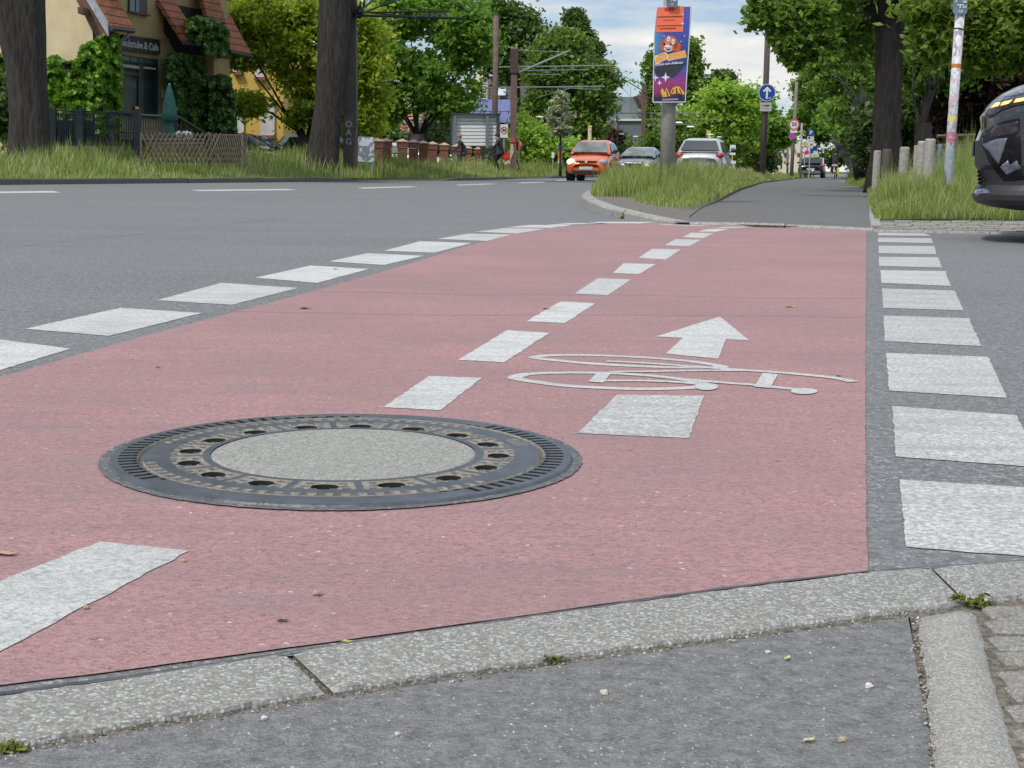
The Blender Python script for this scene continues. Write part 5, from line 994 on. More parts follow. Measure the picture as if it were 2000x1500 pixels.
bl = thing('arrow_sign', 'round blue straight ahead sign with white arrow on the brown pole', 'sign', P(1498, 182, 61.8)); c = P(1498, 181, 61.80); mb = MB(); mb.tube([c, c + Vector((0, .02, 0))], .335, 36); mb.build('plate', BLUEP, bl); ring(MB(), c, .325, .36, 61.785).build('rim', M('rim_pale', (.4, .5, .6), .4), bl)
mb = MB(); A = [(-.04, -.25), (.04, -.25), (.04, .10), (.12, .02), (.18, .07), (0, .25), (-.18, .07), (-.12, .02), (-.04, .10)]; mb.prism([c + Vector((x + z * .02, -.012, z)) for x, z in A], Vector((0, .002, 0))); mb.build('arrow', SIGNW, bl)
mb = MB(); mb.prism([c + Vector((x, -.014, z)) for x, z in ((.05, -.20), (.20, -.18), (.17, -.25), (.05, -.25))], Vector((0, .002, 0))); mb.build('sticker', M('sticker_grey', (.35, .33, .38), .5), bl)
sb = thing('supplementary_sign', 'small white plate with black turning arrow under the round blue sign', 'sign', P(1496, 210, 61.8)); c = P(1496, 209, 61.8); MB().box(c, (.48, .02, .36)).build('plate', M('plate_greywhite', (.42, .42, .42), .5), sb, bevel=.01)
mb = MB(); mb.prism([c + Vector((x, -.012, z)) for x, z in ((-.08, .03), (.06, .03), (.06, .0), (.16, .055), (.06, .11), (.06, .08), (-.08, .08))], Vector((0, .002, 0))); mb.build('arrow', INK, sb); mb = MB(); mb.prism([c + Vector((x, -.012, z)) for x, z in ((-.16, .03), (-.1, .03), (-.1, .09), (-.16, .09))], Vector((0, .002, 0))); mb.build('pictogram', M('faded_red', (.45, .12, .10), .6), sb)
mb = MB(); mb.prism([c + Vector((x, -.012, z)) for x, z in ((-.14, -.09), (.12, -.08), (.12, -.05), (-.14, -.06))], Vector((0, .002, 0))); mb.build('small_print', M('print_grey', (.22, .22, .22), .6), sb)
u2, a, b = mast('utility_pole', 'slimmer wooden pole leaning behind the red ringed thirty sign', 1547, 320, 1556, 160, 83, .105, M('pale_pole_wood', (.20, .17, .14), .9, 0, .3, 9), cat='pole'); 
s3 = thing('speed_limit_sign', 'round speed limit sign reading 30 on the slim wooden pole', 'sign', P(1551, 243, 82.8)); c = P(1551, 243, 82.8); MB().tube([c, c + Vector((0, .02, 0))], .31, 32).build('plate', SIGNW, s3); ring(MB(), c, .235, .305, 82.785).build('red_ring', M('ring_red', (.5, .06, .06), .45), s3); txt(s3, '30', .30, c + Vector((0, -.015, -.0)), M('print_dim', (.08, .08, .09), .5), bold=.006)
c = P(1550, 256, 82.8); t = thing('supplementary_sign', 'small white plate under the speed limit sign', 'sign', c); MB().box(c, (.38, .02, .19)).build('plate', SIGNW, t); MB().box(c + Vector((0, -.013, .02)), (.28, .004, .03)).build('small_print', M('print_grey', (.22, .22, .22), .6), t)
c = P(1546.5, 266, 82.8); t = thing('no_stopping_sign', 'faded magenta no stopping sign low on the slim wooden pole', 'sign', c); MB().tube([c, c + Vector((0, .02, 0))], .19, 28).build('plate', M('faded_blue', (.20, .16, .42), .5), t); rr_ = ring(MB(), c, .14, .19, 82.785); 
for s_ in (-1, 1): rr_.prism([c + Vector((x, -.014, z * s_)) for x, z in ((-.11, -.08), (-.08, -.11), (.11, .08), (.08, .11))], Vector((0, .001, 0)))
rr_.build('red_cross', M('magenta', (.45, .06, .28), .5), t)
u3, a, b = mast('utility_pole', 'pale grey pole between the thirty sign and the parking sign', 1564, 320, 1566, 240, 92, .075, CONC, cat='pole')
t, c = rect_sign('parking_sign', 'blue parking sign with white P above a white plate', 1584, 259.5, .38, .38, 88, BLUEP, pr=.035); txt(t, 'P', .34, c + Vector((0, -.012, 0)), SIGNW, bold=.01); MB().box(c + Vector((-.01, 0, -.42)), (.40, .02, .42)).build('lower_plate', SIGNW, t); MB().box(c + Vector((-.09, -.012, -.30)), (.12, .004, .12)).build('pictogram', BLUEP, t); MB().box(c + Vector((0, -.012, -.48)), (.3, .004, .04)).build('small_print', M('print_grey', (.22, .22, .22), .6), t)
t, c = rect_sign('parking_sign', 'smaller farther blue parking sign behind the near one', 1592, 290, .34, .34, 105, BLUEP, pr=.03); MB().box(c + Vector((0, 0, -.3)), (.34, .02, .24)).build('lower_plate', SIGNW, t)
t, c = rect_sign('blue_sign', 'small square blue sign just left of the farther parking sign', 1585, 294.5, .26, .36, 104, BLUEP, pr=.03)
t = thing('priority_sign', 'yellow and white diamond priority sign', 'sign', P(1573, 281, 98)); c = P(1573, 281, 98); mb = MB(); mb.prism([c + Vector((x * .33, 0, z * .33)) for x, z in ((0, -1), (1, 0), (0, 1), (-1, 0))], Vector((0, .02, 0))); mb.build('plate', SIGNW, t); mb = MB(); mb.prism([c + Vector((x * .2, -.01, z * .2)) for x, z in ((0, -1), (1, 0), (0, 1), (-1, 0))], Vector((0, .005, 0))); mb.build('yellow_field', M('dull_yellow', (.45, .40, .12), .5), t); MB().tube([P(1572, 290, 98.05), P(1571, 325, 98.05)], .03, 6).build('pole', STEEL, t)
t = thing('speed_limit_sign', 'tiny round speed sign below the diamond sign', 'sign', P(1571, 292, 98.2)); c = P(1571.5, 292, 97.9); MB().tube([c, c + Vector((0, .02, 0))], .25, 24).build('plate', SIGNW, t); ring(MB(), c, .18, .24, 97.88).build('red_ring', M('ring_red', (.5, .06, .06), .45), t); c = P(1576, 298, 97.9); t = thing('no_stopping_sign', 'tiny magenta round sign next to the tiny speed sign', 'sign', c); MB().tube([c, c + Vector((0, .02, 0))], .15, 20).build('plate', M('magenta', (.45, .06, .28), .5), t)
t = thing('shop_pylon', 'white and yellow supermarket pylon with large blue letter E', 'sign', P(1521, 330, 140)); b0 = [P(x, y, 140) for x, y in ((1513, 294), (1530, 294.4), (1528.5, 318), (1512, 317.5))]; MB().prism(b0, Vector((0, .4, 0))).build('panel', M('pylon_cream', (.62, .58, .42), .5), t)
MB().prism([P(x, y, 139.95) for x, y in ((1513.2, 308), (1528.5, 308), (1528.3, 317.5), (1513, 317))], Vector((0, .03, 0))).build('yellow_field', M('pylon_yellow', (.80, .47, .03), .5), t); txt(t, 'E', .62, P(1522, 301.5, 139.9), M('pylon_blue', (.04, .08, .32), .5), bold=.03); MB().box(P(1517, 324, 140.1), (.15, .15, .6)).build('leg', DG, t); MB().box(P(1526, 324, 140.1), (.15, .15, .6)).build('leg', DG, t)
for x, y, w_, h_, Y, col_, lb in ((1562.5, 303, .42, .34, 120, (.75, .16, .06), 'orange red board behind the roof of the black car'), (1591, 304, .4, .34, 112, (.55, .62, .03), 'lime yellow sign left of the cyclist'), (1597, 305, .14, .36, 112, (.75, .75, .5), 'pale narrow board right of the lime sign'), (1565, 311, .3, .2, 126, (.7, .68, .66), 'small white box behind the black car')):
    t, c = rect_sign('hoarding', lb, x, y, w_, h_, Y, M('hoarding_%d' % x, col_, .5), pr=.03)
m5, a, b = mast('brown_post', 'short dark brown post by the supermarket pylon', 1538, 325, 1538.5, 291, 130, .1, RUST, cat='post')
ca_ = MB(); 
for k in range(5): ca_.box(P(1597 + k * 2.6, 318 + k * 1.0, 118 - k * 4), (.1, .1, .95))
ca_.box(P(1602, 312, 112), (.5, .08, .06)); ca_.box(P(1602, 318, 112), (.5, .08, .06)); o = ca_.build('white_fence', SIGNW); tag(o, 'small white picket fence in front of the cyclist', 'fence')
# bollards
for x, yt, Y, r_, m_, lb in ((1714, 294, 30, .075, CONC, 'farthest grey round bollard at the foot of the big trunk'), (1733, 291.5, 28, .09, WOODP, 'stubby brown wooden bollard in front of the big trunk'), (1767.5, 287, 25.6, .085, CONC, 'pale bollard standing alone right of the big trunk'), (1790, 284, 33, .05, CONC, 'thin grey bollard behind the pair of bollards'), (1801, 275.5, 20.9, .058, CONC, 'slim pale bollard touching the tallest one'), (1817.5, 271, 19.6, .07, CONC, 'tallest nearest concrete bollard with rounded top'), (1837, 281, 27, .04, M('blue_grey_post', (.22, .26, .28), .7), 'thin bluish post between tallest bollard and sticker pole')):
    c = P(x, yt, Y); cm = WOODP if m_ is WOODP else M('bollard_concrete', (.34, .32, .29), .85, 0, .3, 20, .006)
    if m_ is CONC: m_ = cm
    mb = MB().tube([Vector((c.x - .01, Y, 0)), Vector((c.x, Y, c.z - .02)), Vector((c.x, Y, c.z))], [r_, r_, r_ * .75], 16); tag(mb.build('bollard', m_, smooth=False), lb, 'bollard', 'bollards in the long grass')
wf = MB(); 
for x in (1868, 1890): wf.tube([P(x, 262, 32), P(x, 330, 32)], .05, 6)
wf.tube([P(1830, 266, 32), P(1905, 264, 32)], .04, 6); wf.tube([P(1830, 285, 32), P(1905, 284, 32)], .03, 6); tag(wf.build('garden_fence', WOODG), 'dark garden rail fence behind the sticker pole', 'fence')

# ------------------------------------------------------------------ cars
def carpaint(name, c, metal=.2): return M(name, c, .28, metal, .04, 1.5, coat=.8)
RUB = M('tyre_rubber', (.015, .015, .015), .85); RIM = M('wheel_rim', (.35, .36, .37), .35, .7)
def car(name, label, px, Y, rz, paint, Ln=4.0, W_=1.7, Ht=1.5, hood=.95, front=True, lights=False, z0=0, style='hatch', plate='', grille=True, group=None, xoff=None):
    X = (px - 1000) / F * Y; t = thing(name, label, 'car', (X, Y, z0), group); LOC[t.name] = Vector((0, 0, 0)); t.rotation_euler = (0, 0, rz); hw = W_ / 2
    st = [(-.5, .62, .36, .60), (-.49, .80, .24, .72), (-.46, .92, .2, .80), (-.38, .98, .2, hood - .08), (-.24, 1.0, .2, hood + .02), (-.1, 1.0, .2, hood + .06), (.15, 1.0, .2, hood + .07), (.38, .99, .22, hood + .08), (.46, .95, .26, hood + .04), (.49, .86, .3, hood - .05), (.5, .7, .4, hood - .18)]
    mb = MB(); vs = []; m = 11
    for y, wf_, zb, zt in st:
        h = hw * wf_; y *= Ln; half = [(h * .86, zb), (h, zb + .14), (h * 1.0, zb + (zt - zb) * .5), (h * .96, zt - .07), (h * .84, zt)]
        ring_ = [Vector((-a, y, z)) for a, z in half] + [Vector((0, y, zt + .03))] + [Vector((a, y, z)) for a, z in reversed(half)]; vs += ring_
    fs = [(i * m + j, i * m + j + 1, (i + 1) * m + j + 1, (i + 1) * m + j) for i in range(len(st) - 1) for j in range(m - 1)] + [(i * m + m - 1, i * m, (i + 1) * m, (i + 1) * m + m - 1) for i in range(len(st) - 1)]
    fs += [tuple(range(m)), tuple((len(st) - 1) * m + j for j in reversed(range(m)))]; mb.add(vs, fs); o = mb.build('body', paint, t, smooth=True); sub = o.modifiers.new('s', 'SUBSURF'); sub.levels = sub.render_levels = 1
    zb = hood + .05; yb0, yb1 = -.27 * Ln, (.47 if style != 'sedan' else .40) * Ln; yt0, yt1 = -.08 * Ln, (.36 if style != 'sedan' else .20) * Ln; wb, wt = hw * .93, hw * .70
    roof = MB(); cs = []
    for y0, w0, z in ((yb0, wb, zb), (yb0 * .62 + yt0 * .38, wb * .62 + wt * .38, zb + (Ht - zb) * .42), (yt0 - .04, wt + .02, Ht - .06), (yt0 + .18, wt * .95, Ht), ((yt0 + yt1) / 2, wt * .96, Ht + .02), (yt1 - .15, wt * .95, Ht - .01), (yt1 + .06, wt + .01, Ht - .08), (yb1, wb * .97, zb)): cs.append((y0, w0, z))
    vs = []
    for y0, w0, z in cs: vs += [Vector((-wb * .99, y0, zb - .05)) if z > zb else Vector((-w0, y0, zb - .05)), Vector((-w0, y0, z - .04)), Vector((-w0 * .8, y0, z)), Vector((w0 * .8, y0, z)), Vector((w0, y0, z - .04)), Vector((wb * .99, y0, zb - .05)) if z > zb else Vector((w0, y0, zb - .05))]
    k = 6; roof.add(vs, [(i * k + j, i * k + j + 1, (i + 1) * k + j + 1, (i + 1) * k + j) for i in range(len(cs) - 1) for j in range(k - 1)]); roof.build('roof', paint, t, smooth=True)
    def quad(nm_, p, mat, par=t): mbq = MB(); nn = (p[1] - p[0]).cross(p[2] - p[0]).normalized(); mbq.prism(p, nn * .012); return mbq.build(nm_, mat, par)
    def pt(u, w0, v, fr=True):
        y = (yb0 + (yt0 - .04 - yb0) * v) if fr else (yb1 + (yt1 + .06 - yb1) * v); w1 = wb + (wt - wb) * v; z = zb + (Ht - .06 - zb) * v; return Vector((u * w1 * w0, y + (-.035 if fr else .035), z + .02))
    wsm = M('windscreen_glass', (.09, .115, .125), .06, 0, .8, 2.2, spec=.8)
    quad('windscreen', [pt(-1, .90, .04), pt(1, .90, .04), pt(1, .88, .93), pt(-1, .88, .93)], wsm); quad('rear_window', [pt(1, .86, .10, False), pt(-1, .86, .10, False), pt(-1, .84, .88, False), pt(1, .84, .88, False)], GLASS)
    for s in (-1, 1):
        ws = [Vector((s * (wb + .012), yb0 + .42, zb + .03)), Vector((s * (wb + .012), yb1 - .35, zb + .04)), Vector((s * (wt + .03), yt1 - .1, Ht - .12)), Vector((s * (wt + .03), yt0 + .12, Ht - .12))]; mbq = MB(); mbq.prism(ws, Vector((s * .01, 0, 0))); mbq.build('side_window', GLASS, t)
        mm = MB(); mm.ball((s * (hw + .10), yb0 + .40, zb + .10), (.11, .07, .075), 10, 6); mm.tube([(s * (hw - .05), yb0 + .42, zb + .04), (s * (hw + .08), yb0 + .40, zb + .08)], .025, 6); mm.build('mirror', BLACKP, t, smooth=True)
        for y in (-.31 * Ln, .30 * Ln):
            wh_ = MB().tube([(s * (hw - .20), y, .31), (s * (hw - .17), y, .31), (s * (hw + .0), y, .31), (s * (hw + .015), y, .31)], [.29, .315, .315, .28], 24); o = wh_.build('wheel', RUB, t, smooth=False); MB().tube([(s * (hw + .005), y, .31), (s * (hw + .022), y, .31)], [.2, .18], 18).build('rim', RIM, o)
            arch = MB().tube([(s * (hw - .25), y, .33), (s * (hw - .002), y, .33)], .36, 24); arch.build('wheel_arch', M('arch_black', (.008, .008, .008), .9), t)
    yf = -.5 * Ln - .02
    if front:
        hl = M('headlight_lit', (.8, .8, .7), .2, emit=(1, .95, .7), es=1.4) if lights else M('headlight_glass', (.35, .37, .38), .1, 0, .5, 12)
        for s in (-1, 1): h = MB(); h.ball((s * hw * .72, -.465 * Ln, .70), (.17, .11, .115), 12, 8); h.build('headlight', hl if s < 0 or not lights else M('headlight_glass', (.35, .37, .38), .1, 0, .5, 12), t, smooth=True)
        g = MB(); g.box((0, yf + .05, .72), (hw * .95, .08, .055)); g.build('grille', BLACKP, t, bevel=.01); em = MB(); em.prism([(x_, yf - .005, .72 + z_) for x_, z_ in ((0, -.085), (.062, 0), (0, .085), (-.062, 0))], (0, .02, 0)); em.prism([(x_, yf - .012, .72 + z_) for x_, z_ in ((0, -.035), (.022, 0), (0, .035), (-.022, 0))], (0, .01, 0)); em.build('badge', M('chrome', (.7, .7, .72), .15, .9), t)
        g = MB(); g.box((0, yf + .03, .34), (hw * 1.25, .08, .13)); g.build('lower_intake', BLACKP, t, bevel=.02); MB().box((0, yf - .0, .475), (.50, .02, .11)).build('licence_plate', M('plate_white', (.55, .56, .57), .4), t)
        lmb = MB(); text_mesh(lmb, plate, .085, (0, yf - .012, .475), (1, 0, 0), (0, 0, 1), .0005, bold=.002)
        if plate: lmb.build('plate_text', INK, t)
    if not front or True:
        yr = .5 * Ln + .01
        for s in (-1, 1): h = MB(); h.ball((s * hw * .80, .475 * Ln, hood - .06), (.16, .11, .10), 10, 6); h.build('tail_light', M('tail_red', (.40, .035, .04), .2), t, smooth=True)
        MB().box((0, yr, .62), (.52, .02, .11)).build('licence_plate', M('plate_white', (.55, .56, .57), .4), t); MB().box((0, yr - .06, .40), (hw * 1.5, .14, .2)).build('bumper_insert', GREYP, t, bevel=.03)
    return t
RD = math.atan(.24)
oc = car('orange_car', 'small bright orange hatchback driving toward the crossing with lights on', 1152, 56.5, -RD + .02, carpaint('paint_orange', (.62, .105, .018), 0), 3.6, 1.64, 1.53, .98, lights=True, plate='')
bc_ = car('grey_car', 'blue grey car with chrome grille following the orange hatchback', 1243, 68, -RD - .02, carpaint('paint_bluegrey', (.16, .20, .26), .5), 4.3, 1.78, 1.46, .96, style='sedan'); 
lh = MB(); lh.ball((.62, -2.06, .62), .1, 10, 8); lh.build('fog_light', M('headlight_amber', (.8, .6, .2), .3, emit=(1, .7, .25), es=1.5), bc_); gr = MB(); gr.box((0, -2.17, .60), (.78, .04, .30)); gr.build('grille_frame', M('chrome', (.7, .7, .72), .15, .9), bc_, bevel=.03); gr = MB(); gr.box((0, -2.19, .60), (.70, .03, .24)); gr.build('grille_mesh', BLACKP, bc_)
wc_ = car('white_car', 'silver white hatchback seen from behind right of the poster post', 1366, 54.5, math.pi - RD * .95, carpaint('paint_silver', (.50, .52, .55), .3), 4.3, 1.78, 1.60, 1.05, front=False)
bk_c = car('black_car', 'dark parked car beyond the grass left of the cyclist', 1573, 104, math.pi - RD, carpaint('paint_black', (.015, .014, .018), .2), 4.4, 1.78, 1.44, .92, front=False)
pk = car('black_estate', 'black parked car half hidden by the lattice fence', 478, 50, R(82), carpaint('paint_black', (.015, .014, .018), .2), 4.4, 1.75, 1.46, .94)
pk2 = car('silver_car', 'pale parked car glimpsed between the brick pillars', 790, 66, R(75), carpaint('paint_silver', (.50, .52, .55), .3), 4.2, 1.72, 1.45, .92)
pk3 = car('grey_van', 'grey parked car glimpsed between leaning trunk and dark mast', 640, 58, R(95), carpaint('paint_grey_green', (.16, .19, .18), .3), 4.4, 1.75, 1.62, 1.0)
# black car nosing in at the right edge: a rounded nose swept across its width
fc = thing('black_suv', 'black car nose with amber indicator strip at the right edge of the crossing', 'car', (5.6, 11.3, 0))
prof_px = [(2000, 164), (1975, 172), (1952, 184), (1935, 197), (1922, 212), (1912, 229), (1914, 248), (1908, 262), (1903, 275), (1902, 300), (1902, 322), (1908, 332), (1909, 345), (1911, 360), (1901, 370), (1897, 378), (1898, 388), (1905, 396), (1930, 403), (1972, 409), (2030, 414)]
YN = 11.0; prof = [P(x, y, YN) for x, y in prof_px]; zp = [p.z for p in prof]; xp = [p.x for p in prof]
YM, HW = 11.35, .90
def nose(i, u): # u in -1..1 across the car, near side is -1
    uu = abs(u); bow = .40 * max(0, uu) ** 4; z = prof[i].z; return Vector((prof[i].x + bow + (YM + u * HW - YN) * .345, YM + u * HW, z))
BLK = M('paint_black_near', (.012, .013, .015), .12, 0, .1, 1, coat=1); GUN = M('paint_gunmetal', (.028, .030, .035), .5, 0, .06, 2)
us = [-1 + 2 * k / 40 for k in range(41)]; n = len(us)
def nose_strip(i0, i1, name, mat):
    mb = MB(); vs = [nose(i, u) for i in range(i0, i1 + 1) for u in us]; mb.add(vs, [(r * n + k, r * n + k + 1, (r + 1) * n + k + 1, (r + 1) * n + k) for r in range(i1 - i0) for k in range(n - 1)]); return mb.build(name, mat, fc, smooth=(name == 'bonnet'))
nose_strip(0, 8, 'bonnet', BLK); nose_strip(8, 15, 'bumper', GUN); nose_strip(15, 20, 'skirt', M('skirt_black', (.02, .02, .022), .5))
# flanks and the rest of the car, out of the photograph
mb = MB()
for s in (-1, 1):
    rr_ = [nose(i, s) for i in range(len(prof))]; y = YM + s * HW; back = [Vector((8.2, y, z)) for z in (.25, 1.05)]; cp = rr_ + [Vector((8.2, y, .25)), Vector((8.2, y, 1.12)), Vector((5.1, y, 1.12))]; mb.prism(cp, Vector((0, s * .01, 0)))
for q_ in range(len(mb.v)): pass
top = [nose(0, u) for u in us]; mb.add(top + [Vector((5.1, v.y, 1.12)) for v in top], [(k, k + 1, n + k + 1, n + k) for k in range(n - 1)]); mb.prism([Vector((8.2, YM - HW, .25)), Vector((8.2, YM + HW, .25)), Vector((8.2, YM + HW, 1.1)), Vector((8.2, YM - HW, 1.1))], Vector((.02, 0, 0))); mb.add([Vector((8.2, YM - HW, 1.1)), Vector((8.2, YM + HW, 1.1)), Vector((5.1, YM + HW, 1.12)), Vector((5.1, YM - HW, 1.12))], [(0, 1, 2, 3)]); mb.build('body', BLK, fc)
g2 = MB(); g2.add([Vector((x, YM + y * HW * k_, z)) for x, z, k_ in ((5.0, 1.1, .95), (8.1, 1.1, .95), (7.6, 1.58, .72), (5.8, 1.58, .72)) for y in (-1, 1)], [(0, 2, 4, 6), (1, 7, 5, 3), (0, 6, 7, 1), (6, 4, 5, 7), (4, 2, 3, 5)]); g2.build('cabin', GLASS, fc)
for X_ in (4.72, 7.4):
    for s in (-1, 1): w_ = MB().tube([(X_, YM + s * (HW - .24), .32), (X_, YM + s * (HW - .2), .32), (X_, YM + s * (HW - .01), .32), (X_, YM + s * (HW + .01), .32)], [.29, .32, .32, .29], 26); o = w_.build('wheel', RUB, fc); MB().tube([(X_, YM + s * (HW), .32), (X_, YM + s * (HW + .02), .32)], .21, 16).build('rim', RIM, o)
def hit(px, py, lift=.012):
    d = ray(px, py); d = d / d.y
    prev = None
    Yk = 10.0
    while Yk < 12.3:
        p = CAM + d * Yk
        if zp[-1] < p.z < zp[0]:
            xs = float(np.interp(-p.z, [-z for z in zp], xp)); u = (p.y - YM) / HW
            if abs(u) <= 1 and p.x >= xs + .40 * (abs(u) ** 4) + (p.y - YN) * .345: return p - d.normalized() * lift
        Yk += .006
    return CAM + d * 10.5
def patch(name, pts, mat, lift=.012, sub=6, parent=None):
    cx = sum(p[0] for p in pts) / len(pts); cy = sum(p[1] for p in pts) / len(pts); mb = MB(); vs = []; m = []
    edge = []
    for i in range(len(pts)):
        a, b = pts[i], pts[(i + 1) % len(pts)]
        for k in range(sub): edge.append((a[0] + (b[0] - a[0]) * k / sub, a[1] + (b[1] - a[1]) * k / sub))
    rings_ = 5; n_ = len(edge); vs = [hit(cx, cy, lift)]
    for r in range(1, rings_ + 1): vs += [hit(cx + (x - cx) * r / rings_, cy + (y - cy) * r / rings_, lift if r < rings_ else lift * .3) for x, y in edge]
    fs = [(0, 1 + k, 1 + (k + 1) % n_) for k in range(n_)] + [(1 + (r - 1) * n_ + k, 1 + r * n_ + k, 1 + r * n_ + (k + 1) % n_, 1 + (r - 1) * n_ + (k + 1) % n_) for r in range(1, rings_) for k in range(n_)]
    mb.add(vs, fs); return mb.build(name, mat, parent or fc, smooth=True)
lampm = patch('headlight', [(1926, 216), (1942, 205), (1972, 196), (2014, 186), (2014, 200), (1975, 209), (1945, 222), (1932, 232)], M('lamp_housing', (.008, .008, .009), .15), .012)
AMB = M('indicator_amber', (.9, .45, .12), .3, emit=(1, .52, .18), es=1.5)
for q in ([(1934, 211), (1944, 201), (1954, 199.5), (1950, 207)], [(1952, 207), (1959, 199), (1978, 194.5), (1970, 202.5)], [(1977.5, 201), (1985, 193), (2012, 188), (2012, 194.5), (1990, 199)]): patch('indicator', q, AMB, .022, 3, lampm)
fl = patch('light_housing', [(1913, 275), (1930, 250), (1962, 236), (1991, 231), (1993, 262), (1996, 332), (2006, 353), (1961, 354), (1952, 345), (1932, 318)], M('gloss_black', (.005, .005, .006), .3, 0, .3, 1, spec=.25), .014)
patch('lamp_glass', [(1934, 256), (1943, 245), (1990, 236), (1991, 261), (1945, 270), (1932, 268)], M('lamp_glass', (.022, .014, .016), .2, 0, .9, 20, spec=.4), .024, 4, fl)
patch('reflector', [(1918, 282), (1945, 270), (1970, 268), (1951, 325)], M('reflection_grey', (.10, .115, .145), .4, 0, .35, 6), .022, 4, fl); patch('reflector', [(1951, 327), (1968, 311), (1972, 322), (1988, 312), (1994, 331), (1965, 343)], M('gloss_grey', (.16, .18, .22), .12, .3, .4, 6), .022, 3, fl)  # pale patches paint reflections onto the glossy housing
patch('painted_sheen', [(1955, 191), (1975, 180), (2014, 168), (2014, 180), (1985, 186)], M('gloss_grey2', (.12, .14, .18), .1, .2, .3, 6), .012, 4)  # sky sheen on the bonnet painted as a grey patch
for k in range(5): y = 336 + k * 7.2; patch('grille_slat', [(1907 + k * .3, y), (1912, y - 3.5), (1917 + k * 2, y - 2), (1926 - (4 - k) * 1.7, y + 2), (1918, y + 1.2), (1911, y + 2.5)], BLACKP, .03, 2)
patch('chrome_corner', [(1899, 378), (1906, 370), (1925, 366), (1934, 377), (1915, 379), (1908, 382)], M('gloss_grey', (.16, .18, .22), .12, .3, .4, 6), .014, 3)
pa_, pb_2 = nose(8, -.28), nose(8, .28); MB().prism([pa_ + Vector((-.02, 0, -.0)), pb_2 + Vector((-.02, 0, 0)), pb_2 + Vector((-.02, 0, -.11)), pa_ + Vector((-.02, 0, -.11))], Vector((.012, 0, 0))).build('licence_plate', M('plate_bluegrey', (.10, .12, .16), .4), fc)

# ------------------------------------------------------------------ people and bicycles
SKINM = M('skin', (.42, .24, .17), .6, 0, .05)
def person(label, loc, rz, J, E, mats, zcut, head, hair='hair', hairmat=None, group=None, extra=None):
    t = thing('person', label, 'person', loc, group); LOC[t.name] = Vector((0, 0, 0)); t.rotation_euler = (0, 0, rz); names = list(J); me = bpy.data.meshes.new('b'); me.from_pydata([J[k][:3] for k in names], [(names.index(a), names.index(b)) for a, b in E], [])
    o = bpy.data.objects.new('b', me); COL.objects.link(o); sk_ = o.modifiers.new('skin', 'SKIN')
    for i, k in enumerate(names): me.skin_vertices[0].data[i].radius = (J[k][3], J[k][3] * (.8 if k in ('chest', 'belly', 'pelvis') else 1)); me.skin_vertices[0].data[i].use_root = (k == 'pelvis')
    sb_ = o.modifiers.new('sub', 'SUBSURF'); sb_.levels = sb_.render_levels = 2; dg = bpy.context.evaluated_depsgraph_get(); m2_ = bpy.data.meshes.new_from_object(o.evaluated_get(dg)); bpy.data.objects.remove(o)
    body = link('body', m2_, mats, t, True); hx, hy_, hz = head
    for p in m2_.polygons:
        c = p.center; p.material_index = 0 if (c - Vector((hx, hy_, hz))).length < .16 else (1 if c.z > zcut else 2)
    h = MB(); h.ball((hx - .03, hy_, hz + .035), (.115, .10, .115), 12, 8); h.build(hair, hairmat or M('hair_dark', (.03, .02, .015), .8), t, smooth=True)
    fm = MB(); fm.ball((hx + .095, hy_ + .035, hz + .01), .012, 6, 4); fm.ball((hx + .095, hy_ - .035, hz + .01), .012, 6, 4); fm.build('eyes', INK, t); return t
def rider(hands=(.42, 1.02), lean=.12):
    J = {'pelvis': (-.2, 0, .98, .15), 'belly': (-.12, 0, 1.14, .15), 'chest': (-.02 + lean * .4, 0, 1.33, .17), 'neck': (.02 + lean * .7, 0, 1.49, .06), 'head': (.06 + lean * .7, 0, 1.60, .09), 'crown': (.06 + lean * .7, 0, 1.68, .075)}
    E = [('pelvis', 'belly'), ('belly', 'chest'), ('chest', 'neck'), ('neck', 'head'), ('head', 'crown')]
    for s, n_ in ((1, 'l'), (-1, 'r')):
        up = s > 0; J['sh' + n_] = (-.0 + lean * .5, s * .19, 1.40, .07); J['el' + n_] = (.2, s * .25, 1.16, .05); J['ha' + n_] = (hands[0], s * .24, hands[1], .035); J['hip' + n_] = (-.14, s * .1, .93, .10); J['kn' + n_] = (.22 if up else .14, s * .11, .78 if up else .56, .07); J['an' + n_] = (.06 if up else -.02, s * .12, .40 if up else .18, .045); J['to' + n_] = (.18 if up else .12, s * .12, .36 if up else .13, .035)
        E += [('chest', 'sh' + n_), ('sh' + n_, 'el' + n_), ('el' + n_, 'ha' + n_), ('pelvis', 'hip' + n_), ('hip' + n_, 'kn' + n_), ('kn' + n_, 'an' + n_), ('an' + n_, 'to' + n_)]
    return J, E, (.06 + lean * .7, 0, 1.64)
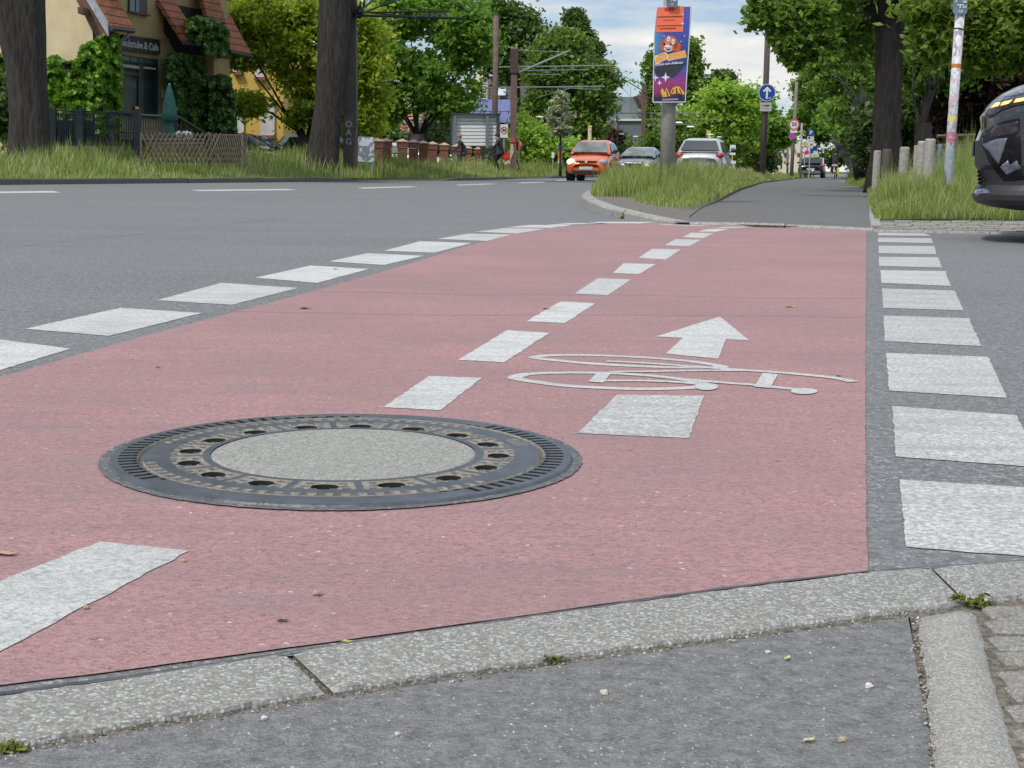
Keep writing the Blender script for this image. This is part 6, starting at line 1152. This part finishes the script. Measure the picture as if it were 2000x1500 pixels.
def bicycle(label, loc, rz, col_, basket=False):
    t = thing('bicycle', label, 'bicycle', loc); LOC[t.name] = Vector((0, 0, 0)); t.rotation_euler = (0, 0, rz)
    for x in (-.53, .53):
        w_ = MB(); pts = [Vector((x + math.cos(k * 6.2832 / 24) * .34, 0, .35 + math.sin(k * 6.2832 / 24) * .34)) for k in range(25)]; w_.tube(pts, .022, 6, cap=False)
        for k in range(8): w_.tube([(x, 0, .35), (x + math.cos(k * .7854) * .33, 0, .35 + math.sin(k * .7854) * .33)], .004, 3)
        w_.build('wheel', RUB, t)
    f = MB(); 
    for a, b in (((-.53, 0, .35), (-.1, 0, .32)), ((-.1, 0, .32), (-.2, 0, .88)), ((-.53, 0, .35), (-.17, 0, .75)), ((-.1, 0, .32), (.36, 0, .80)), ((-.17, 0, .70), (.36, 0, .82)), ((.53, 0, .35), (.35, 0, .98))): f.tube([a, b], .018, 6)
    f.build('frame', M(col_[0], col_[1], .4), t); h = MB().tube([(.36, 0, .98), (.38, 0, 1.03)], .015, 6); h.tube([(.42, -.28, 1.02), (.38, 0, 1.03), (.42, .28, 1.02)], .014, 6); h.build('handlebar', BLACKP, t); MB().ball((-.22, 0, .90), (.13, .07, .035), 10, 5).build('saddle', BLACKP, t)
    if basket: MB().box((.62, 0, .98), (.32, .36, .26), top=(1.15, 1.1)).build('basket', M('wicker_dark', (.04, .035, .03), .9), t)
    MB().ball((.5, 0, .82), .05, 8, 6).build('front_lamp', M('lamp_white', (.75, .73, .66), .5), t); return t
NAVY = M('coat_navy', (.018, .022, .032), .85); DARKT = M('trousers_dark', (.015, .016, .02), .85); MAR = M('trousers_maroon', (.07, .012, .018), .85)
for px, Y, rz, lb, bl_, hair, hm, colr, bas in ((897, 66, R(184), 'fair haired person in dark coat cycling behind the grass', 'bicycle under the fair haired rider', 'hair', M('hair_fair', (.25, .15, .10), .8), ('frame_grey', (.2, .2, .22)), False), (968, 64, R(180), 'person in long dark coat and cap on bicycle by the red barrier', 'bicycle with dark front basket by the brown masts', 'cap', M('cap_dark', (.03, .03, .035), .8), ('frame_brown', (.12, .06, .04)), True)):
    X = (px - 1000) / F * Y; loc = (X, Y, .12 if px < 950 else .16); J, E, hd = rider(lean=.05 if bas else .14, hands=(.44, 1.02)); person(lb, loc, rz, J, E, [SKINM, NAVY, DARKT], .55, hd, hair, hm); bicycle(bl_, loc, rz, colr, bas)
px, Y = 1617, 90; loc = ((px - 1000) / F * Y, Y, .0); J, E, hd = rider(lean=.1); person('person in black jacket cycling away with dark red panniers', loc, R(78), J, E, [SKINM, M('jacket_black', (.010, .012, .018), .8), MAR], .98, hd, 'hair', M('hair_dark', (.03, .02, .015), .8)); b3 = bicycle('bicycle with yellow bag ridden away along the path', loc, R(78), ('frame_orange', (.3, .1, .05)))
for s, m_, z_ in ((1, MAR, .62), (-1, M('bag_yellow', (.65, .75, .03), .5), .50)): MB().box((-.55, s * .19, z_), (.32, .14, .38)).build('pannier', m_, b3, bevel=.04)
MB().box((-.50, 0, .84), (.36, .34, .16)).build('luggage', M('bag_lilac', (.42, .40, .48), .7), b3, bevel=.05)

# ------------------------------------------------------------------ trees
def near_trunk(name, label, pts, Y, crown_blobs, leaf, cat='tree', lsize=.14, leaves=90, clumps=22, clump_r=.9, extra=None, bark=BARK, flare=1.25, roots=True, drop=.3, elong=1.7):
    t = thing(name, label, cat, P(pts[0][0], 320, Y)); base = P(pts[0][0], pts[0][1], Y); t.location = LOC[t.name] = Vector((base.x, base.y, .1)); n = 28; rings_ = []
    tp = [(P(x, y, Y), r / ppm(Y)) for x, y, r in pts]; tp = [(Vector((tp[0][0].x, tp[0][0].y, -.02)), tp[0][1] * flare)] + tp
    mb = MB(); path = []; rad = []
    for (p, r), (q, s) in zip(tp, tp[1:]):
        k_ = max(1, int((q - p).length / .35))
        for k in range(k_): u = k / k_; path.append(p.lerp(q, u)); rad.append(r + (s - r) * u)
    path.append(tp[-1][0]); rad.append(tp[-1][1]); mb.tube(path, rad, n); from mathutils import noise as mn
    for i, v in enumerate(mb.v):
        k = i % n; lev = i // n
        if lev >= len(path): break
        c = path[lev]; a = 2 * math.pi * k / n; amp = .05 + .14 * max(0, 1 - (c.z) / 1.6); f = 1 + amp * math.sin(a * 5 + 1.2 + c.z * .2) + .05 * mn.noise(Vector((math.cos(a) * 2, math.sin(a) * 2, c.z * .8))) + .025 * math.sin(a * 13 + c.z); mb.v[i] = c + (v - c) * f
    for lm in (extra or []): mb.tube([P(x, y, Y) for x, y, r in lm], [r / ppm(Y) for x, y, r in lm], 10)
    blobs = []
    for e in crown_blobs: c = P(e[0], e[1], Y + (e[4] if len(e) > 4 else 0)); blobs.append((tuple(c), (e[2] / ppm(Y), max(e[2], e[3]) * .8 / ppm(Y), e[3] / ppm(Y))))
    pts_, cl = crown_points(blobs, clumps, leaves, clump_r); V, Fc = leaf_arrays(pts_, lsize, drop=drop, elong=elong); npmesh('crown', V, Fc, leaf, t)
    tip = path[-1]
    for q in cl[::max(1, len(cl) // 22)]:
        q = Vector(q); mid = tip.lerp(q, .5) + Vector((0, 0, .3)); mb.tube([tip, mid, q], [rad[-1] * .35, rad[-1] * .2, .02], 6)
    mb.build('trunk', bark, t, smooth=True); return t
near_trunk('street_tree', 'massive dark furrowed trunk on the verge at the left edge', [(60, 318, 40), (57, 230, 36), (51, 130, 37), (40, 40, 45), (32, -60, 54), (30, -160, 60)], 36, [(20, -420, 260, 160), (-200, -350, 160, 120), (250, -380, 150, 110)], G1, lsize=.3, leaves=60, clumps=14)
near_trunk('street_tree', 'tall leaning dark trunk beside the steel mast', [(630, 318, 31), (634, 280, 28), (643, 200, 26), (650, 110, 28), (656, 20, 31), (663, -80, 33)], 45.5, [(690, -330, 260, 130), (500, -300, 160, 100), (850, -300, 150, 110)], G1, lsize=.3, leaves=60, clumps=14, extra=[[(690, 22, 12), (680, 0, 12), (674, -60, 12)]])
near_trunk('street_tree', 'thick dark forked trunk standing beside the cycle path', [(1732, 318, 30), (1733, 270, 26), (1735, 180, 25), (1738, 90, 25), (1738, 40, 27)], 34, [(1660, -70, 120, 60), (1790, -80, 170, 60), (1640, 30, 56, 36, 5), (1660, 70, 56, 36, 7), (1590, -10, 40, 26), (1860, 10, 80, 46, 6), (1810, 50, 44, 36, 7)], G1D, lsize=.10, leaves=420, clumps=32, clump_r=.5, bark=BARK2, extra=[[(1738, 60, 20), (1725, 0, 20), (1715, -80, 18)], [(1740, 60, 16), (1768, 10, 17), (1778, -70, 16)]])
TR = lambda *a, **k: tree(*a, **k)
TR('garden_tree', 'yellow green tree spreading in front of the yellow house', 55, 592, [(545, 60, 75, 60), (600, 110, 85, 75), (590, 20, 110, 50), (690, 60, 60, 60), (712, 150, 42, 80), (615, 190, 45, 60), (485, 30, 55, 40), (470, 110, 26, 22), (480, 205, 16, 6), (705, 225, 30, 22)], G2, .22, [[(600, 265, 0, .26), (582, 215, 0, .24), (545, 185, 0, .2), (512, 140, 0, .14), (500, 80, 0, .12), (490, 10, 0, .08)], [(588, 225, 0, .18), (540, 180, 0, .13), (512, 165, 0, .1), (462, 148, 0, .05)], [(605, 262, 0, .24), (625, 200, 0, .2), (640, 120, 0, .14)], [(520, 150, 0, .1), (512, 100, 0, .08), (508, 60, 0, .05)]], lsize=0.141, clumps=15, leaves=256, clump_r=0.562, trunk_pts=[(594, 285, .36), (600, 268, .32)])
TR('maple_tree', 'broad green maple with several stems behind the brick fence', 78, 815, [(820, 75, 100, 75), (770, 25, 60, 45), (905, 60, 56, 58), (880, 150, 62, 55), (770, 130, 42, 55), (745, 205, 38, 42), (885, 208, 24, 24), (830, 180, 45, 30), (860, 20, 90, 30), (935, 80, 30, 40)], G1, .3, [[(815, 262, 0, .4), (795, 235, 0, .25), (780, 180, 0, .18)], [(815, 262, 0, .4), (808, 215, 0, .28), (805, 140, 0, .2)], [(818, 262, 0, .4), (835, 230, 0, .28), (845, 190, 0, .22), (838, 120, 0, .16), (830, 60, 0, .1)], [(820, 258, 0, .3), (855, 240, 0, .2), (890, 215, 0, .12)]], lsize=0.200, clumps=11, leaves=190, clump_r=0.741, trunk_pts=[(816, 285, .55), (816, 262, .5)])
TR('round_tree', 'dark rounded tree crown rising behind the tall round mast', 95, 1010, [(1010, 70, 48, 40), (1020, 110, 42, 50), (985, 45, 36, 34), (960, 30, 26, 22), (966, 100, 28, 34)], G3, .3, lsize=0.237, clumps=16, leaves=175, clump_r=0.936)
TR('spruce_tree', 'dark spruce top rising behind the broad green tree', 98, 1132, [(1124, 40, 8, 18), (1128, 62, 20, 16), (1135, 85, 34, 18), (1150, 105, 30, 26), (1160, 140, 26, 30)], G3, .2, lsize=0.222, clumps=14, leaves=148, clump_r=0.507, drop=.8)
TR('broad_tree', 'broad dense green tree left of the grey house', 86, 1100, [(1098, 85, 26, 18), (1090, 110, 48, 30), (1098, 150, 66, 40), (1106, 200, 76, 45), (1106, 250, 74, 40), (1160, 175, 36, 50), (1054, 235, 20, 40), (1070, 285, 36, 22)], G6, .3, lsize=0.200, clumps=22, leaves=229, clump_r=0.741)
TR('young_spruce', 'thin greyish young conifer among the bushes', 68, 1095, [(1095, 190, 4, 12), (1093, 212, 14, 10), (1094, 232, 22, 10), (1095, 252, 14, 12)], G7, .06, lsize=0.104, clumps=8, leaves=81, clump_r=0.234, drop=.6, elong=3)
for cx, top_, Y, lb in ((1352, 75, 120, 'slender poplar directly right of the circus poster'), (1275, 105, 125, 'slender poplar partly hidden left of the circus poster')):
    TR('poplar_tree', lb, Y, cx, [(cx, top_ + 20, 8, 20), (cx + 1, top_ + 60, 12, 26), (cx, top_ + 105, 15, 30), (cx + 1, top_ + 145, 17, 26)], G6, .15, lsize=.30, clumps=10, leaves=62, clump_r=.75, drop=-.8, group='slender poplars behind the poster post')
TR('lime_tree', 'bright light green tree crown right of the poster post', 112, 1418, [(1420, 200, 46, 38), (1400, 235, 44, 40), (1448, 235, 38, 44), (1372, 255, 34, 30), (1425, 270, 50, 28), (1335, 250, 24, 22)], G4, .3, lsize=0.266, clumps=18, leaves=202, clump_r=0.936)
TR('pine_tree', 'small dark pine crown behind the light green tree', 135, 1410, [(1415, 148, 15, 10), (1397, 160, 14, 8), (1408, 175, 22, 14)], G3, .2, lsize=0.252, clumps=10, leaves=121, clump_r=0.624)
TR('garden_tree', 'mid green tree behind the round blue sign', 120, 1480, [(1478, 210, 26, 26), (1490, 245, 36, 34), (1518, 262, 18, 22), (1465, 275, 30, 26), (1440, 292, 28, 18)], G1, .3, lsize=0.266, clumps=16, leaves=175, clump_r=0.936)
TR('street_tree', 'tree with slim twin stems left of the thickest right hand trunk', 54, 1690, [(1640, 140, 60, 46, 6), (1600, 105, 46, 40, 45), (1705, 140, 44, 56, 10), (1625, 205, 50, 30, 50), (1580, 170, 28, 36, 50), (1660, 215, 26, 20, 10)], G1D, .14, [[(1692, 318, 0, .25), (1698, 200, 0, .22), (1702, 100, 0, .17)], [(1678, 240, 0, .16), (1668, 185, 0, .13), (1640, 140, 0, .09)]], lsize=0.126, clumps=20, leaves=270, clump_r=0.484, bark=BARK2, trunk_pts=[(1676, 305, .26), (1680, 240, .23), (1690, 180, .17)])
TR('street_tree', 'darker tree with bent branches right of the thick forked trunk', 40, 1802, [(1800, 120, 48, 56, 6), (1835, 190, 40, 40, 8), (1785, 205, 30, 34, 10), (1860, 110, 50, 60, 4)], leafmat('leaves_shade', (.018, .045, .008), (.045, .10, .016), (.10, .17, .025), .3), .2, [[(1803, 240, 0, .16), (1815, 200, 0, .12), (1790, 150, 0, .09), (1775, 110, 0, .06)], [(1800, 230, 0, .13), (1785, 180, 0, .09), (1772, 150, 0, .06)]], lsize=0.141, clumps=18, leaves=229, clump_r=0.546, bark=BARK2, trunk_pts=[(1803, 300, .26), (1803, 240, .22)])  # leaf colour darkened to carry the canopy shade
TR('street_tree', 'leafy street tree overhanging the far cyclist', 76, 1668, [(1602, 218, 44, 28, 38), (1655, 224, 38, 30, 10), (1617, 246, 34, 13, 38), (1576, 228, 20, 22, 38), (1685, 250, 30, 18, 5)], G1, .2, lsize=.26, clumps=18, leaves=150, clump_r=.8, bark=BARK2, group='trees lining the cycle path')
TR('street_tree', 'farthest street tree in the row above the cyclist', 100, 1668, [(1640, 258, 34, 12, 15), (1602, 262, 20, 8, 15), (1672, 272, 22, 12, 0)], G3, .2, lsize=0.237, clumps=14, leaves=148, clump_r=0.702, bark=BARK2, group='trees lining the cycle path')
TR('locust_tree', 'yellow green drooping foliage hanging in at the top right corner', 25, 2060, [(1920, 40, 70, 42), (1970, 70, 60, 42), (1870, 15, 70, 24), (1850, 75, 34, 22), (1985, 0, 60, 40), (1935, 98, 34, 16)], leafmat('leaves_locust', (.025, .050, .008), (.06, .105, .014), (.12, .185, .026), .45), .2, lsize=.085, clumps=22, leaves=260, clump_r=.34, drop=1.0, elong=2.4, trunk_pts=[(2100, 300, .25), (2100, 60, .2)])
TR('copper_beech', 'nearly black copper beech behind the sticker pole', 46, 1935, [(1935, 150, 66, 60), (1905, 220, 50, 50), (1965, 230, 60, 50), (1990, 150, 50, 70), (1880, 160, 26, 50)], G5, .25, lsize=0.178, clumps=24, leaves=310, clump_r=0.702)
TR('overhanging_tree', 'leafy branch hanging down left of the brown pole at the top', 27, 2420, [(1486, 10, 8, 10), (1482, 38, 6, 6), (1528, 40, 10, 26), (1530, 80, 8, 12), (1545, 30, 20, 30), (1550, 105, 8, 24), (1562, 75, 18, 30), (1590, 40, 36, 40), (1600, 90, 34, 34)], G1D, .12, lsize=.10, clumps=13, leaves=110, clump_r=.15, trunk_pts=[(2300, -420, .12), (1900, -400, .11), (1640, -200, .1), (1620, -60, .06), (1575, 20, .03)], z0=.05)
TR('overhanging_tree', 'dark leaf sprig showing at the top above the poster', 22, 1420, [(1352, 0, 16, 8), (1368, 8, 12, 7), (1358, 14, 7, 5), (1385, -6, 14, 6)], G3, .05, lsize=.10, clumps=8, leaves=45, clump_r=.11, trunk_pts=[(1430, -300, .06), (1420, -60, .03)], z0=.05) if False else None
# hedges and bushes
def bush(name, label, Y, blobs, leaf, lsize=.25, clumps=14, leaves=130, clump_r=.8, cat='bush'):
    lsize *= .6; leaves = int(leaves * 1.7); s = ppm(Y); bl_ = [(tuple(P(e[0], e[1], Y)), (e[2] / s, max(.8, e[3] / s), e[3] / s)) for e in blobs]; pts, cl = crown_points(bl_, clumps, leaves, clump_r); pts = pts[pts[:, 2] > .05]; V, Fc = leaf_arrays(pts, lsize); o = npmesh(name, V, Fc, leaf); return tag(o, label, cat)
bush('hedge', 'dark shrubs filling the space behind the brick pillars', 84, [(700, 255, 50, 30), (760, 275, 50, 26), (850, 285, 60, 24), (900, 262, 40, 30), (720, 290, 60, 22)], G3, .3)
bush('flowering_bush', 'pale flowering shrub right of the maple trunk', 80, [(868, 250, 28, 16), (850, 262, 24, 14)], leafmat('leaves_pale', (.10, .15, .06), (.2, .28, .14), (.5, .52, .42), .3), .22)
bush('hedge', 'light green hedge behind the orange and blue info pillar', 79, [(1030, 300, 26, 18), (1060, 292, 26, 24), (1110, 285, 30, 30), (1035, 262, 20, 20), (1140, 300, 20, 18)], G4, .24, 16, 150, .6)
bush('hedge', 'green shrubs around the foot of the grey house', 110, [(1205, 300, 24, 18), (1280, 290, 26, 30), (1310, 262, 20, 26), (1170, 300, 20, 20)], G6, .32)
bush('red_shrub', 'dark reddish shrub left of the flat grey extension', 108, [(1200, 272, 9, 14)], G5, .25, 8, 60, .5)
bush('hedge', 'dark hedge at street level behind the white car and far cars', 125, [(1340, 295, 40, 24), (1400, 300, 40, 22), (1450, 305, 40, 20), (1490, 312, 16, 14)], G3, .4)
bush('hedge', 'dark undergrowth behind the bollards', 52, [(1722, 285, 26, 22), (1780, 275, 60, 30), (1860, 275, 60, 32), (1940, 285, 60, 34), (2010, 270, 60, 40), (1740, 240, 40, 26), (1830, 235, 50, 24)], leafmat('leaves_undergrowth', (.008, .02, .005), (.02, .045, .01), (.05, .09, .02), .2), .24, 34, 150, .55)
bush('hedge', 'shrubs at the far end of the cycle path', 120, [(1650, 300, 24, 12), (1690, 300, 24, 14), (1630, 308, 14, 8)], G3, .35, 12, 80, .6)
bush('hedge', 'low green shrubs behind the parked black car', 72, [(585, 268, 26, 16), (560, 285, 16, 10), (640, 268, 20, 20), (440, 290, 30, 16)], G1, .24)
bush('hedge', 'dense dark hedge left of the cafe', 40, [(12, 220, 24, 40), (-30, 200, 30, 60)], G3, .18, 14, 140, .5)

# ------------------------------------------------------------------ small things on the ground
def pebble(px, py, r, label, col_=(.45, .38, .34), z=.0025):
    r *= .8; col_ = tuple(x * .8 for x in col_); p = G(px, py, z); mb = MB().ball(p + Vector((0, 0, r * .5)), (r * 1.1, r, r * .75), 9, 6)
    for i, v in enumerate(mb.v): mb.v[i] = v + Vector((random.uniform(-1, 1), random.uniform(-1, 1), random.uniform(-.6, .6))) * r * .16
    return tag(mb.build('pebble', M('pebble_%d' % int(px), col_, .8, 0, .25, 150)), label, 'pebble')
pebble(620, 1162, .0065, 'pinkish grey pebble lying alone below the manhole', (.42, .34, .33)); pebble(359, 1097, .004, 'tiny tan pebble at the tip of the nearest white dash', (.5, .32, .2)); pebble(169, 1189, .004, 'tiny brown pebble on the edge of the nearest white dash', (.4, .28, .18)); pebble(1180, 1356, .005, 'cream pebble on the pavement asphalt below the kerb', (.6, .55, .48), .0); pebble(1645, 1448, .0045, 'yellowish pebble near the bottom edge of the pavement', (.55, .45, .28), .0); pebble(1697, 1343, .005, 'white pebble near the edging stone', (.68, .65, .6), .0); pebble(1500, 1276, .0035, 'white grit stone just below the kerb joint', (.65, .62, .58), .0); pebble(516, 1406, .004, 'white grit stone below the kerb at left', (.65, .62, .58), .0); pebble(776, 1436, .003, 'pale grit stone near the lower middle', (.6, .58, .5), 0)
def leaf(px, py, s, label, col_, z=.003, rot=0):
    s *= .8; col_ = tuple(x * .8 for x in col_); p = G(px, py, z); mb = MB(); a = [Vector((math.cos(rot) * x - math.sin(rot) * y, math.sin(rot) * x + math.cos(rot) * y, zz)) * s for x, y, zz in ((-1, 0, 0), (-.4, .45, .25), (.3, .35, .1), (1, .05, .35), (.35, -.4, .12), (-.5, -.3, .3), (0, 0, -.05))]; mb.add([p + Vector((q.x, q.y, q.z * .6)) + Vector((0, 0, .0006)) for q in a], [(6, i, (i + 1) % 6) for i in range(6)]); return tag(mb.build('fallen_leaf', M('leaf_%d_%d' % (px, py), col_, .7, 0, .2, 80)), label, 'leaf')
leaf(12, 1083, .022, 'curled dry tan leaf near the left edge of the red surface', (.52, .32, .2)); leaf(553, 1213, .010, 'small dark leaf fragment on the red surface', (.05, .045, .03), rot=.3); leaf(678, 1254, .009, 'yellow green petal by the sealing strip', (.5, .5, .12)); leaf(1538, 1286, .008, 'yellow green petal on pavement near the edging', (.55, .55, .25), .002, 1); leaf(1580, 1446, .009, 'pale green petal on pavement close to the bottom edge', (.5, .52, .25), .002, .5); leaf(1430, 1252, .007, 'tiny pale petal under the kerb joint', (.5, .5, .25), .002)
leaf(1545, 600, .030, 'small yellow leaf on the red surface behind the arrow', (.6, .5, .25)); leaf(656, 526, .022, 'dark leaf on a white dash of the left row', (.04, .03, .03)); leaf(310, 718, .012, 'dark speck of leaf left of the centre dashes', (.04, .03, .03)); leaf(1640, 735, .012, 'dark leaf speck beside the painted handlebar', (.05, .04, .03)); leaf(598, 603, .03, 'brown twig fragment on the red surface', (.14, .05, .04)); leaf(1068, 604, .02, 'black leaf crumb beside a centre dash', (.03, .03, .03))
WEED = leafmat('weed_leaves', (.03, .045, .01), (.06, .085, .016), (.12, .14, .03), .25)
def weed(px, py, n, r, h, label, z=.0, col_=None, lsz=.0045):
    r *= .8; c = G(px, py, z); pts = np.array([[c.x + rng.normal() * r, c.y + rng.normal() * r * .35, z + abs(rng.normal()) * h] for _ in range(n)]); V, Fc = leaf_arrays(pts, lsz, up=.2, elong=2.4); return tag(npmesh('weed', V, Fc, WEED if col_ is None else col_), label, 'weed')
weed(1915, 1183, 70, .011, .005, 'green weed growing where kerb meets edging stone'); weed(1872, 1170, 30, .006, .003, 'small weed in the joint between kerb stones', .006); weed(28, 1466, 70, .010, .003, 'mossy weed tuft in the kerb joint at bottom left'); weed(1083, 1291, 26, .010, .002, 'tiny weeds in the joint under the kerb middle'); weed(1220, 427, 40, .015, .03, 'grass tuft at the foot of the island kerb', 0, GRL, .03); weed(1975, 1345, 50, .008, .003, 'moss between the small paving stones', -.01)
# loose grit in the joints
V = []; 
def grit(n, fn, s0, s1):
    C = [fn() for _ in range(n)]; vs = []; fs = []
    for i, c in enumerate(C):
        s = random.uniform(s0, s1); b = len(vs); vs += [c + Vector(q) * s * random.uniform(.7, 1.3) for q in ((1, 0, 0), (-1, 0, 0), (0, 1, 0), (0, -1, 0), (0, 0, .8), (0, 0, -.5))]; fs += [(b, b + 2, b + 4), (b + 2, b + 1, b + 4), (b + 1, b + 3, b + 4), (b + 3, b, b + 4)]
    return vs, fs
def onj():
    k = random.choice((0, 0, 0, 1))
    if k == 0: x = random.uniform(-100, 1790); q = along(KBm, x); p = G(q[0], q[1] + random.gauss(9, 5), 0); p.z = random.uniform(-.006, .001); return p
    if random.random() < .3: u = random.random(); p = G(566 + u * 76 + random.gauss(0, 3), 1283 + u * 72, 0); p.z = -.003; return p
    y = random.uniform(1205, 1510); x = np.interp(y, [1203, 1260, 1330, 1420, 1500], [1788, 1796, 1804, 1814, 1823]); p = G(x + random.gauss(0, 5), y, 0); p.z = random.uniform(-.002, .004); return p
vs, fs = grit(1500, onj, .0006, .0026); gm = MB(); gm.add(vs, fs); o = gm.build('loose_grit', sticker_mat('grit_mix', (.16, .14, .11), [(.3, .27, .22), (.5, .48, .44), (.08, .07, .06)], 300)); tag(o, 'loose sand and grit in the kerb joints', 'grit', kind='stuff')
vs, fs = grit(700, lambda: (lambda p: Vector((p.x, p.y, .0)))(G(random.uniform(-100, 1800), random.uniform(1260, 1500))), .0006, .0016); gm = MB(); gm.add(vs, fs); tag(gm.build('loose_grit', sticker_mat('grit_mix2', (.3, .29, .27), [(.5, .48, .44), (.1, .1, .1)], 300)), 'fine grit scattered on the pavement asphalt', 'grit', kind='stuff')
